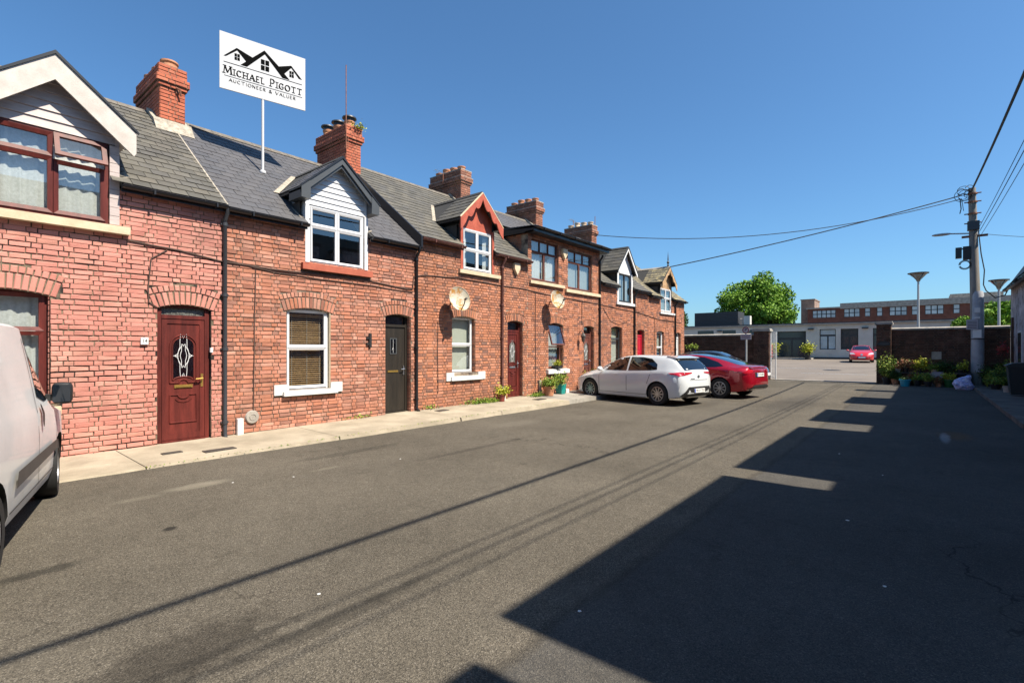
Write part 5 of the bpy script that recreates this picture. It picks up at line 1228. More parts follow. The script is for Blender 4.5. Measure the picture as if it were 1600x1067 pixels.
# ------------------------------------------------------------------ small wall fixtures
def dish(x, y, z, r, label):
    D = thing('satellite_dish', (x, FY, z), label, 'satellite dish', 'rusty satellite dishes on the brick fronts')
    n = Vector((-.28, -1, .30)).normalized(); a = n.orthogonal().normalized(); b = n.cross(a); c = Vector((x, y, z))
    # keep 'a' horizontal
    a = UZ.cross(n).normalized(); b = n.cross(a)
    q = M(); K = 26; rings = [0, .35, .65, .85, 1]
    for ri in rings:
        for k in range(K):
            t = 2*math.pi*k/K; q.v.append(tuple(c+a*(r*ri*math.cos(t))*.95+b*(r*ri*math.sin(t))*1.05+n*(.10*ri*ri-.05)))
    for i in range(len(rings)-1):
        for k in range(K): q.face((i*K+k, i*K+(k+1) % K, (i+1)*K+(k+1) % K, (i+1)*K+k))
    q.tube([tuple(c+a*(r*math.cos(2*math.pi*k/K))*.95+b*(r*math.sin(2*math.pi*k/K))*1.05+n*.05) for k in range(K+1)], .008, 5)
    q.build('reflector', 'rust_dish', D, smooth=50)
    q = M(); f = c+n*.36-b*.12; q.tube([c-b*r*1.0+n*.03, c-b*r*.7+n*.22, f-n*.05], .013, 6); q.tube([f-n*.06, f+n*.03], .028, 8); q.build('feed_arm', 'black_trim', D)
    q = M(); q.tube([c-n*.06, Vector((x-.04, FY-.12, z-.05)), Vector((x-.04, FY-.08, z-.22)), Vector((x-.04, FY+.0, z-.22))], .02, 8); q.box(x-.1, x+.02, FY-.02, FY, z-.3, z-.12); q.build('bracket', 'rust', D)
dish(9.0, FY-.38, 2.88, .31, 'larger rust-stained satellite dish left of the roller-blind window')
dish(13.42, FY-.38, 3.20, .29, 'smaller cream satellite dish above the open maroon window')
def alarm(x, z, label, s=1.0):
    q = M(); q.prism([(x-.13*s, FY-.01, z+.15*s), (x+.13*s, FY-.01, z+.15*s), (x+.13*s, FY-.01, z-.02), (x, FY-.01, z-.2*s), (x-.13*s, FY-.01, z-.02)], (0, -.09, 0))
    solo(q, 'alarm_box', 'cream_stone' if s == 1 else 'paint_white', label, 'alarm box', loc=(x, FY, z))
alarm(11.75, 4.05, 'white alarm box on the brick front right of the red dormer')
alarm(14.36, 4.88, 'white alarm box on the pier between the two wide upper windows')
q = M(); q.box(2.36, 2.46, FY-.045, FY-.012, 1.68, 1.79); o = solo(q, 'number_plate', 'paint_white', 'small white house number tile 14 beside the maroon door', 'number tile', loc=(2.41, FY, 1.73))
def text3(s, loc, size, rot, m, name, parent=None, extr=.001, spacing=1.0, label=None, xscale=1.0, org=None):
    c = bpy.data.curves.new(name, 'FONT'); c.body = s; c.size = size; c.align_x = 'CENTER'; c.align_y = 'CENTER'; c.extrude = extr; c.space_character = spacing; c.resolution_u = 2
    t = bpy.data.objects.new(name, c); COL.objects.link(t)
    bpy.context.view_layer.update()
    me = bpy.data.meshes.new_from_object(t.evaluated_get(bpy.context.evaluated_depsgraph_get()))
    bpy.data.objects.remove(t); me.materials.clear(); me.materials.append(MT[m])
    mw = Matrix.Translation(Vector(loc)) @ rot.to_4x4() @ Matrix.Diagonal((xscale, 1, 1, 1))
    me.transform(mw)
    if parent:
        me.transform(Matrix.Translation(-ORG[parent.name]))
    o = bpy.data.objects.new(name, me); COL.objects.link(o)
    if parent: o.parent = parent
    return o
ORG[o.name] = Vector(o.location)
RF_ = Matrix.Rotation(R(90), 3, 'X')
text3('14', (2.41, FY-.047, 1.735), .075, RF_, 'ink', 'numeral', o)
q = M(); q.lathe((4.06, FY-.012, .36), [(.001, -.03), (.11, -.03), (.125, 0), (.0, .0)], 22, 'y'); q.lathe((4.06, FY-.012, .36), [(.05, -.034), (.055, -.04), (.06, -.034)], 16, 'y'); solo(q, 'round_vent', 'coping', 'round pale vent cover low on the wall right of the first downpipe', 'vent', loc=(4.06, FY, .36), smooth=40)
q = M(); q.box(3.78, 3.88, FY-.09, FY-.012, .02, .36); solo(q, 'cable_trunking', 'paint_white', 'short white cable trunking standing at the foot of the wall', 'trunking', loc=(3.83, FY, .02))
q = M(); q.box(6.56, 6.62, FY-.05, FY-.012, 1.65, 1.95); q.box(6.50, 6.56, FY-.04, FY-.012, 1.70, 1.75); q.box(6.50, 6.56, FY-.04, FY-.012, 1.83, 1.88); solo(q, 'key_safe', 'black_trim', 'small black entry fixture between the white window and the black door', 'fixture', loc=(6.58, FY, 1.8))
q = M(); q.box(3.36, 3.40, FY-.03, FY+.02, 1.55, 1.63); solo(q, 'doorbell', 'paint_white', 'white doorbell beside the maroon door of the pink house', 'doorbell', loc=(3.38, FY, 1.6))
# wall lantern near door 4
Lt = thing('wall_lantern', (15.35, FY, 2.1), 'black carriage lantern left of the brown door', 'lantern')
q = M(); q.tube([(15.35, FY, 2.15), (15.35, FY-.12, 2.28), (15.35, FY-.2, 2.18)], .014, 6); q.build('bracket', 'iron', Lt)
q = M(); q.lathe((15.35, FY-.2, 1.88), [(.0, -.08), (.02, -.02), (.05, 0), (.085, .2), (.10, .2), (.03, .29), (0, .33)], 8); q.build('lantern_body', 'iron', Lt)
# chimney aerials
def aerial(p, h, label, yagi=True):
    A = thing('tv_aerial', p, label, 'aerial'); x, y, z = p; q = M(); q.tube([(x, y, z), (x, y, z+h)], .014, 6); q.build('mast', 'rust', A)
    if yagi:
        q = M(); q.tube([(x-.45, y-.1, z+h-.05), (x+.35, y+.08, z+h-.05)], .007, 5)
        for k in range(7): t = -.42+k*.12; q.tube([(x+t, y+t*.22-.12, z+h-.05), (x+t, y+t*.22+.12, z+h-.05)], .005, 4)
        q.build('antenna', 'steel_grey', A)
aerial((7.55, 12.0, 7.0), 2.25, 'tall thin rusty mast on the second chimney', False)
aerial((11.9, 12.9, 7.2), .55, 'small yagi aerial left of the third chimney')
aerial((21.1, 12.2, 6.9), 1.1, 'thin aerial mast on the pale-potted chimney', False)
aerial((20.9, 13.3, 7.5), .45, 'small aerial above the pale-potted chimney')
q = M(); q.tube([(7.5, 12.02, 7.05), (7.62, 12.02, 7.05), (7.62, 12.02, 7.35), (7.5, 12.02, 7.35)], .012, 5); solo(q, 'mast_bracket', 'rust', 'rusty bracket holding the tall mast to the second chimney', 'bracket')

# ------------------------------------------------------------------ estate agent's board on its pole
zb = 10.9; bx, by = .455*zb, 1.0205*zb
base = Vector((bx, by, 5.44)); dl = Vector((.794*CS+.608*CC, -.794*CC+.608*CS, 0)).normalized(); nn = dl.cross(UZ).normalized()
if nn.dot(Vector((-bx, -by, 0))) < 0: nn = -nn
SG = thing('sale_board', tuple(base), 'white estate agent board on a slim white pole standing on the roof', 'sign')
q = M(); q.tube([base, base+UZ*1.75], .028, 10); q.lathe(base+UZ*.02, [(0, -.05), (.06, -.03), (.07, 0), (.06, .03), (0, .06)], 12); q.build('pole', 'sign_white', SG, smooth=40)
k_ = 10.9/10.6; w0, w1_ = -.80*k_, .855*k_; zlo, zhi = 1.6+5.32*k_-.03, 1.6+6.48*k_-.04
P0 = Vector((bx, by, 0)); q = M(); q.obox(P0, dl, UZ, nn, w0, w1_, zlo, zhi, -.0, .03); q.build('board', 'sign_white', SG)
rotS = Matrix((dl, UZ, nn)).transposed()
BW, BHt = w1_-w0, zhi-zlo
def S(u, v): return P0+dl*(w0+u*BW)+UZ*(zhi-v*BHt)+nn*.032
def spoly(pts, name='print'):
    q = M(); q.prism([tuple(S(u, v)) for u, v in pts], tuple(nn*.002)); q.build(name, 'ink', SG)
# unshear the photographed artwork: u runs across, v down the board
def D(x, y):   # artwork pixel in the enlarged crop -> board fraction (both edges slope)
    u = (x-40)/(1030-40); top = 45+(360-45)*u; bot = 700+(1020-700)*u; return (u*1.06-.06*u*u, (y-top)/(bot-top))
for pl_ in ([(80, 335), (215, 243), (385, 352), (520, 263), (690, 455), (845, 447), (985, 627), (945, 612), (845, 475), (758, 545), (825, 625), (735, 598), (525, 310), (325, 462), (255, 440), (315, 400), (220, 272), (105, 340)],):
    spoly([D(*p) for p in pl_], 'roof_emblem')
for (cx, cy, s_) in ((220, 350, 28), (527, 445, 48), (850, 555, 28)):
    for sx in (-1, 1):
        for sy in (-1, 1):
            a = s_*.08; b = s_; x0_, x1_ = (cx+a, cx+b) if sx > 0 else (cx-b, cx-a); y0_, y1_ = (cy+a*1.5, cy+b*1.35) if sy > 0 else (cy-b*1.35, cy-a*1.5)
            sh = .3; spoly([D(x0_, y0_+(x0_-cx)*sh), D(x1_, y0_+(x1_-cx)*sh), D(x1_, y1_+(x1_-cx)*sh), D(x0_, y1_+(x0_-cx)*sh)], 'window_emblem')
for (a, b, th) in (((80, 400), (985, 690), 3.2), ((85, 558), (988, 852), 2.5)):
    spoly([D(a[0], a[1]-th), D(b[0], b[1]-th), D(b[0], b[1]+th), D(a[0], a[1]+th)], 'rule_line')
# main lettering drawn as serifed strokes
def stroke_text(s, u0, u1, vc, hcap, small, wt, serif):
    G = {'M': (1.15, [((.0, 1), (.12, 0)), ((.12, 0), (.5, .85)), ((.5, .85), (.88, 0)), ((.88, 0), (1., 1))], [(0, 1), (1, 1), (.1, 0), (.9, 0)]),
         'I': (.35, [((.5, 0), (.5, 1))], [(.5, 0), (.5, 1)]), 'C': (.9, 'C', []), 'H': (1, [((.1, 0), (.1, 1)), ((.9, 0), (.9, 1)), ((.1, .5), (.9, .5))], [(.1, 0), (.9, 0), (.1, 1), (.9, 1)]),
         'A': (1, [((0, 1), (.5, 0)), ((.5, 0), (1, 1)), ((.2, .65), (.8, .65))], [(0, 1), (1, 1)]), 'E': (.7, [((.1, 0), (.1, 1)), ((.1, 0), (.85, 0)), ((.1, .5), (.7, .5)), ((.1, 1), (.9, 1))], []),
         'L': (.7, [((.1, 0), (.1, 1)), ((.1, 1), (.9, 1))], [(.1, 0)]), 'P': (.75, 'P', [(.12, 1)]), 'G': (.95, 'G', []), 'O': (1, 'O', []), 'T': (1.0, [((.5, 0), (.5, 1)), ((0, 0), (1, 0))], [(.5, 1)]),
         'U': (.85, 'U', [(.1, 0), (.9, 0)]), 'N': (.95, [((.1, 0), (.1, 1)), ((.1, 0), (.9, 1)), ((.9, 0), (.9, 1))], []), 'R': (.8, 'R', []), 'V': (.95, [((0, 0), (.5, 1)), ((.5, 1), (1, 0))], []),
         '&': (.95, 'A', []), ' ': (.5, [], [])}
    def arc(cx, cy, rx, ry, a0, a1, n=10): return [((cx+rx*math.cos(R(a0+(a1-a0)*i/n)), cy+ry*math.sin(R(a0+(a1-a0)*i/n))), (cx+rx*math.cos(R(a0+(a1-a0)*(i+1)/n)), cy+ry*math.sin(R(a0+(a1-a0)*(i+1)/n)))) for i in range(n)]
    def segs(g):
        if g == 'C': return arc(.55, .5, .5, .5, 45, 315)
        if g == 'O': return arc(.5, .5, .5, .5, 0, 360, 16)
        if g == 'G': return arc(.5, .5, .48, .5, 40, 320)+[((.88, .55), (.88, .85)), ((.55, .55), (.95, .55)), ((.55, .55), (.95, .55))]
        if g == 'P': return [((.12, 0), (.12, 1)), ((.12, 0), (.5, 0)), ((.12, .55), (.5, .55))]+arc(.5, .275, .4, .275, -90, 90, 8)
        if g == 'R': return [((.12, 0), (.12, 1)), ((.12, 0), (.5, 0)), ((.12, .5), (.5, .5)), ((.45, .5), (.95, 1))]+arc(.5, .25, .35, .25, -90, 90, 8)
        if g == 'U': return [((.1, 0), (.1, .65)), ((.9, 0), (.9, .65))]+arc(.5, .65, .4, .35, 0, 180, 8)
        if g == 'A': return arc(.42, .22, .22, .22, 0, 360, 10)+arc(.38, .74, .34, .27, 200, 20, 10)+[((.25, .36), (.95, 1)), ((.9, .55), (.6, .95))]
        return g
    tot = sum(G[c.upper()][0]*(1 if (c.isupper() or c in '& ') else small) for c in s)+.28*small*(len(s)-1); sc = (u1-u0)/tot; x = u0
    for c in s:
        k = 1 if (c.isupper() or c == '&') else small; wd, g, sf = G[c.upper()]; wd *= k; h = hcap*k
        X = lambda a: x+a*wd*sc*.95; Y = lambda b: vc+hcap*.5-h+b*h
        q = M()
        for (p, r_) in segs(g):
            a = Vector((X(p[0])*BW, Y(p[1])*BHt)); b = Vector((X(r_[0])*BW, Y(r_[1])*BHt)); d = b-a
            if d.length < 1e-6: continue
            d.normalize(); thin = wt*(.62 if abs(d.x) > .8 or (d.x > 0) != (d.y > 0) else 1); nr = Vector((-d.y, d.x))*thin/2; a -= d*wt*.15; b += d*wt*.15
            q.prism([tuple(S(t.x/BW, t.y/BHt)) for t in (a+nr, b+nr, b-nr, a-nr)], tuple(nn*.002))
        if serif:
            for (p, r_) in sf:
                a = Vector((X(p)*BW, Y(r_)*BHt)); q.prism([tuple(S((a.x+dx)/BW, (a.y+dy)/BHt)) for dx, dy in ((-wt*1.1, -wt*.22), (wt*1.1, -wt*.22), (wt*1.1, wt*.22), (-wt*1.1, wt*.22))], tuple(nn*.002))
        if q.f: q.build('letter', 'ink', SG)
        x += wd*sc+.28*small*sc
stroke_text('Michael Pigott', .045, .965, .655, .135, .78, .030, True)
stroke_text('auctioneer & valuer', .10, .875, .825, .055, 1.0, .014, False)

# ------------------------------------------------------------------ vehicles
def cr(pts, x):
    """smooth interpolation through sorted (x, v) pairs"""
    if x <= pts[0][0]: return pts[0][1]
    if x >= pts[-1][0]: return pts[-1][1]
    for i in range(len(pts)-1):
        if pts[i][0] <= x <= pts[i+1][0]: break
    (x0, a), (x1, b) = pts[i], pts[i+1]; h = x1-x0
    def sl(j):
        if j <= 0 or j >= len(pts)-1: k = 0 if j <= 0 else len(pts)-2; return (pts[k+1][1]-pts[k][1])/(pts[k+1][0]-pts[k][0])
        d0 = (pts[j][1]-pts[j-1][1])/(pts[j][0]-pts[j-1][0]); d1 = (pts[j+1][1]-pts[j][1])/(pts[j+1][0]-pts[j][0])
        return 0 if d0*d1 <= 0 else 2*d0*d1/(d0+d1)
    t = (x-x0)/h; m0, m1 = sl(i)*h, sl(i+1)*h
    return (2*t**3-3*t*t+1)*a+(t**3-2*t*t+t)*m0+(-2*t**3+3*t*t)*b+(t**3-t*t)*m1
def car(name, loc, rz, label, P, paint, group=None, cat='car'):
    """local +x is forward; x runs -L/2..L/2"""
    T = thing(name, loc, label, cat, group, rz=rz, local=True)
    L, W, NS, NR = P['L'], P['W'], P.get('NS', 70), 15
    xs = [-math.cos(math.pi*i/NS) for i in range(NS+1)]; xs = [(.45*a+.55*(2*i/NS-1))*L/2 for i, a in enumerate(xs)]
    mb = M(); ring = None; allr = []
    for x in xs:
        u = x+L/2; zt, zbt = cr(P['top'], u), cr(P['belt'], u); zb_ = cr(P['bot'], u); wm = cr(P['wm'], u); wb_ = cr(P['wb'], u); wr = cr(P['wr'], u)
        zbt = min(zbt, zt-.012); rz_ = zt-min(.055, (zt-zbt)*.45)
        ctrl = [(0, zb_), (wm*.80, zb_), (wm*.955, zb_+.02), (wm*.99, zb_+.12), (wm, zb_+(zbt-zb_)*.55), (wm*.992, zbt-.10*(zbt-zb_)), (wb_, zbt), (wb_+(wr-wb_)*.33, zbt+(rz_-zbt)*.38), (wb_+(wr-wb_)*.72, zbt+(rz_-zbt)*.75), (wr, rz_), (wr*.93, rz_+(zt-rz_)*.5), (wr*.72, rz_+(zt-rz_)*.80), (wr*.4, rz_+(zt-rz_)*.96), (0, zt)]
        pts = [(y, z) for y, z in ctrl]+[(-y, z) for y, z in ctrl[-2:0:-1]]
        allr.append([(x, y, z) for y, z in pts])
    K = len(allr[0])
    for r_ in allr: mb.v += r_
    for i in range(len(allr)-1):
        for k in range(K): a = i*K+k; b = i*K+(k+1) % K; mb.face((a, b, b+K, a+K))
    mb.face(range(K)); mb.face([(len(allr)-1)*K+k for k in range(K)][::-1])
    me = mb.build('body', [paint, 'black_trim'], mesh_only=True, recalc=True)
    tmp = bpy.data.objects.new('tmp', me); COL.objects.link(tmp)
    cuts = M(); r = P['r']
    for xw in (P['xr'], P['xf']):
        for s in (-1, 1): cuts.lathe((xw-L/2, 0, r), [(0, s*(W/2-.34)), (r+P.get('gap', .045), s*(W/2-.34)), (r+P.get('gap', .045), s*(W/2+.2)), (0, s*(W/2+.2))], 30, 'y', m=1)
    cm = cuts.build('cut', [paint, 'black_trim'], mesh_only=True, recalc=True); bmc = bmesh.new(); bmc.from_mesh(cm); bmesh.ops.remove_doubles(bmc, verts=bmc.verts, dist=1e-5); bmesh.ops.recalc_face_normals(bmc, faces=bmc.faces); bmc.to_mesh(cm); bmc.free()
    co = bpy.data.objects.new('cut', cm); COL.objects.link(co)
    md = tmp.modifiers.new('b', 'BOOLEAN'); md.operation = 'DIFFERENCE'; md.object = co; md.solver = 'EXACT'; md.material_mode = 'TRANSFER'
    bpy.context.view_layer.update(); dg = bpy.context.evaluated_depsgraph_get()
    me2 = bpy.data.meshes.new_from_object(tmp.evaluated_get(dg)); bpy.data.objects.remove(tmp); bpy.data.objects.remove(co)
    me2.polygons.foreach_set('use_smooth', [True]*len(me2.polygons)); me2.set_sharp_from_angle(angle=R(42)); me2.name = 'body'
    body = bpy.data.objects.new('body', me2); COL.objects.link(body); body.parent = T; ORG[body.name] = Vector((0, 0, 0))
    bv = BVHTree.FromPolygons([Vector(v_) for v_ in mb.v], mb.f)
    def patch(poly, axis, name, m, off=.005, parent=T, cuts_=3, thick=0):
        """poly of 2-D points projected onto the body along axis: 'L','R' side (x,z); 'B' back / 'F' front (y,z); 'T' top (x,y)"""
        bm_ = bmesh.new(); vs = []
        for (a, b) in poly: vs.append(bm_.verts.new((a, b, 0)))
        bm_.faces.new(vs); bmesh.ops.triangulate(bm_, faces=bm_.faces); bmesh.ops.subdivide_edges(bm_, edges=bm_.edges, cuts=cuts_, use_grid_fill=True)
        for v_ in bm_.verts:
            a, b = v_.co.x, v_.co.y
            if axis in 'LR': s = 1 if axis == 'L' else -1; o_, d_ = Vector((a, s*3, b)), Vector((0, -s, 0))
            elif axis in 'BF': s = 1 if axis == 'F' else -1; o_, d_ = Vector((s*6, a, b)), Vector((-s, 0, 0))
            else: o_, d_ = Vector((a, b, 4)), Vector((0, 0, -1))
            h = bv.ray_cast(o_, d_)
            if h[0] is None: v_.co = o_+d_*1.0 if axis not in 'T' else Vector((a, b, .9)); v_.tag = True
            else:
                nr = h[1] if h[1].dot(d_) < 0 else -h[1]; v_.co = h[0]+nr*off
        bad = [v_ for v_ in bm_.verts if v_.tag]
        if bad: bmesh.ops.delete(bm_, geom=bad, context='VERTS')
        bmesh.ops.recalc_face_normals(bm_, faces=bm_.faces)
        q = bpy.data.meshes.new(name); bm_.to_mesh(q); bm_.free(); q.materials.append(MT[m]); q.polygons.foreach_set('use_smooth', [True]*len(q.polygons))
        ob = bpy.data.objects.new(name, q); COL.objects.link(ob); ob.parent = parent
        if len(q.vertices):
            c = q.vertices[0].co
        return ob
    # wheels
    for wi, xw in enumerate((P['xr'], P['xf'])):
        for s in (-1, 1):
            yc = s*(W/2-.115-P.get('inset', 0)); xc_ = xw-L/2; tw = .105
            st_ = P.get('steer', 0) if wi else 0; wx, wy = xc_, yc; xc_ = 0 if st_ else xc_; yc = 0 if st_ else yc
            q = M(); q.lathe((xc_, yc, r), [(r*.60, s*.06), (0.0, s*.06)], 24, 'y'); wh = q.build('wheel', 'black_trim', T)
            q = M(); q.lathe((xc_, yc, r), [(r*.64, -tw), (r*.93, -tw), (r, -tw*.75), (r, tw*.75), (r*.93, tw), (r*.66, tw), (r*.64, tw*.8)], 32, 'y'); q.build('tyre', 'tyre', wh, smooth=40)
            q = M(); q.lathe((xc_, yc, r), [(r*.66, s*tw*.92), (r*.60, s*tw*.96), (r*.58, s*tw*.6)], 32, 'y')
            if P.get('steel'):
                q.lathe((xc_, yc, r), [(r*.58, s*tw*.5), (r*.45, s*tw*.85), (r*.3, s*tw*.5), (r*.15, s*tw*.9), (0, s*tw*.9)], 24, 'y')
            else:
                ns = P.get('spokes', 10)
                for k in range(ns):
                    a = 2*math.pi*k/ns; e1 = Vector((math.cos(a), 0, math.sin(a))); e2 = Vector((-math.sin(a), 0, math.cos(a))); c0 = Vector((xc_, yc+s*tw*.82, r))
                    q.prism([c0+e1*r*.10-e2*.016, c0+e1*r*.60-e2*.011, c0+e1*r*.60+e2*.011, c0+e1*r*.10+e2*.016], (0, -s*.02, 0))
                q.lathe((xc_, yc, r), [(r*.16, s*tw*.6), (r*.15, s*tw*.9), (0, s*tw*.92)], 14, 'y')
            q.build('rim', 'rim', wh, smooth=35)
            if st_: wh.location = (wx, wy, 0); wh.rotation_euler = (0, 0, R(st_))
    return T, body, patch
PLATE = 'sign'
def plate(T, x, y0, z, rz, s, rot_extra=0, w_=.52, h=.11, name='number_plate', tilt=0):
    """rear/front plate box facing -x (rz=180) or +x"""
    q = M(); d = -1 if rz else 1; q.box(x-.006, x+.006, y0-w_/2, y0+w_/2, z-h/2, z+h/2); p = q.build(name, 'plate', T)
    q = M(); q.box(x+d*.007-.001, x+d*.007+.001, y0-d*(w_/2-.0)*1 if d < 0 else y0-w_/2, y0-w_/2+.045 if d > 0 else y0+w_/2-.045, z-h/2+.004, z+h/2-.004) if False else q.box(x+d*.007-.001, x+d*.007+.001, *( (y0+w_/2-.045, y0+w_/2-.003) if d < 0 else (y0-w_/2+.003, y0-w_/2+.045)), z-h/2+.004, z+h/2-.004); q.build('blue_strip', 'plate_blue', p)
    if s:
        rm = Matrix(((0, 0, -1), (-1, 0, 0), (0, 1, 0))) if d < 0 else Matrix(((0, 0, 1), (1, 0, 0), (0, 1, 0)))
        text3(s, (x+d*.008, y0+(-.02 if d < 0 else .02), z), .095, rm, 'ink', 'lettering', p, spacing=1.0)
def mirror(T, x, y, z, m, s=1.0):
    for sd in (-1, 1):
        q = M(); yy = sd*(y+.13*s); N = 10
        prof = [(-.05, .6), (-.03, .95), (.02, 1), (.06, .8), (.09, .35)]
        b = len(q.v)
        for (dx, k) in prof:
            for i in range(N): a = 2*math.pi*i/N; q.v.append((x+dx*s, yy+.105*s*k*math.cos(a), z+.07*s*k*(math.sin(a))))
        for i in range(len(prof)-1):
            for k in range(N): q.face((b+i*N+k, b+i*N+(k+1) % N, b+i*N+N+(k+1) % N, b+i*N+N+k))
        q.face(list(range(N))); q.face([b+(len(prof)-1)*N+k for k in range(N)][::-1]); q.tube([(x+.02, sd*(y-.04), z-.05), (x+.01, yy, z-.03)], .025, 6)
        q.build('wing_mirror', m, T, smooth=50)
def hd(dx, dy): return math.atan2(dy, dx)

# ---- white hatchback (seen from its rear left corner, nose to the wall)
def S_(L, *p): return [(a*L, b) for a, b in p]
L = 4.25; W = 1.78
PW = dict(L=L, W=W, r=.325, xr=.80, xf=.80+2.58, spokes=10, top=[(0, .55), (.03, .88), (.07, 1.02), (.14, 1.09), (.30, 1.25), (.46, 1.37), (.62, 1.405), (1.1, 1.43), (1.7, 1.44), (2.15, 1.41), (2.6, 1.27), (3.05, 1.05), (3.3, .97), (3.8, .86), (4.08, .74), (4.2, .60), (4.25, .48)],
          belt=[(0, .53), (.06, .84), (.3, 1.00), (1, .985), (2.2, .925), (3.0, .885), (3.6, .80), (4.08, .66), (4.25, .44)], bot=[(0, .36), (.15, .25), (.7, .19), (3.5, .18), (4.1, .22), (4.25, .34)],
          wm=[(0, .50), (.04, .66), (.16, .80), (.5, .88), (1.0, .89), (3.4, .89), (3.8, .86), (4.08, .72), (4.2, .52), (4.25, .36)], wb=[(0, .48), (.04, .62), (.2, .73), (.6, .82), (2.5, .84), (3.2, .82), (3.8, .76), (4.1, .62), (4.25, .33)],
          wr=[(0, .45), (.07, .62), (.2, .66), (.5, .60), (1.4, .61), (2.4, .60), (3.0, .68), (3.8, .62), (4.25, .30)])
hw_ = hd(.21, .978)
RLx, RLy = 13.78, 5.88      # rear-left wheel contact
fwd = Vector((math.cos(hw_), math.sin(hw_), 0)); lft = Vector((-fwd.y, fwd.x, 0))
cpos = Vector((RLx, RLy, 0))-fwd*(PW['xr']-L/2)-lft*(W/2-.1)
Tw, bw, pt = car('parked_car', tuple(cpos), hw_, 'white hatchback parked nose to the wall, rear towards the street', PW, 'car_white', 'cars parked nose-in along the left side')
h = L/2
for sd in 'LR':
    pt([(a-h, b) for a, b in ((3.02, .955), (2.62, 1.215), (2.25, 1.345), (1.95, 1.375), (1.92, .965))], sd, 'door_window', 'glass_car', off=.004)
    pt([(a-h, b) for a, b in ((1.86, .967), (1.88, 1.375), (1.45, 1.37), (1.12, 1.325), (.88, 1.17), (.84, 1.02), (1.1, .99))], sd, 'rear_door_window', 'glass_car', off=.004)
    for poly in ([(2.98, .30), (3.0, .90), (2.985, .90), (2.965, .30)], [(1.90, .25), (1.90, .95), (1.885, .95), (1.885, .25)], [(1.16, .60), (1.02, .95), (1.005, .95), (1.145, .60)], [(3.0, .30), (1.16, .30), (1.16, .288), (3.0, .288)]):
        pt([(a-h, b) for a, b in poly], sd, 'door_seam', 'black_trim', off=.0025, cuts_=4)
    for a0 in (2.18, 1.24): pt([(a-h, b) for a, b in ((a0, .83), (a0+.19, .83), (a0+.19, .865), (a0, .865))], sd, 'door_handle', 'car_white', off=.025)
    pt([(a-h, b) for a, b in ((2.9, .24), (1.25, .24), (1.25, .20), (2.9, .20))], sd, 'side_skirt', 'car_white', off=.012)
s_ = 1
pt([(y_, z_) for y_, z_ in ()] or [(.075-h, -.56), (.075-h, .56), (.10-h, .61), (.38-h, .57), (.44-h, .50), (.44-h, -.50), (.38-h, -.57), (.10-h, -.61)], 'T', 'rear_windscreen', 'glass_car', off=.005)
pt([(2.15-h, -.52), (2.15-h, .52), (2.95-h, .64), (3.0-h, 0), (2.95-h, -.64)], 'T', 'windscreen', 'glass_car', off=.005)
for s_ in (-1, 1):
    pt([(s_*a, b) for a, b in ((.86, .93), (.72, .96), (.30, .955), (.30, .93), (.62, .88), (.78, .85), (.86, .90))], 'B', 'tail_light', 'lamp_red', off=.012)
    pt([(s_*a, b) for a, b in ((.86, .66), (.80, .70), (.42, .72), (.66, .88), (.66, .88))][:4], 'F', 'headlight', 'lamp_clear', off=.01)
    pt([(s_*a, b) for a, b in ((.80, .42), (.77, .60), (.75, .60), (.77, .42))], 'B', 'reflector', 'paint_white', off=.01)
pt([(-.76, .30), (-.52, .55), (.52, .55), (.76, .30), (.60, .27), (-.60, .27)], 'B', 'bumper_insert', 'black_trim', off=.01)
pt([(-.50, .26), (-.46, .30), (.46, .30), (.50, .26), (.46, .235), (-.46, .235)], 'B', 'lower_lip', 'car_white', off=.03)
q = M(); q.prism([(.34-h, -.58, 1.355), (.40-h, -.58, 1.375), (.66-h, -.58, 1.415), (.66-h, -.58, 1.37), (.42-h, -.58, 1.325)], (0, 1.16, 0)); q.build('spoiler', 'car_white', Tw)
xm_ = -h-.016
plate(Tw, xm_, 0, .44, 1, '182-D-7331')
pt([(.055*math.cos(2*math.pi*i/14), .835+.04*math.sin(2*math.pi*i/14)) for i in range(14)], 'B', 'badge', 'chrome', off=.012)
pt([(.20, .765), (.40, .765), (.40, .785), (.20, .785)], 'B', 'badge', 'chrome', off=.008)
pt([(-.45, .74), (.45, .74), (.45, .732), (-.45, .732)], 'B', 'boot_seam', 'black_trim', off=.004)
mirror(Tw, 2.85-h, .86, 1.0, 'car_white')
q = M(); q.box(-.9, .5, -.55, .55, .55, .95); q.build('seats', 'black_trim', Tw)

# ---- red fastback saloon
L = 4.65; W = 1.85; h = L/2
PR = dict(L=L, W=W, r=.33, xr=.92, xf=3.78, spokes=9, top=[(0, .60), (.03, .90), (.08, 1.03), (.2, 1.07), (.5, 1.12), (.9, 1.24), (1.5, 1.38), (2.1, 1.44), (2.6, 1.41), (3.1, 1.22), (3.5, 1.02), (4.0, .90), (4.4, .78), (4.6, .62), (4.65, .5)],
          belt=[(0, .58), (.1, .98), (.5, 1.0), (1.5, .98), (3.3, .90), (4, .82), (4.4, .70), (4.65, .45)], bot=[(0, .38), (.15, .27), (.7, .2), (4, .19), (4.5, .24), (4.65, .34)],
          wm=[(0, .60), (.05, .72), (.25, .86), (.7, .92), (3.9, .92), (4.3, .85), (4.55, .66), (4.65, .45)], wb=[(0, .56), (.1, .70), (.5, .82), (1.2, .87), (3.5, .85), (4.2, .76), (4.65, .40)],
          wr=[(0, .52), (.2, .68), (.5, .62), (1.2, .56), (2.2, .60), (2.9, .60), (3.4, .72), (4.2, .66), (4.65, .35)])
hr_ = hd(.17, .985); fwd = Vector((math.cos(hr_), math.sin(hr_), 0)); lft = Vector((-fwd.y, fwd.x, 0))
cpos = Vector((18.72, 4.88, 0))-fwd*(PR['xr']-h)+lft*(W/2-.1)
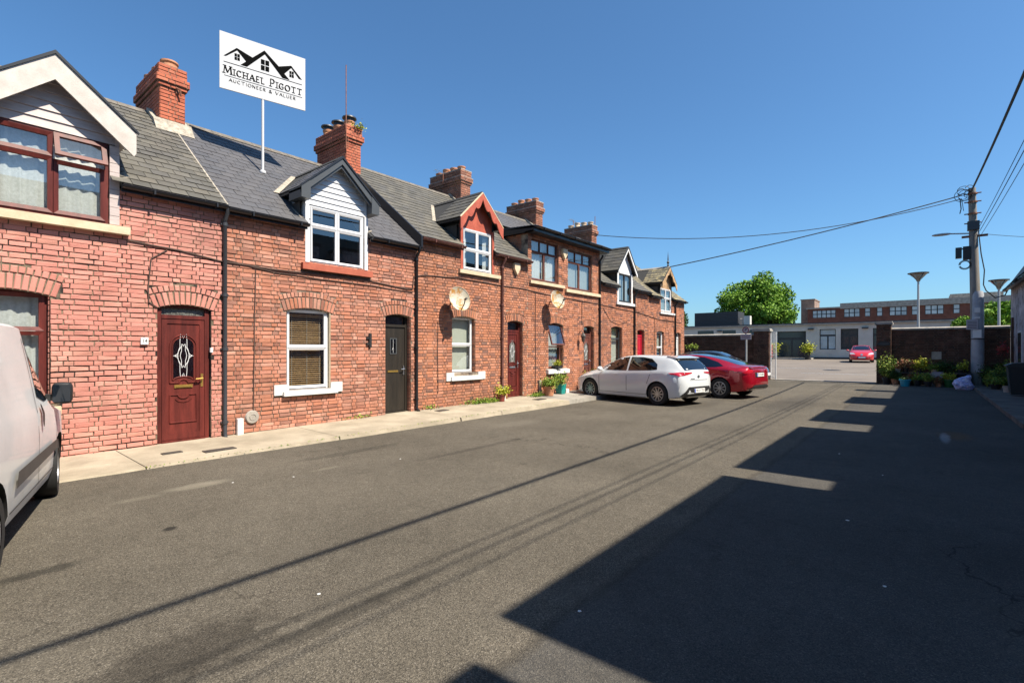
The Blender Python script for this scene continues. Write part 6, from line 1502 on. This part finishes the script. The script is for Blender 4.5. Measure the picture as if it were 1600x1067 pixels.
Tr, br, pt = car('parked_car', tuple(cpos), hr_, 'metallic red fastback saloon parked between the white hatchback and the dark car', PR, 'car_red', 'cars parked nose-in along the left side')
for sd in 'LR':
    pt([(a-h, b) for a, b in ((3.25, .97), (2.8, 1.23), (2.45, 1.355), (2.2, 1.375), (2.2, .99))], sd, 'door_window', 'glass_car', off=.004)
    pt([(a-h, b) for a, b in ((2.14, .99), (2.14, 1.375), (1.6, 1.33), (1.1, 1.18), (.85, 1.05), (1.1, 1.01))], sd, 'rear_door_window', 'glass_car', off=.004)
    pt([(a-h, b) for a, b in ((2.17, .28), (2.17, .95), (2.155, .95), (2.155, .28))], sd, 'door_seam', 'black_trim', off=.0025, cuts_=4)
pt([(.42-h, -.50), (.42-h, .50), (1.0-h, .50), (1.7-h, .52), (2.4-h, .53), (2.9-h, .5), (3.2-h, .3), (3.25-h, 0), (3.2-h, -.3), (2.9-h, -.5), (2.4-h, -.53), (1.7-h, -.52), (1.0-h, -.50)], 'T', 'glass_roof', 'glass_roof', off=.005, cuts_=5)
for s_ in (-1, 1): pt([(s_*a, b) for a, b in ((.88, .98), (.55, .96), (.44, .90), (.60, .84), (.80, .82), (.90, .86))], 'B', 'tail_light', 'lamp_red', off=.012)
pt([(-.70, .34), (-.45, .46), (.45, .46), (.70, .34), (.6, .30), (-.6, .30)], 'B', 'bumper_insert', 'black_trim', off=.01)
pt([(-.62, .33), (-.5, .36), (.5, .36), (.62, .33), (.5, .31), (-.5, .31)], 'B', 'diffuser_lip', 'chrome', off=.02)
pt([(-.33, .70), (-.33, .86), (.33, .86), (.33, .70)], 'B', 'plate_recess', 'black_trim', off=.004)
q = M(); q.prism([(.035-h, -.60, 1.0), (.05-h, -.60, 1.035), (.14-h, -.60, 1.045), (.16-h, -.60, 1.0)], (0, 1.20, 0)); q.build('spoiler', 'car_red', Tr)
plate(Tr, -h-.005, 0, .78, 1, '231-D-8075')
mirror(Tr, 3.0-h, .90, 1.02, 'car_red')

# ---- dark car reversed in, front towards the street
L = 4.3; W = 1.8; h = L/2
PB = dict(L=L, W=W, r=.33, xr=.8, xf=3.42, spokes=8, top=[(0, .6), (.05, 1.0), (.25, 1.25), (.7, 1.44), (1.3, 1.52), (1.9, 1.53), (2.3, 1.48), (2.75, 1.27), (3.1, 1.08), (3.4, 1.01), (3.9, .92), (4.15, .80), (4.26, .62), (4.3, .5)],
          belt=[(0, .58), (.1, .95), (1, 1.0), (3, .95), (3.7, .88), (4.1, .72), (4.3, .45)], bot=[(0, .38), (.2, .25), (4, .2), (4.3, .32)],
          wm=[(0, .6), (.2, .82), (.7, .90), (3.6, .90), (4.0, .84), (4.2, .66), (4.3, .46)], wb=[(0, .55), (.3, .80), (1, .86), (3.2, .84), (3.9, .74), (4.3, .42)], wr=[(0, .5), (.5, .62), (1.3, .62), (2.3, .62), (3, .72), (3.8, .64), (4.3, .38)])
Td, bd, pt = car('parked_car', (24.35, 7.45, 0), hd(-.02, -1), 'dark blue-black car reversed in beyond the red saloon', PB, 'car_blue', 'cars parked nose-in along the left side')
for sd in 'LR':
    pt([(a-h, b) for a, b in ((2.85, 1.04), (2.55, 1.27), (2.3, 1.40), (2.0, 1.43), (2.0, 1.06))], sd, 'door_window', 'glass_car', off=.004)
    pt([(a-h, b) for a, b in ((1.94, 1.06), (1.94, 1.43), (1.2, 1.42), (.7, 1.3), (.5, 1.1))], sd, 'rear_door_window', 'glass_car', off=.004)
pt([(2.3-h, -.54), (2.3-h, .54), (3.0-h, .66), (3.05-h, 0), (3.0-h, -.66)], 'T', 'windscreen', 'glass_car', off=.005)
for s_ in (-1, 1): pt([(s_*a, b) for a, b in ((.80, .70), (.78, .80), (.50, .78), (.45, .68))], 'F', 'headlight', 'lamp_clear', off=.01)
for k in range(3): pt([(-.42, .64+k*.05), (.42, .64+k*.05), (.42, .665+k*.05), (-.42, .665+k*.05)], 'F', 'grille_bar', 'chrome', off=.012)
pt([(-.6, .30), (-.5, .42), (.5, .42), (.6, .30)], 'F', 'lower_grille', 'black_trim', off=.01)
plate(Td, h+.012, 0, .52, 0, None)
mirror(Td, 2.75-h, .88, 1.05, 'car_blue')

# ---- small red car in front of the white building
L = 4.0; W = 1.75; h = L/2
PS = dict(L=L, W=W, r=.31, xr=.7, xf=3.2, spokes=8, top=[(0, .6), (.05, 1.0), (.3, 1.25), (.7, 1.42), (1.4, 1.46), (1.9, 1.42), (2.4, 1.24), (2.85, 1.02), (3.3, .93), (3.7, .80), (3.92, .62), (4.0, .5)], belt=PB['belt'][:2]+[(1, .98), (2.8, .92), (3.4, .82), (3.8, .68), (4.0, .45)],
          bot=[(0, .36), (.2, .24), (3.7, .19), (4.0, .32)], wm=[(0, .6), (.2, .8), (.7, .87), (3.3, .87), (3.7, .80), (3.9, .62), (4, .45)], wb=[(0, .55), (.3, .78), (1, .83), (3, .81), (3.6, .70), (4, .4)], wr=[(0, .5), (.5, .6), (1.3, .6), (2.1, .6), (2.8, .70), (3.6, .6), (4, .36)], NS=44)
Ts, bs, pt = car('parked_car', (53.0, 4.2, cz(53.0)), hd(-1, -.10)+R(0), 'small bright red car facing the gateway in front of the white building', PS, 'car_red_flat')
for sd in 'LR':
    pt([(a-h, b) for a, b in ((2.6, 1.0), (2.25, 1.26), (1.95, 1.35), (1.6, 1.37), (1.6, 1.0))], sd, 'door_window', 'glass_car')
    pt([(a-h, b) for a, b in ((1.54, 1.0), (1.54, 1.37), (.9, 1.34), (.5, 1.1))], sd, 'rear_door_window', 'glass_car')
pt([(2.0-h, -.54), (2.0-h, .54), (2.75-h, .64), (2.82-h, 0), (2.75-h, -.64)], 'T', 'windscreen', 'glass_car')
for s_ in (-1, 1): pt([(s_*a, b) for a, b in ((.80, .68), (.80, .82), (.55, .78), (.42, .68))], 'F', 'headlight', 'lamp_clear', off=.01)
pt([(-.55, .32), (-.55, .5), (.55, .5), (.55, .32)], 'F', 'grille', 'black_trim', off=.008)
pt([(.09*math.cos(2*math.pi*i/10), .64+.09*math.sin(2*math.pi*i/10)) for i in range(10)], 'F', 'badge', 'chrome', off=.015)
plate(Ts, h+.014, 0, .42, 0, None); mirror(Ts, 2.5-h, .86, 1.02, 'car_red_flat')

# ---- white van at the left edge
L = 4.39; W = 1.83; h = L/2
PV = dict(L=L, W=W, r=.315, xr=.80, xf=3.42, steel=1, steer=5, NS=90, inset=.0, gap=.06, top=[(0, .9), (.03, 1.55), (.12, 1.80), (.5, 1.84), (2.2, 1.85), (2.6, 1.80), (2.85, 1.70), (3.15, 1.45), (3.45, 1.18), (3.62, 1.08), (4.0, .98), (4.22, .84), (4.34, .66), (4.39, .5)],
          belt=[(0, .85), (.1, 1.08), (2.6, 1.08), (3.2, 1.04), (3.6, .98), (4.0, .88), (4.2, .74), (4.39, .46)], bot=[(0, .36), (.2, .26), (3.9, .24), (4.39, .34)],
          wm=[(0, .82), (.06, .89), (.3, .915), (3.5, .915), (3.85, .88), (4.15, .74), (4.3, .58), (4.39, .42)], wb=[(0, .80), (.3, .89), (2.8, .885), (3.4, .83), (3.9, .74), (4.2, .62), (4.39, .38)], wr=[(0, .72), (.3, .78), (2.3, .77), (2.8, .70), (3.3, .72), (3.8, .66), (4.39, .34)])
hv = hd(.265, .964); fwd = Vector((math.cos(hv), math.sin(hv), 0)); lft = Vector((-fwd.y, fwd.x, 0))
cpos = Vector((1.03, 7.40, 0))-fwd*(PV['xf']-h)+lft*(W/2-.06)
Tv, bvn, pt = car('parked_van', tuple(cpos), hv, 'dusty white panel van parked nose to the wall at the left edge', PV, 'van_white', cat='van')
for sd in 'LR':
    pt([(a-h, b) for a, b in ((3.28, 1.10), (3.12, 1.30), (2.90, 1.52), (2.72, 1.62), (2.42, 1.64), (2.40, 1.16), (2.7, 1.09))], sd, 'door_window', 'glass_car', off=.006)
    pt([(a-h, b) for a, b in ((3.34, 1.09), (3.16, 1.32), (2.93, 1.56), (2.72, 1.67), (2.36, 1.69), (2.37, 1.66), (2.70, 1.64), (2.90, 1.535), (3.12, 1.31), (3.28, 1.10))], sd, 'window_trim', 'black_trim', off=.01)
    for poly in ([(2.30, .36), (2.30, 1.70), (2.288, 1.70), (2.288, .36)], [(3.20, .38), (3.30, 1.06), (3.288, 1.06), (3.188, .38)], [(3.2, .38), (1.2, .38), (1.2, .37), (3.2, .37)]):
        pt([(a-h, b) for a, b in poly], sd, 'door_seam', 'black_trim', off=.003, cuts_=5)
    pt([(a-h, b) for a, b in ((3.15, .56), (3.13, .66), (1.35, .66), (1.30, .54))], sd, 'rub_strip', 'grey_trim', off=.022, cuts_=4)
    pt([(2.42-h+.045*math.cos(2*math.pi*i/14)*1.1, .98+.11*math.sin(2*math.pi*i/14)) for i in range(14)], sd, 'door_handle', 'black_trim', off=.02)
pt([(2.85-h, -.60), (2.85-h, .60), (3.5-h, .72), (3.56-h, 0), (3.5-h, -.72)], 'T', 'windscreen', 'glass_car', off=.006)
for s_ in (-1, 1): pt([(s_*a, b) for a, b in ((.80, .72), (.80, .92), (.62, .90), (.55, .74))], 'F', 'headlight', 'lamp_clear', off=.01)
for sd in (-1, 1):
    q = M(); x, z, yy = 3.14-h, 1.14, sd*(.90+.075)
    pr_ = [(-.075, .80), (-.06, .97), (0, 1), (.05, .85), (.085, .45)]
    for (dx, k) in pr_:
        for i in range(16):
            a = 2*math.pi*i/16; ca, sa = math.cos(a), math.sin(a); e = .45
            q.v.append((x+dx, yy+.085*k*abs(ca)**e*(1 if ca > 0 else -1), z+.112*k*abs(sa)**e*(1 if sa > 0 else -1)))
    for i in range(4):
        for k in range(16): q.face((i*16+k, i*16+(k+1) % 16, i*16+16+(k+1) % 16, i*16+16+k))
    q.face(list(range(16))); q.face([64+k for k in range(16)][::-1]); q.box(x-.03, x+.03, *sorted((sd*.80, sd*.93)), z-.08, z-.01)
    mo = q.build('wing_mirror', 'black_trim', Tv, smooth=50)
    q = M(); q.poly([(x-.079, yy-.07, z-.09), (x-.079, yy+.07, z-.09), (x-.079, yy+.07, z+.09), (x-.079, yy-.07, z+.09)]); q.build('mirror_glass', 'glass_roof', mo)

# ------------------------------------------------------------------ no-parking sign
sx_, sy_ = 28.2, 7.22
NP = thing('parking_sign', (sx_, sy_, 0), 'round parking sign and small plate on a grey post', 'sign')
q = M(); q.tube([(sx_, sy_, 0), (sx_, sy_, 2.75)], .05, 10); q.build('post', 'steel_grey', NP, smooth=40)
q = M(); q.lathe((sx_-.07, sy_, 2.62), [(0, -.01), (.18, -.01), (.18, .01), (0, .01)], 24, 'x'); q.build('disc', 'sign_grey', NP)
q = M(); q.lathe((sx_-.082, sy_, 2.62), [(.125, 0), (.175, 0)], 24, 'x'); q.build('ring', 'sign_red', NP)
RX = Matrix(((0, 0, -1), (-1, 0, 0), (0, 1, 0)))
text3('P', (sx_-.083, sy_, 2.62), .24, RX, 'ink', 'lettering', NP)
q = M(); q.box(sx_-.075, sx_-.055, sy_-.26, sy_+.26, 2.12, 2.40); q.build('plate', 'sign_grey', NP)
for k in range(3): q = M(); q.box(sx_-.08, sx_-.076, sy_-.2, sy_+.2, 2.18+k*.07, 2.20+k*.07); q.build('print_line', 'sign_red', NP)

# ------------------------------------------------------------------ plants and pots
def pot(x, y, z, r, hgt, pm, leafm, spread, ht, n, leaf, label, name='potted_plant', square=False, group=None, seed=None, lean=0, cat='potted plant'):
    T = thing(name, (x, y, z), label, cat, group); rg = random.Random(seed if seed is not None else int(x*31+y*17))
    q = M()
    if square:
        q.prism([(x-r*.8, y-r*.8, z), (x+r*.8, y-r*.8, z), (x+r*.8, y+r*.8, z), (x-r*.8, y+r*.8, z)], (0, 0, .001))
        for (a, b) in (((-1, -1), (1, -1)), ((1, -1), (1, 1)), ((1, 1), (-1, 1)), ((-1, 1), (-1, -1))):
            q.poly([(x+a[0]*r*.75, y+a[1]*r*.75, z), (x+b[0]*r*.75, y+b[1]*r*.75, z), (x+b[0]*r, y+b[1]*r, z+hgt), (x+a[0]*r, y+a[1]*r, z+hgt)])
    else: q.lathe((x, y, z), [(0, 0), (r*.72, 0), (r*.97, hgt*.86), (r*1.08, hgt*.87), (r*1.08, hgt), (r*.95, hgt), (r*.92, hgt*.9)], 18)
    q.build('pot', pm, T, smooth=40)
    q = M(); q.poly([(x+r*.9*math.cos(2*math.pi*i/12), y+r*.9*math.sin(2*math.pi*i/12), z+hgt*.9) for i in range(12)] if not square else [(x-r*.95, y-r*.95, z+hgt*.9), (x+r*.95, y-r*.95, z+hgt*.9), (x+r*.95, y+r*.95, z+hgt*.9), (x-r*.95, y+r*.95, z+hgt*.9)]); q.build('soil', 'soil', T)
    q = M(); st = M()
    for i in range(max(5, n//28)):
        a = rg.uniform(0, 6.28); rr = spread*math.sqrt(rg.random()); tip = Vector((x+rr*math.cos(a)+lean, y+rr*math.sin(a), z+hgt+ht*rg.uniform(.35, 1)*(1-.35*rr/spread)))
        b0 = Vector((x+rr*.3*math.cos(a), y+rr*.3*math.sin(a), z+hgt*.88)); st.tube([b0, (b0+tip)/2+Vector((0, 0, .03)), tip], [.006, .005, .003], 4)
        for k in range(28):
            t = rg.uniform(.25, 1.05); p = b0+(tip-b0)*t+Vector((rg.gauss(0, 1), rg.gauss(0, 1), rg.gauss(0, 1)*.8))*leaf*1.6; q.leaf(p, leaf, rg)
    st.build('stem', 'bark', T); q.build('foliage', leafm, T)
    return T
pz3 = lambda x, y: pz(x)+.03*(y-8)/1.5
g1 = 'pots along the foot of the left wall'
pot(10.75, 9.25, pz3(10.7, 9.2), .13, .20, 'pot_red', 'leaf_yellow', .22, .30, 500, .032, 'small dark red pot with wispy yellow-green plant left of the white drain box', group=g1)
pot(12.95, 9.15, pz3(13, 9.1), .19, .30, 'terracotta', 'leaf_pot', .33, .30, 900, .035, 'terracotta pot with spreading leafy plant right of the maroon door', group=g1)
pot(13.72, 9.22, pz3(13.7, 9.2), .14, .33, 'pot_teal', 'leaf_pot', .22, .42, 700, .035, 'square teal pot with tall leafy plant', square=True, group=g1)
pot(15.35, 9.15, pz3(15.3, 9.2), .15, .22, 'pot_pale', 'leaf_pot', .25, .25, 600, .035, 'pale pot with low plant near the nose of the white hatchback', group=g1)
pot(15.9, 9.2, pz3(15.9, 9.2), .2, .30, 'pot_black', 'leaf_yellow', .40, .50, 1500, .035, 'yellow-green bushy shrub in a black pot in front of the white hatchback', group=g1)
pot(15.45, 9.3, pz3(15.45, 9.3), .14, .25, 'pot_black', 'leaf_rust', .2, .48, 500, .035, 'dark russet-leaved plant beside the yellow-green shrub', group=g1)
pot(13.95, FY-.04, .955, .14, .10, 'panel_dark', 'leaf_yellow', .14, .24, 320, .026, 'yellow flowering plant in a dark trough on the white sill', square=True, name='window_box', cat='window box')
q = M(); q.box(14.15, 14.32, 9.28, 9.48, .14, .27); solo(q, 'wall_block', 'paint_white', 'small white block at the foot of the wall right of the teal pot', 'block', loc=(14.2, 9.35, .13))
q = M(); q.tube([(12.95, 9.50, .12), (12.95, 9.50, .62)], .05, 10); solo(q, 'vent_pipe', 'coping', 'short pale pipe standing behind the terracotta pot', 'pipe', loc=(12.95, 9.5, .12))
# weeds at the wall foot
q = M(); rg = random.Random(9)
for (cx, cy, sx, n) in ((10.0, 9.40, .5, 500), (12.5, 9.25, .35, 500), (10.4, 9.3, .35, 350), (8.3, 9.48, .2, 60), (6.3, 9.50, .3, 40)):
    for i in range(n): x = cx+rg.gauss(0, sx*.5); y = min(9.52, cy+rg.gauss(0, .06)); q.leaf((x, y, pz3(x, y)+.01+abs(rg.gauss(0, .05))), .028, rg)
for i in range(260): x = rg.uniform(2, 12); y = 8.0+rg.gauss(0, .015); q.leaf((x, y, pz(x)+.005), .014, rg)
o = q.build('weeds', 'leaf_pot'); tag(o, 'green weeds growing along the foot of the brick wall', 'weeds', kind='stuff')
# weed tuft on chimney 2
q = M()
for i in range(160): q.leaf((7.95+rg.gauss(0, .10), 12.03+rg.gauss(0, .08), 7.68+abs(rg.gauss(0, .07))), .03, rg)
o = q.build('chimney_weed', 'leaf_yellow'); tag(o, 'tuft of yellow-green weed growing on top of the second chimney', 'weed', kind='stuff')
# plants along the end wall, right of the gate
g2 = 'plants gathered against the end wall'
B_ = thing('plant_bench', (28.9, .3, 0), 'low dark wooden bench holding plant pots against the end wall', 'bench')
q = M(); q.box(28.7, 29.2, -.55, 1.0, .52, .56); q.build('tabletop', 'panel_dark', B_)
for (a, b) in ((28.73, -.5), (28.73, .95), (29.15, -.5), (29.15, .95)): q = M(); q.box(a-.02, a+.02, b-.02, b+.02, 0, .52); q.build('leg', 'panel_dark', B_)
pot(28.9, 1.32, 0, .17, .30, 'pot_black', 'leaf_pot', .33, 1.35, 1500, .045, 'tall straggling green plant against the right gate pillar', group=g2)
pot(28.85, .62, .56, .13, .22, 'pot_black', 'leaf_rust', .30, .48, 900, .04, 'russet geranium in a black pot on the plant bench', group=g2)
pot(28.8, .9, .56, .10, .18, 'coping', 'leaf_rust', .16, .2, 250, .035, 'small pale pot at the left end of the plant bench', group=g2, square=True)
pot(28.85, .1, .56, .12, .20, 'pot_black', 'leaf_yellow', .26, .52, 520, .055, 'bright lime-leaved plant in the middle of the bench', group=g2)
pot(28.85, -.35, .56, .12, .16, 'pot_pale', 'leaf_pot', .36, .25, 520, .04, 'trailing green plant at the right end of the bench', group=g2)
pot(27.6, .62, 0, .20, .30, 'pot_blue', 'leaf_dark', .2, .15, 160, .03, 'bright blue tub on the tarmac before the bench', group=g2)
pot(28.3, .2, 0, .16, .25, 'pot_black', 'leaf_pot', .25, .4, 420, .04, 'dark pot with mixed foliage under the bench', group=g2)
pot(28.0, -.15, 0, .14, .22, 'pot_black', 'leaf_pot', .14, .50, 520, .035, 'upright green shrub in a black pot in front of the bench', group=g2)
pot(28.1, -.85, 0, .20, .34, 'pot_green', 'leaf_yellow', .28, .32, 560, .035, 'green glazed pot with feathery yellow-green plant', group=g2)
q = M(); q.box(28.45, 28.75, -.66, -.28, .0, .62); q.box(28.4, 28.8, -.72, -.22, .40, .56); solo(q, 'storage_crate', 'render_old', 'pale plastic crate standing among the pots', 'crate', loc=(28.6, -.4, 0))
q = M(); q.box(28.2, 28.7, -1.55, -1.0, .0, .02); q.box(28.2, 28.7, -1.55, -1.51, .02, .55); q.box(28.2, 28.7, -1.04, -1.0, .02, .55); q.box(28.66, 28.7, -1.51, -1.04, .02, .55); q.box(28.18, 28.72, -1.57, -.98, .55, .60); solo(q, 'planter_stand', 'panel_dark', 'dark open-fronted planter stand left of the pole', 'stand', loc=(28.4, -1.3, 0))
pot(28.45, -1.25, .60, .14, .14, 'pot_black', 'leaf_yellow', .16, .42, 220, .045, 'spiky yellow-green plant on the dark stand', group=g2)
for i, (x, y, r, hh, sp, ht, m_, lab) in enumerate(((28.2, -2.1, .2, .3, .42, .62, 'leaf_dark', 'dark leafy plant just right of the pole'), (27.6, -2.3, .2, .28, .42, .5, 'leaf_pot', 'mid-green bushy plant on the right pavement'), (28.9, -2.45, .2, .3, .4, .75, 'leaf_dark', 'tall dark plant in the corner by the whitewashed house'),
                                                ((26.6), -2.45, .18, .26, .36, .42, 'leaf_dark', 'dark plant beside the black bin'), (26.2, -2.1, .16, .2, .3, .26, 'leaf_pot', 'low green plant at the right edge of the photo'))):
    pot(x, y, .1, r, hh, 'pot_black' if i != 1 else 'terracotta', m_, sp, ht, 900, .045, lab, group=g2)
for i, (x, y, z, r, hh, sp, ht, m_, lab) in enumerate(((28.75, 1.0, 0, .15, .25, .26, .5, 'leaf_dark', 'dark shrub at the foot of the right gate pillar'), (28.9, -.6, .56, .12, .15, .22, .4, 'leaf_dark', 'dark leafy plant behind the right end of the bench'), (28.5, .45, 0, .13, .2, .22, .35, 'leaf_rust', 'low russet plant under the bench beside the blue tub'),
      (28.2, -.5, 0, .12, .16, .2, .3, 'leaf_rust', 'small russet plant between the upright shrub and the green pot'), (29.0, -1.1, 0, .2, .4, .35, .9, 'leaf_dark', 'tall dark plant behind the planter stand'), (28.0, -2.55, .1, .2, .3, .4, .9, 'leaf_pot', 'tall green plant against the whitewashed wall'), (27.0, -2.5, .1, .18, .26, .38, .7, 'leaf_dark', 'dark shrub further along the right pavement'))):
    pot(x, y, z, r, hh, 'pot_black' if i % 3 else 'terracotta', m_, sp, ht, 700, .045, lab, group=g2)
# white and blue rubbish bag
q = M(); rg = random.Random(12); bm_ = bmesh.new(); bmesh.ops.create_icosphere(bm_, subdivisions=4, radius=1)
for v_ in bm_.verts:
    n_ = v_.co.normalized(); k = 1+.16*math.sin(n_.x*7+n_.z*5)*math.cos(n_.y*6)+.10*math.sin(n_.y*15+n_.z*9)+rg.uniform(-.035, .035)
    k = 1+.28*mnoise.noise(n_*1.9+Vector((3, 1, 7)))+.16*abs(mnoise.noise(n_*4.3))+.09*mnoise.noise(n_*9)
    v_.co = Vector((n_.x*.22*k, n_.y*.30*k, max(-.19, n_.z*.25*k+.05*n_.y)))
    if n_.z > .75: v_.co += Vector((0, -.18, .12))*(n_.z-.75)*4
me = bpy.data.meshes.new('rubbish_bag'); bm_.to_mesh(me); bm_.free(); me.materials.append(MT['bag'])
o = bpy.data.objects.new('rubbish_bag', me); COL.objects.link(o); o.location = (26.9, -1.22, .19); tag(o, 'crumpled white and blue plastic rubbish bag on the kerb corner', 'bag')
# black wheelie bin at the right edge
Bn = thing('wheelie_bin', (22.9, -2.42, .1), 'black wheelie bin against the house at the right edge', 'bin')
q = M()
for s0, s1 in ((.24, .29),):
    x, y, z = 22.9, -2.42, .1
    lo_ = [(x-.22, y-.26, z+.05), (x+.22, y-.26, z+.05), (x+.22, y+.24, z+.05), (x-.22, y+.24, z+.05)]; hi_ = [(x-.28, y-.33, z+.95), (x+.28, y-.33, z+.95), (x+.28, y+.32, z+.95), (x-.28, y+.32, z+.95)]
    q.poly(lo_[::-1]); 
    for i in range(4): j = (i+1) % 4; q.poly([lo_[i], lo_[j], hi_[j], hi_[i]])
    q.box(x-.30, x+.30, y-.35, y+.34, z+.92, z+.96)
q.build('body', 'bin', Bn)
q = M(); pr_ = [(-.36, .96), (-.34, 1.03), (-.1, 1.08), (.2, 1.06), (.37, .98), (.37, .96)]; q.prism([(x-.31, y+a, z+b) for a, b in pr_], (.62, 0, 0)); q.build('lid', 'bin', Bn)
for s_ in (-1, 1): q = M(); q.lathe((x+s_*.24, y-.24, z+.1), [(0, -.03), (.1, -.03), (.1, .03), (0, .03)], 16, 'x'); q.build('wheel', 'tyre', Bn)
for (x, y, r, hh, lab, m_) in ((24.6, -2.3, .16, .22, 'upturned pale bucket on the right pavement', 'coping'), (24.2, -2.55, .13, .30, 'tall grey tub by the wall at the right edge', 'sleeve')):
    q = M(); q.lathe((x, y, .1), [(0, 0), (r*.8, 0), (r, hh), (r*1.06, hh), (r*.9, hh), (r*.75, .02)], 16); solo(q, 'bucket', m_, lab, 'bucket', loc=(x, y, .1), smooth=40)
# hanging basket of red flowers on the right
HB = thing('hanging_basket', (28.3, RF+.35, 1.75), 'red-flowered hanging basket in the shaded corner', 'hanging basket')
q = M(); q.tube([(28.3, RF, 2.1), (28.3, RF+.35, 2.1), (28.3, RF+.35, 1.75)], .01, 5); q.build('bracket', 'iron', HB)
q = M(); q.lathe((28.3, RF+.35, 1.5), [(0, 0), (.12, .05), (.17, .2), (.17, .22)], 12); q.build('basket', 'pot_red', HB)
q = M()
for i in range(110): q.leaf((28.3+rg.gauss(0, .10), RF+.35+rg.gauss(0, .10), 1.62+rg.gauss(0, .12)), .035, rg)
q.build('flowers', 'door_red', HB)
# court planters by the white building door, red box
for (y, lab) in ((12.0, 'potted palm left of the glass entrance'), (8.9, 'potted palm right of the glass entrance')):
    pot(57.0, y, cz(57)+.0, .28, .7, 'pot_black', 'leaf_yellow', .55, 1.1, 700, .11, lab, group='palms either side of the glass entrance')
RB = thing('red_trolley', (50.5, 11.1, cz(50)), 'red slatted trolley seen through the open gate', 'trolley')
for k in range(4): q = M(); q.box(50.3, 50.9, 10.75, 11.5, cz(50)+.45+k*.3, cz(50)+.68+k*.3); q.build('panel', 'car_red_flat', RB)
for s_ in (10.85, 11.4): q = M(); q.box(50.35, 50.85, s_-.05, s_+.05, cz(50), cz(50)+.45); q.build('leg', 'black_trim', RB)
# hanging plant by the end of the terrace
pot(26.0, 9.3, 1.55, .14, .12, 'pot_black', 'leaf_pot', .28, .22, 420, .04, 'plant hanging at the corner of the end house', name='hanging_plant', cat='hanging plant')
q = M(); q.tube([(26.0, 9.3, 1.6), (25.7, 9.5, 2.1)], .01, 5); solo(q, 'plant_bracket', 'iron', 'thin bracket carrying the hanging plant', 'bracket')
# litter flecks on the tarmac
rg = random.Random(77)
for i, (x, y) in enumerate(((1.72, 3.05), (3.1, 6.1), (4.6, 5.9), (2.5, 6.4), (2.62, 1.62), (9.1, 1.0), (5.6, .55), (4.2, .2), (7.9, .4))):
    q = M(); s_ = rg.uniform(.006, .015); q.prism([(x+s_*math.cos(a)*rg.uniform(.6, 1.3), y+s_*math.sin(a)*rg.uniform(.6, 1.3), .003) for a in (0, 1.3, 2.4, 3.6, 5)], (0, 0, .004))
    solo(q, 'litter', 'paint_white', 'tiny pale scrap of litter on the tarmac', 'litter', loc=(x, y, 0), group='scraps of litter on the road')
bpy.context.view_layer.update()
print('objects', len(bpy.data.objects), 'tris', sum(len(o.data.polygons) for o in bpy.data.objects if o.type == 'MESH'))
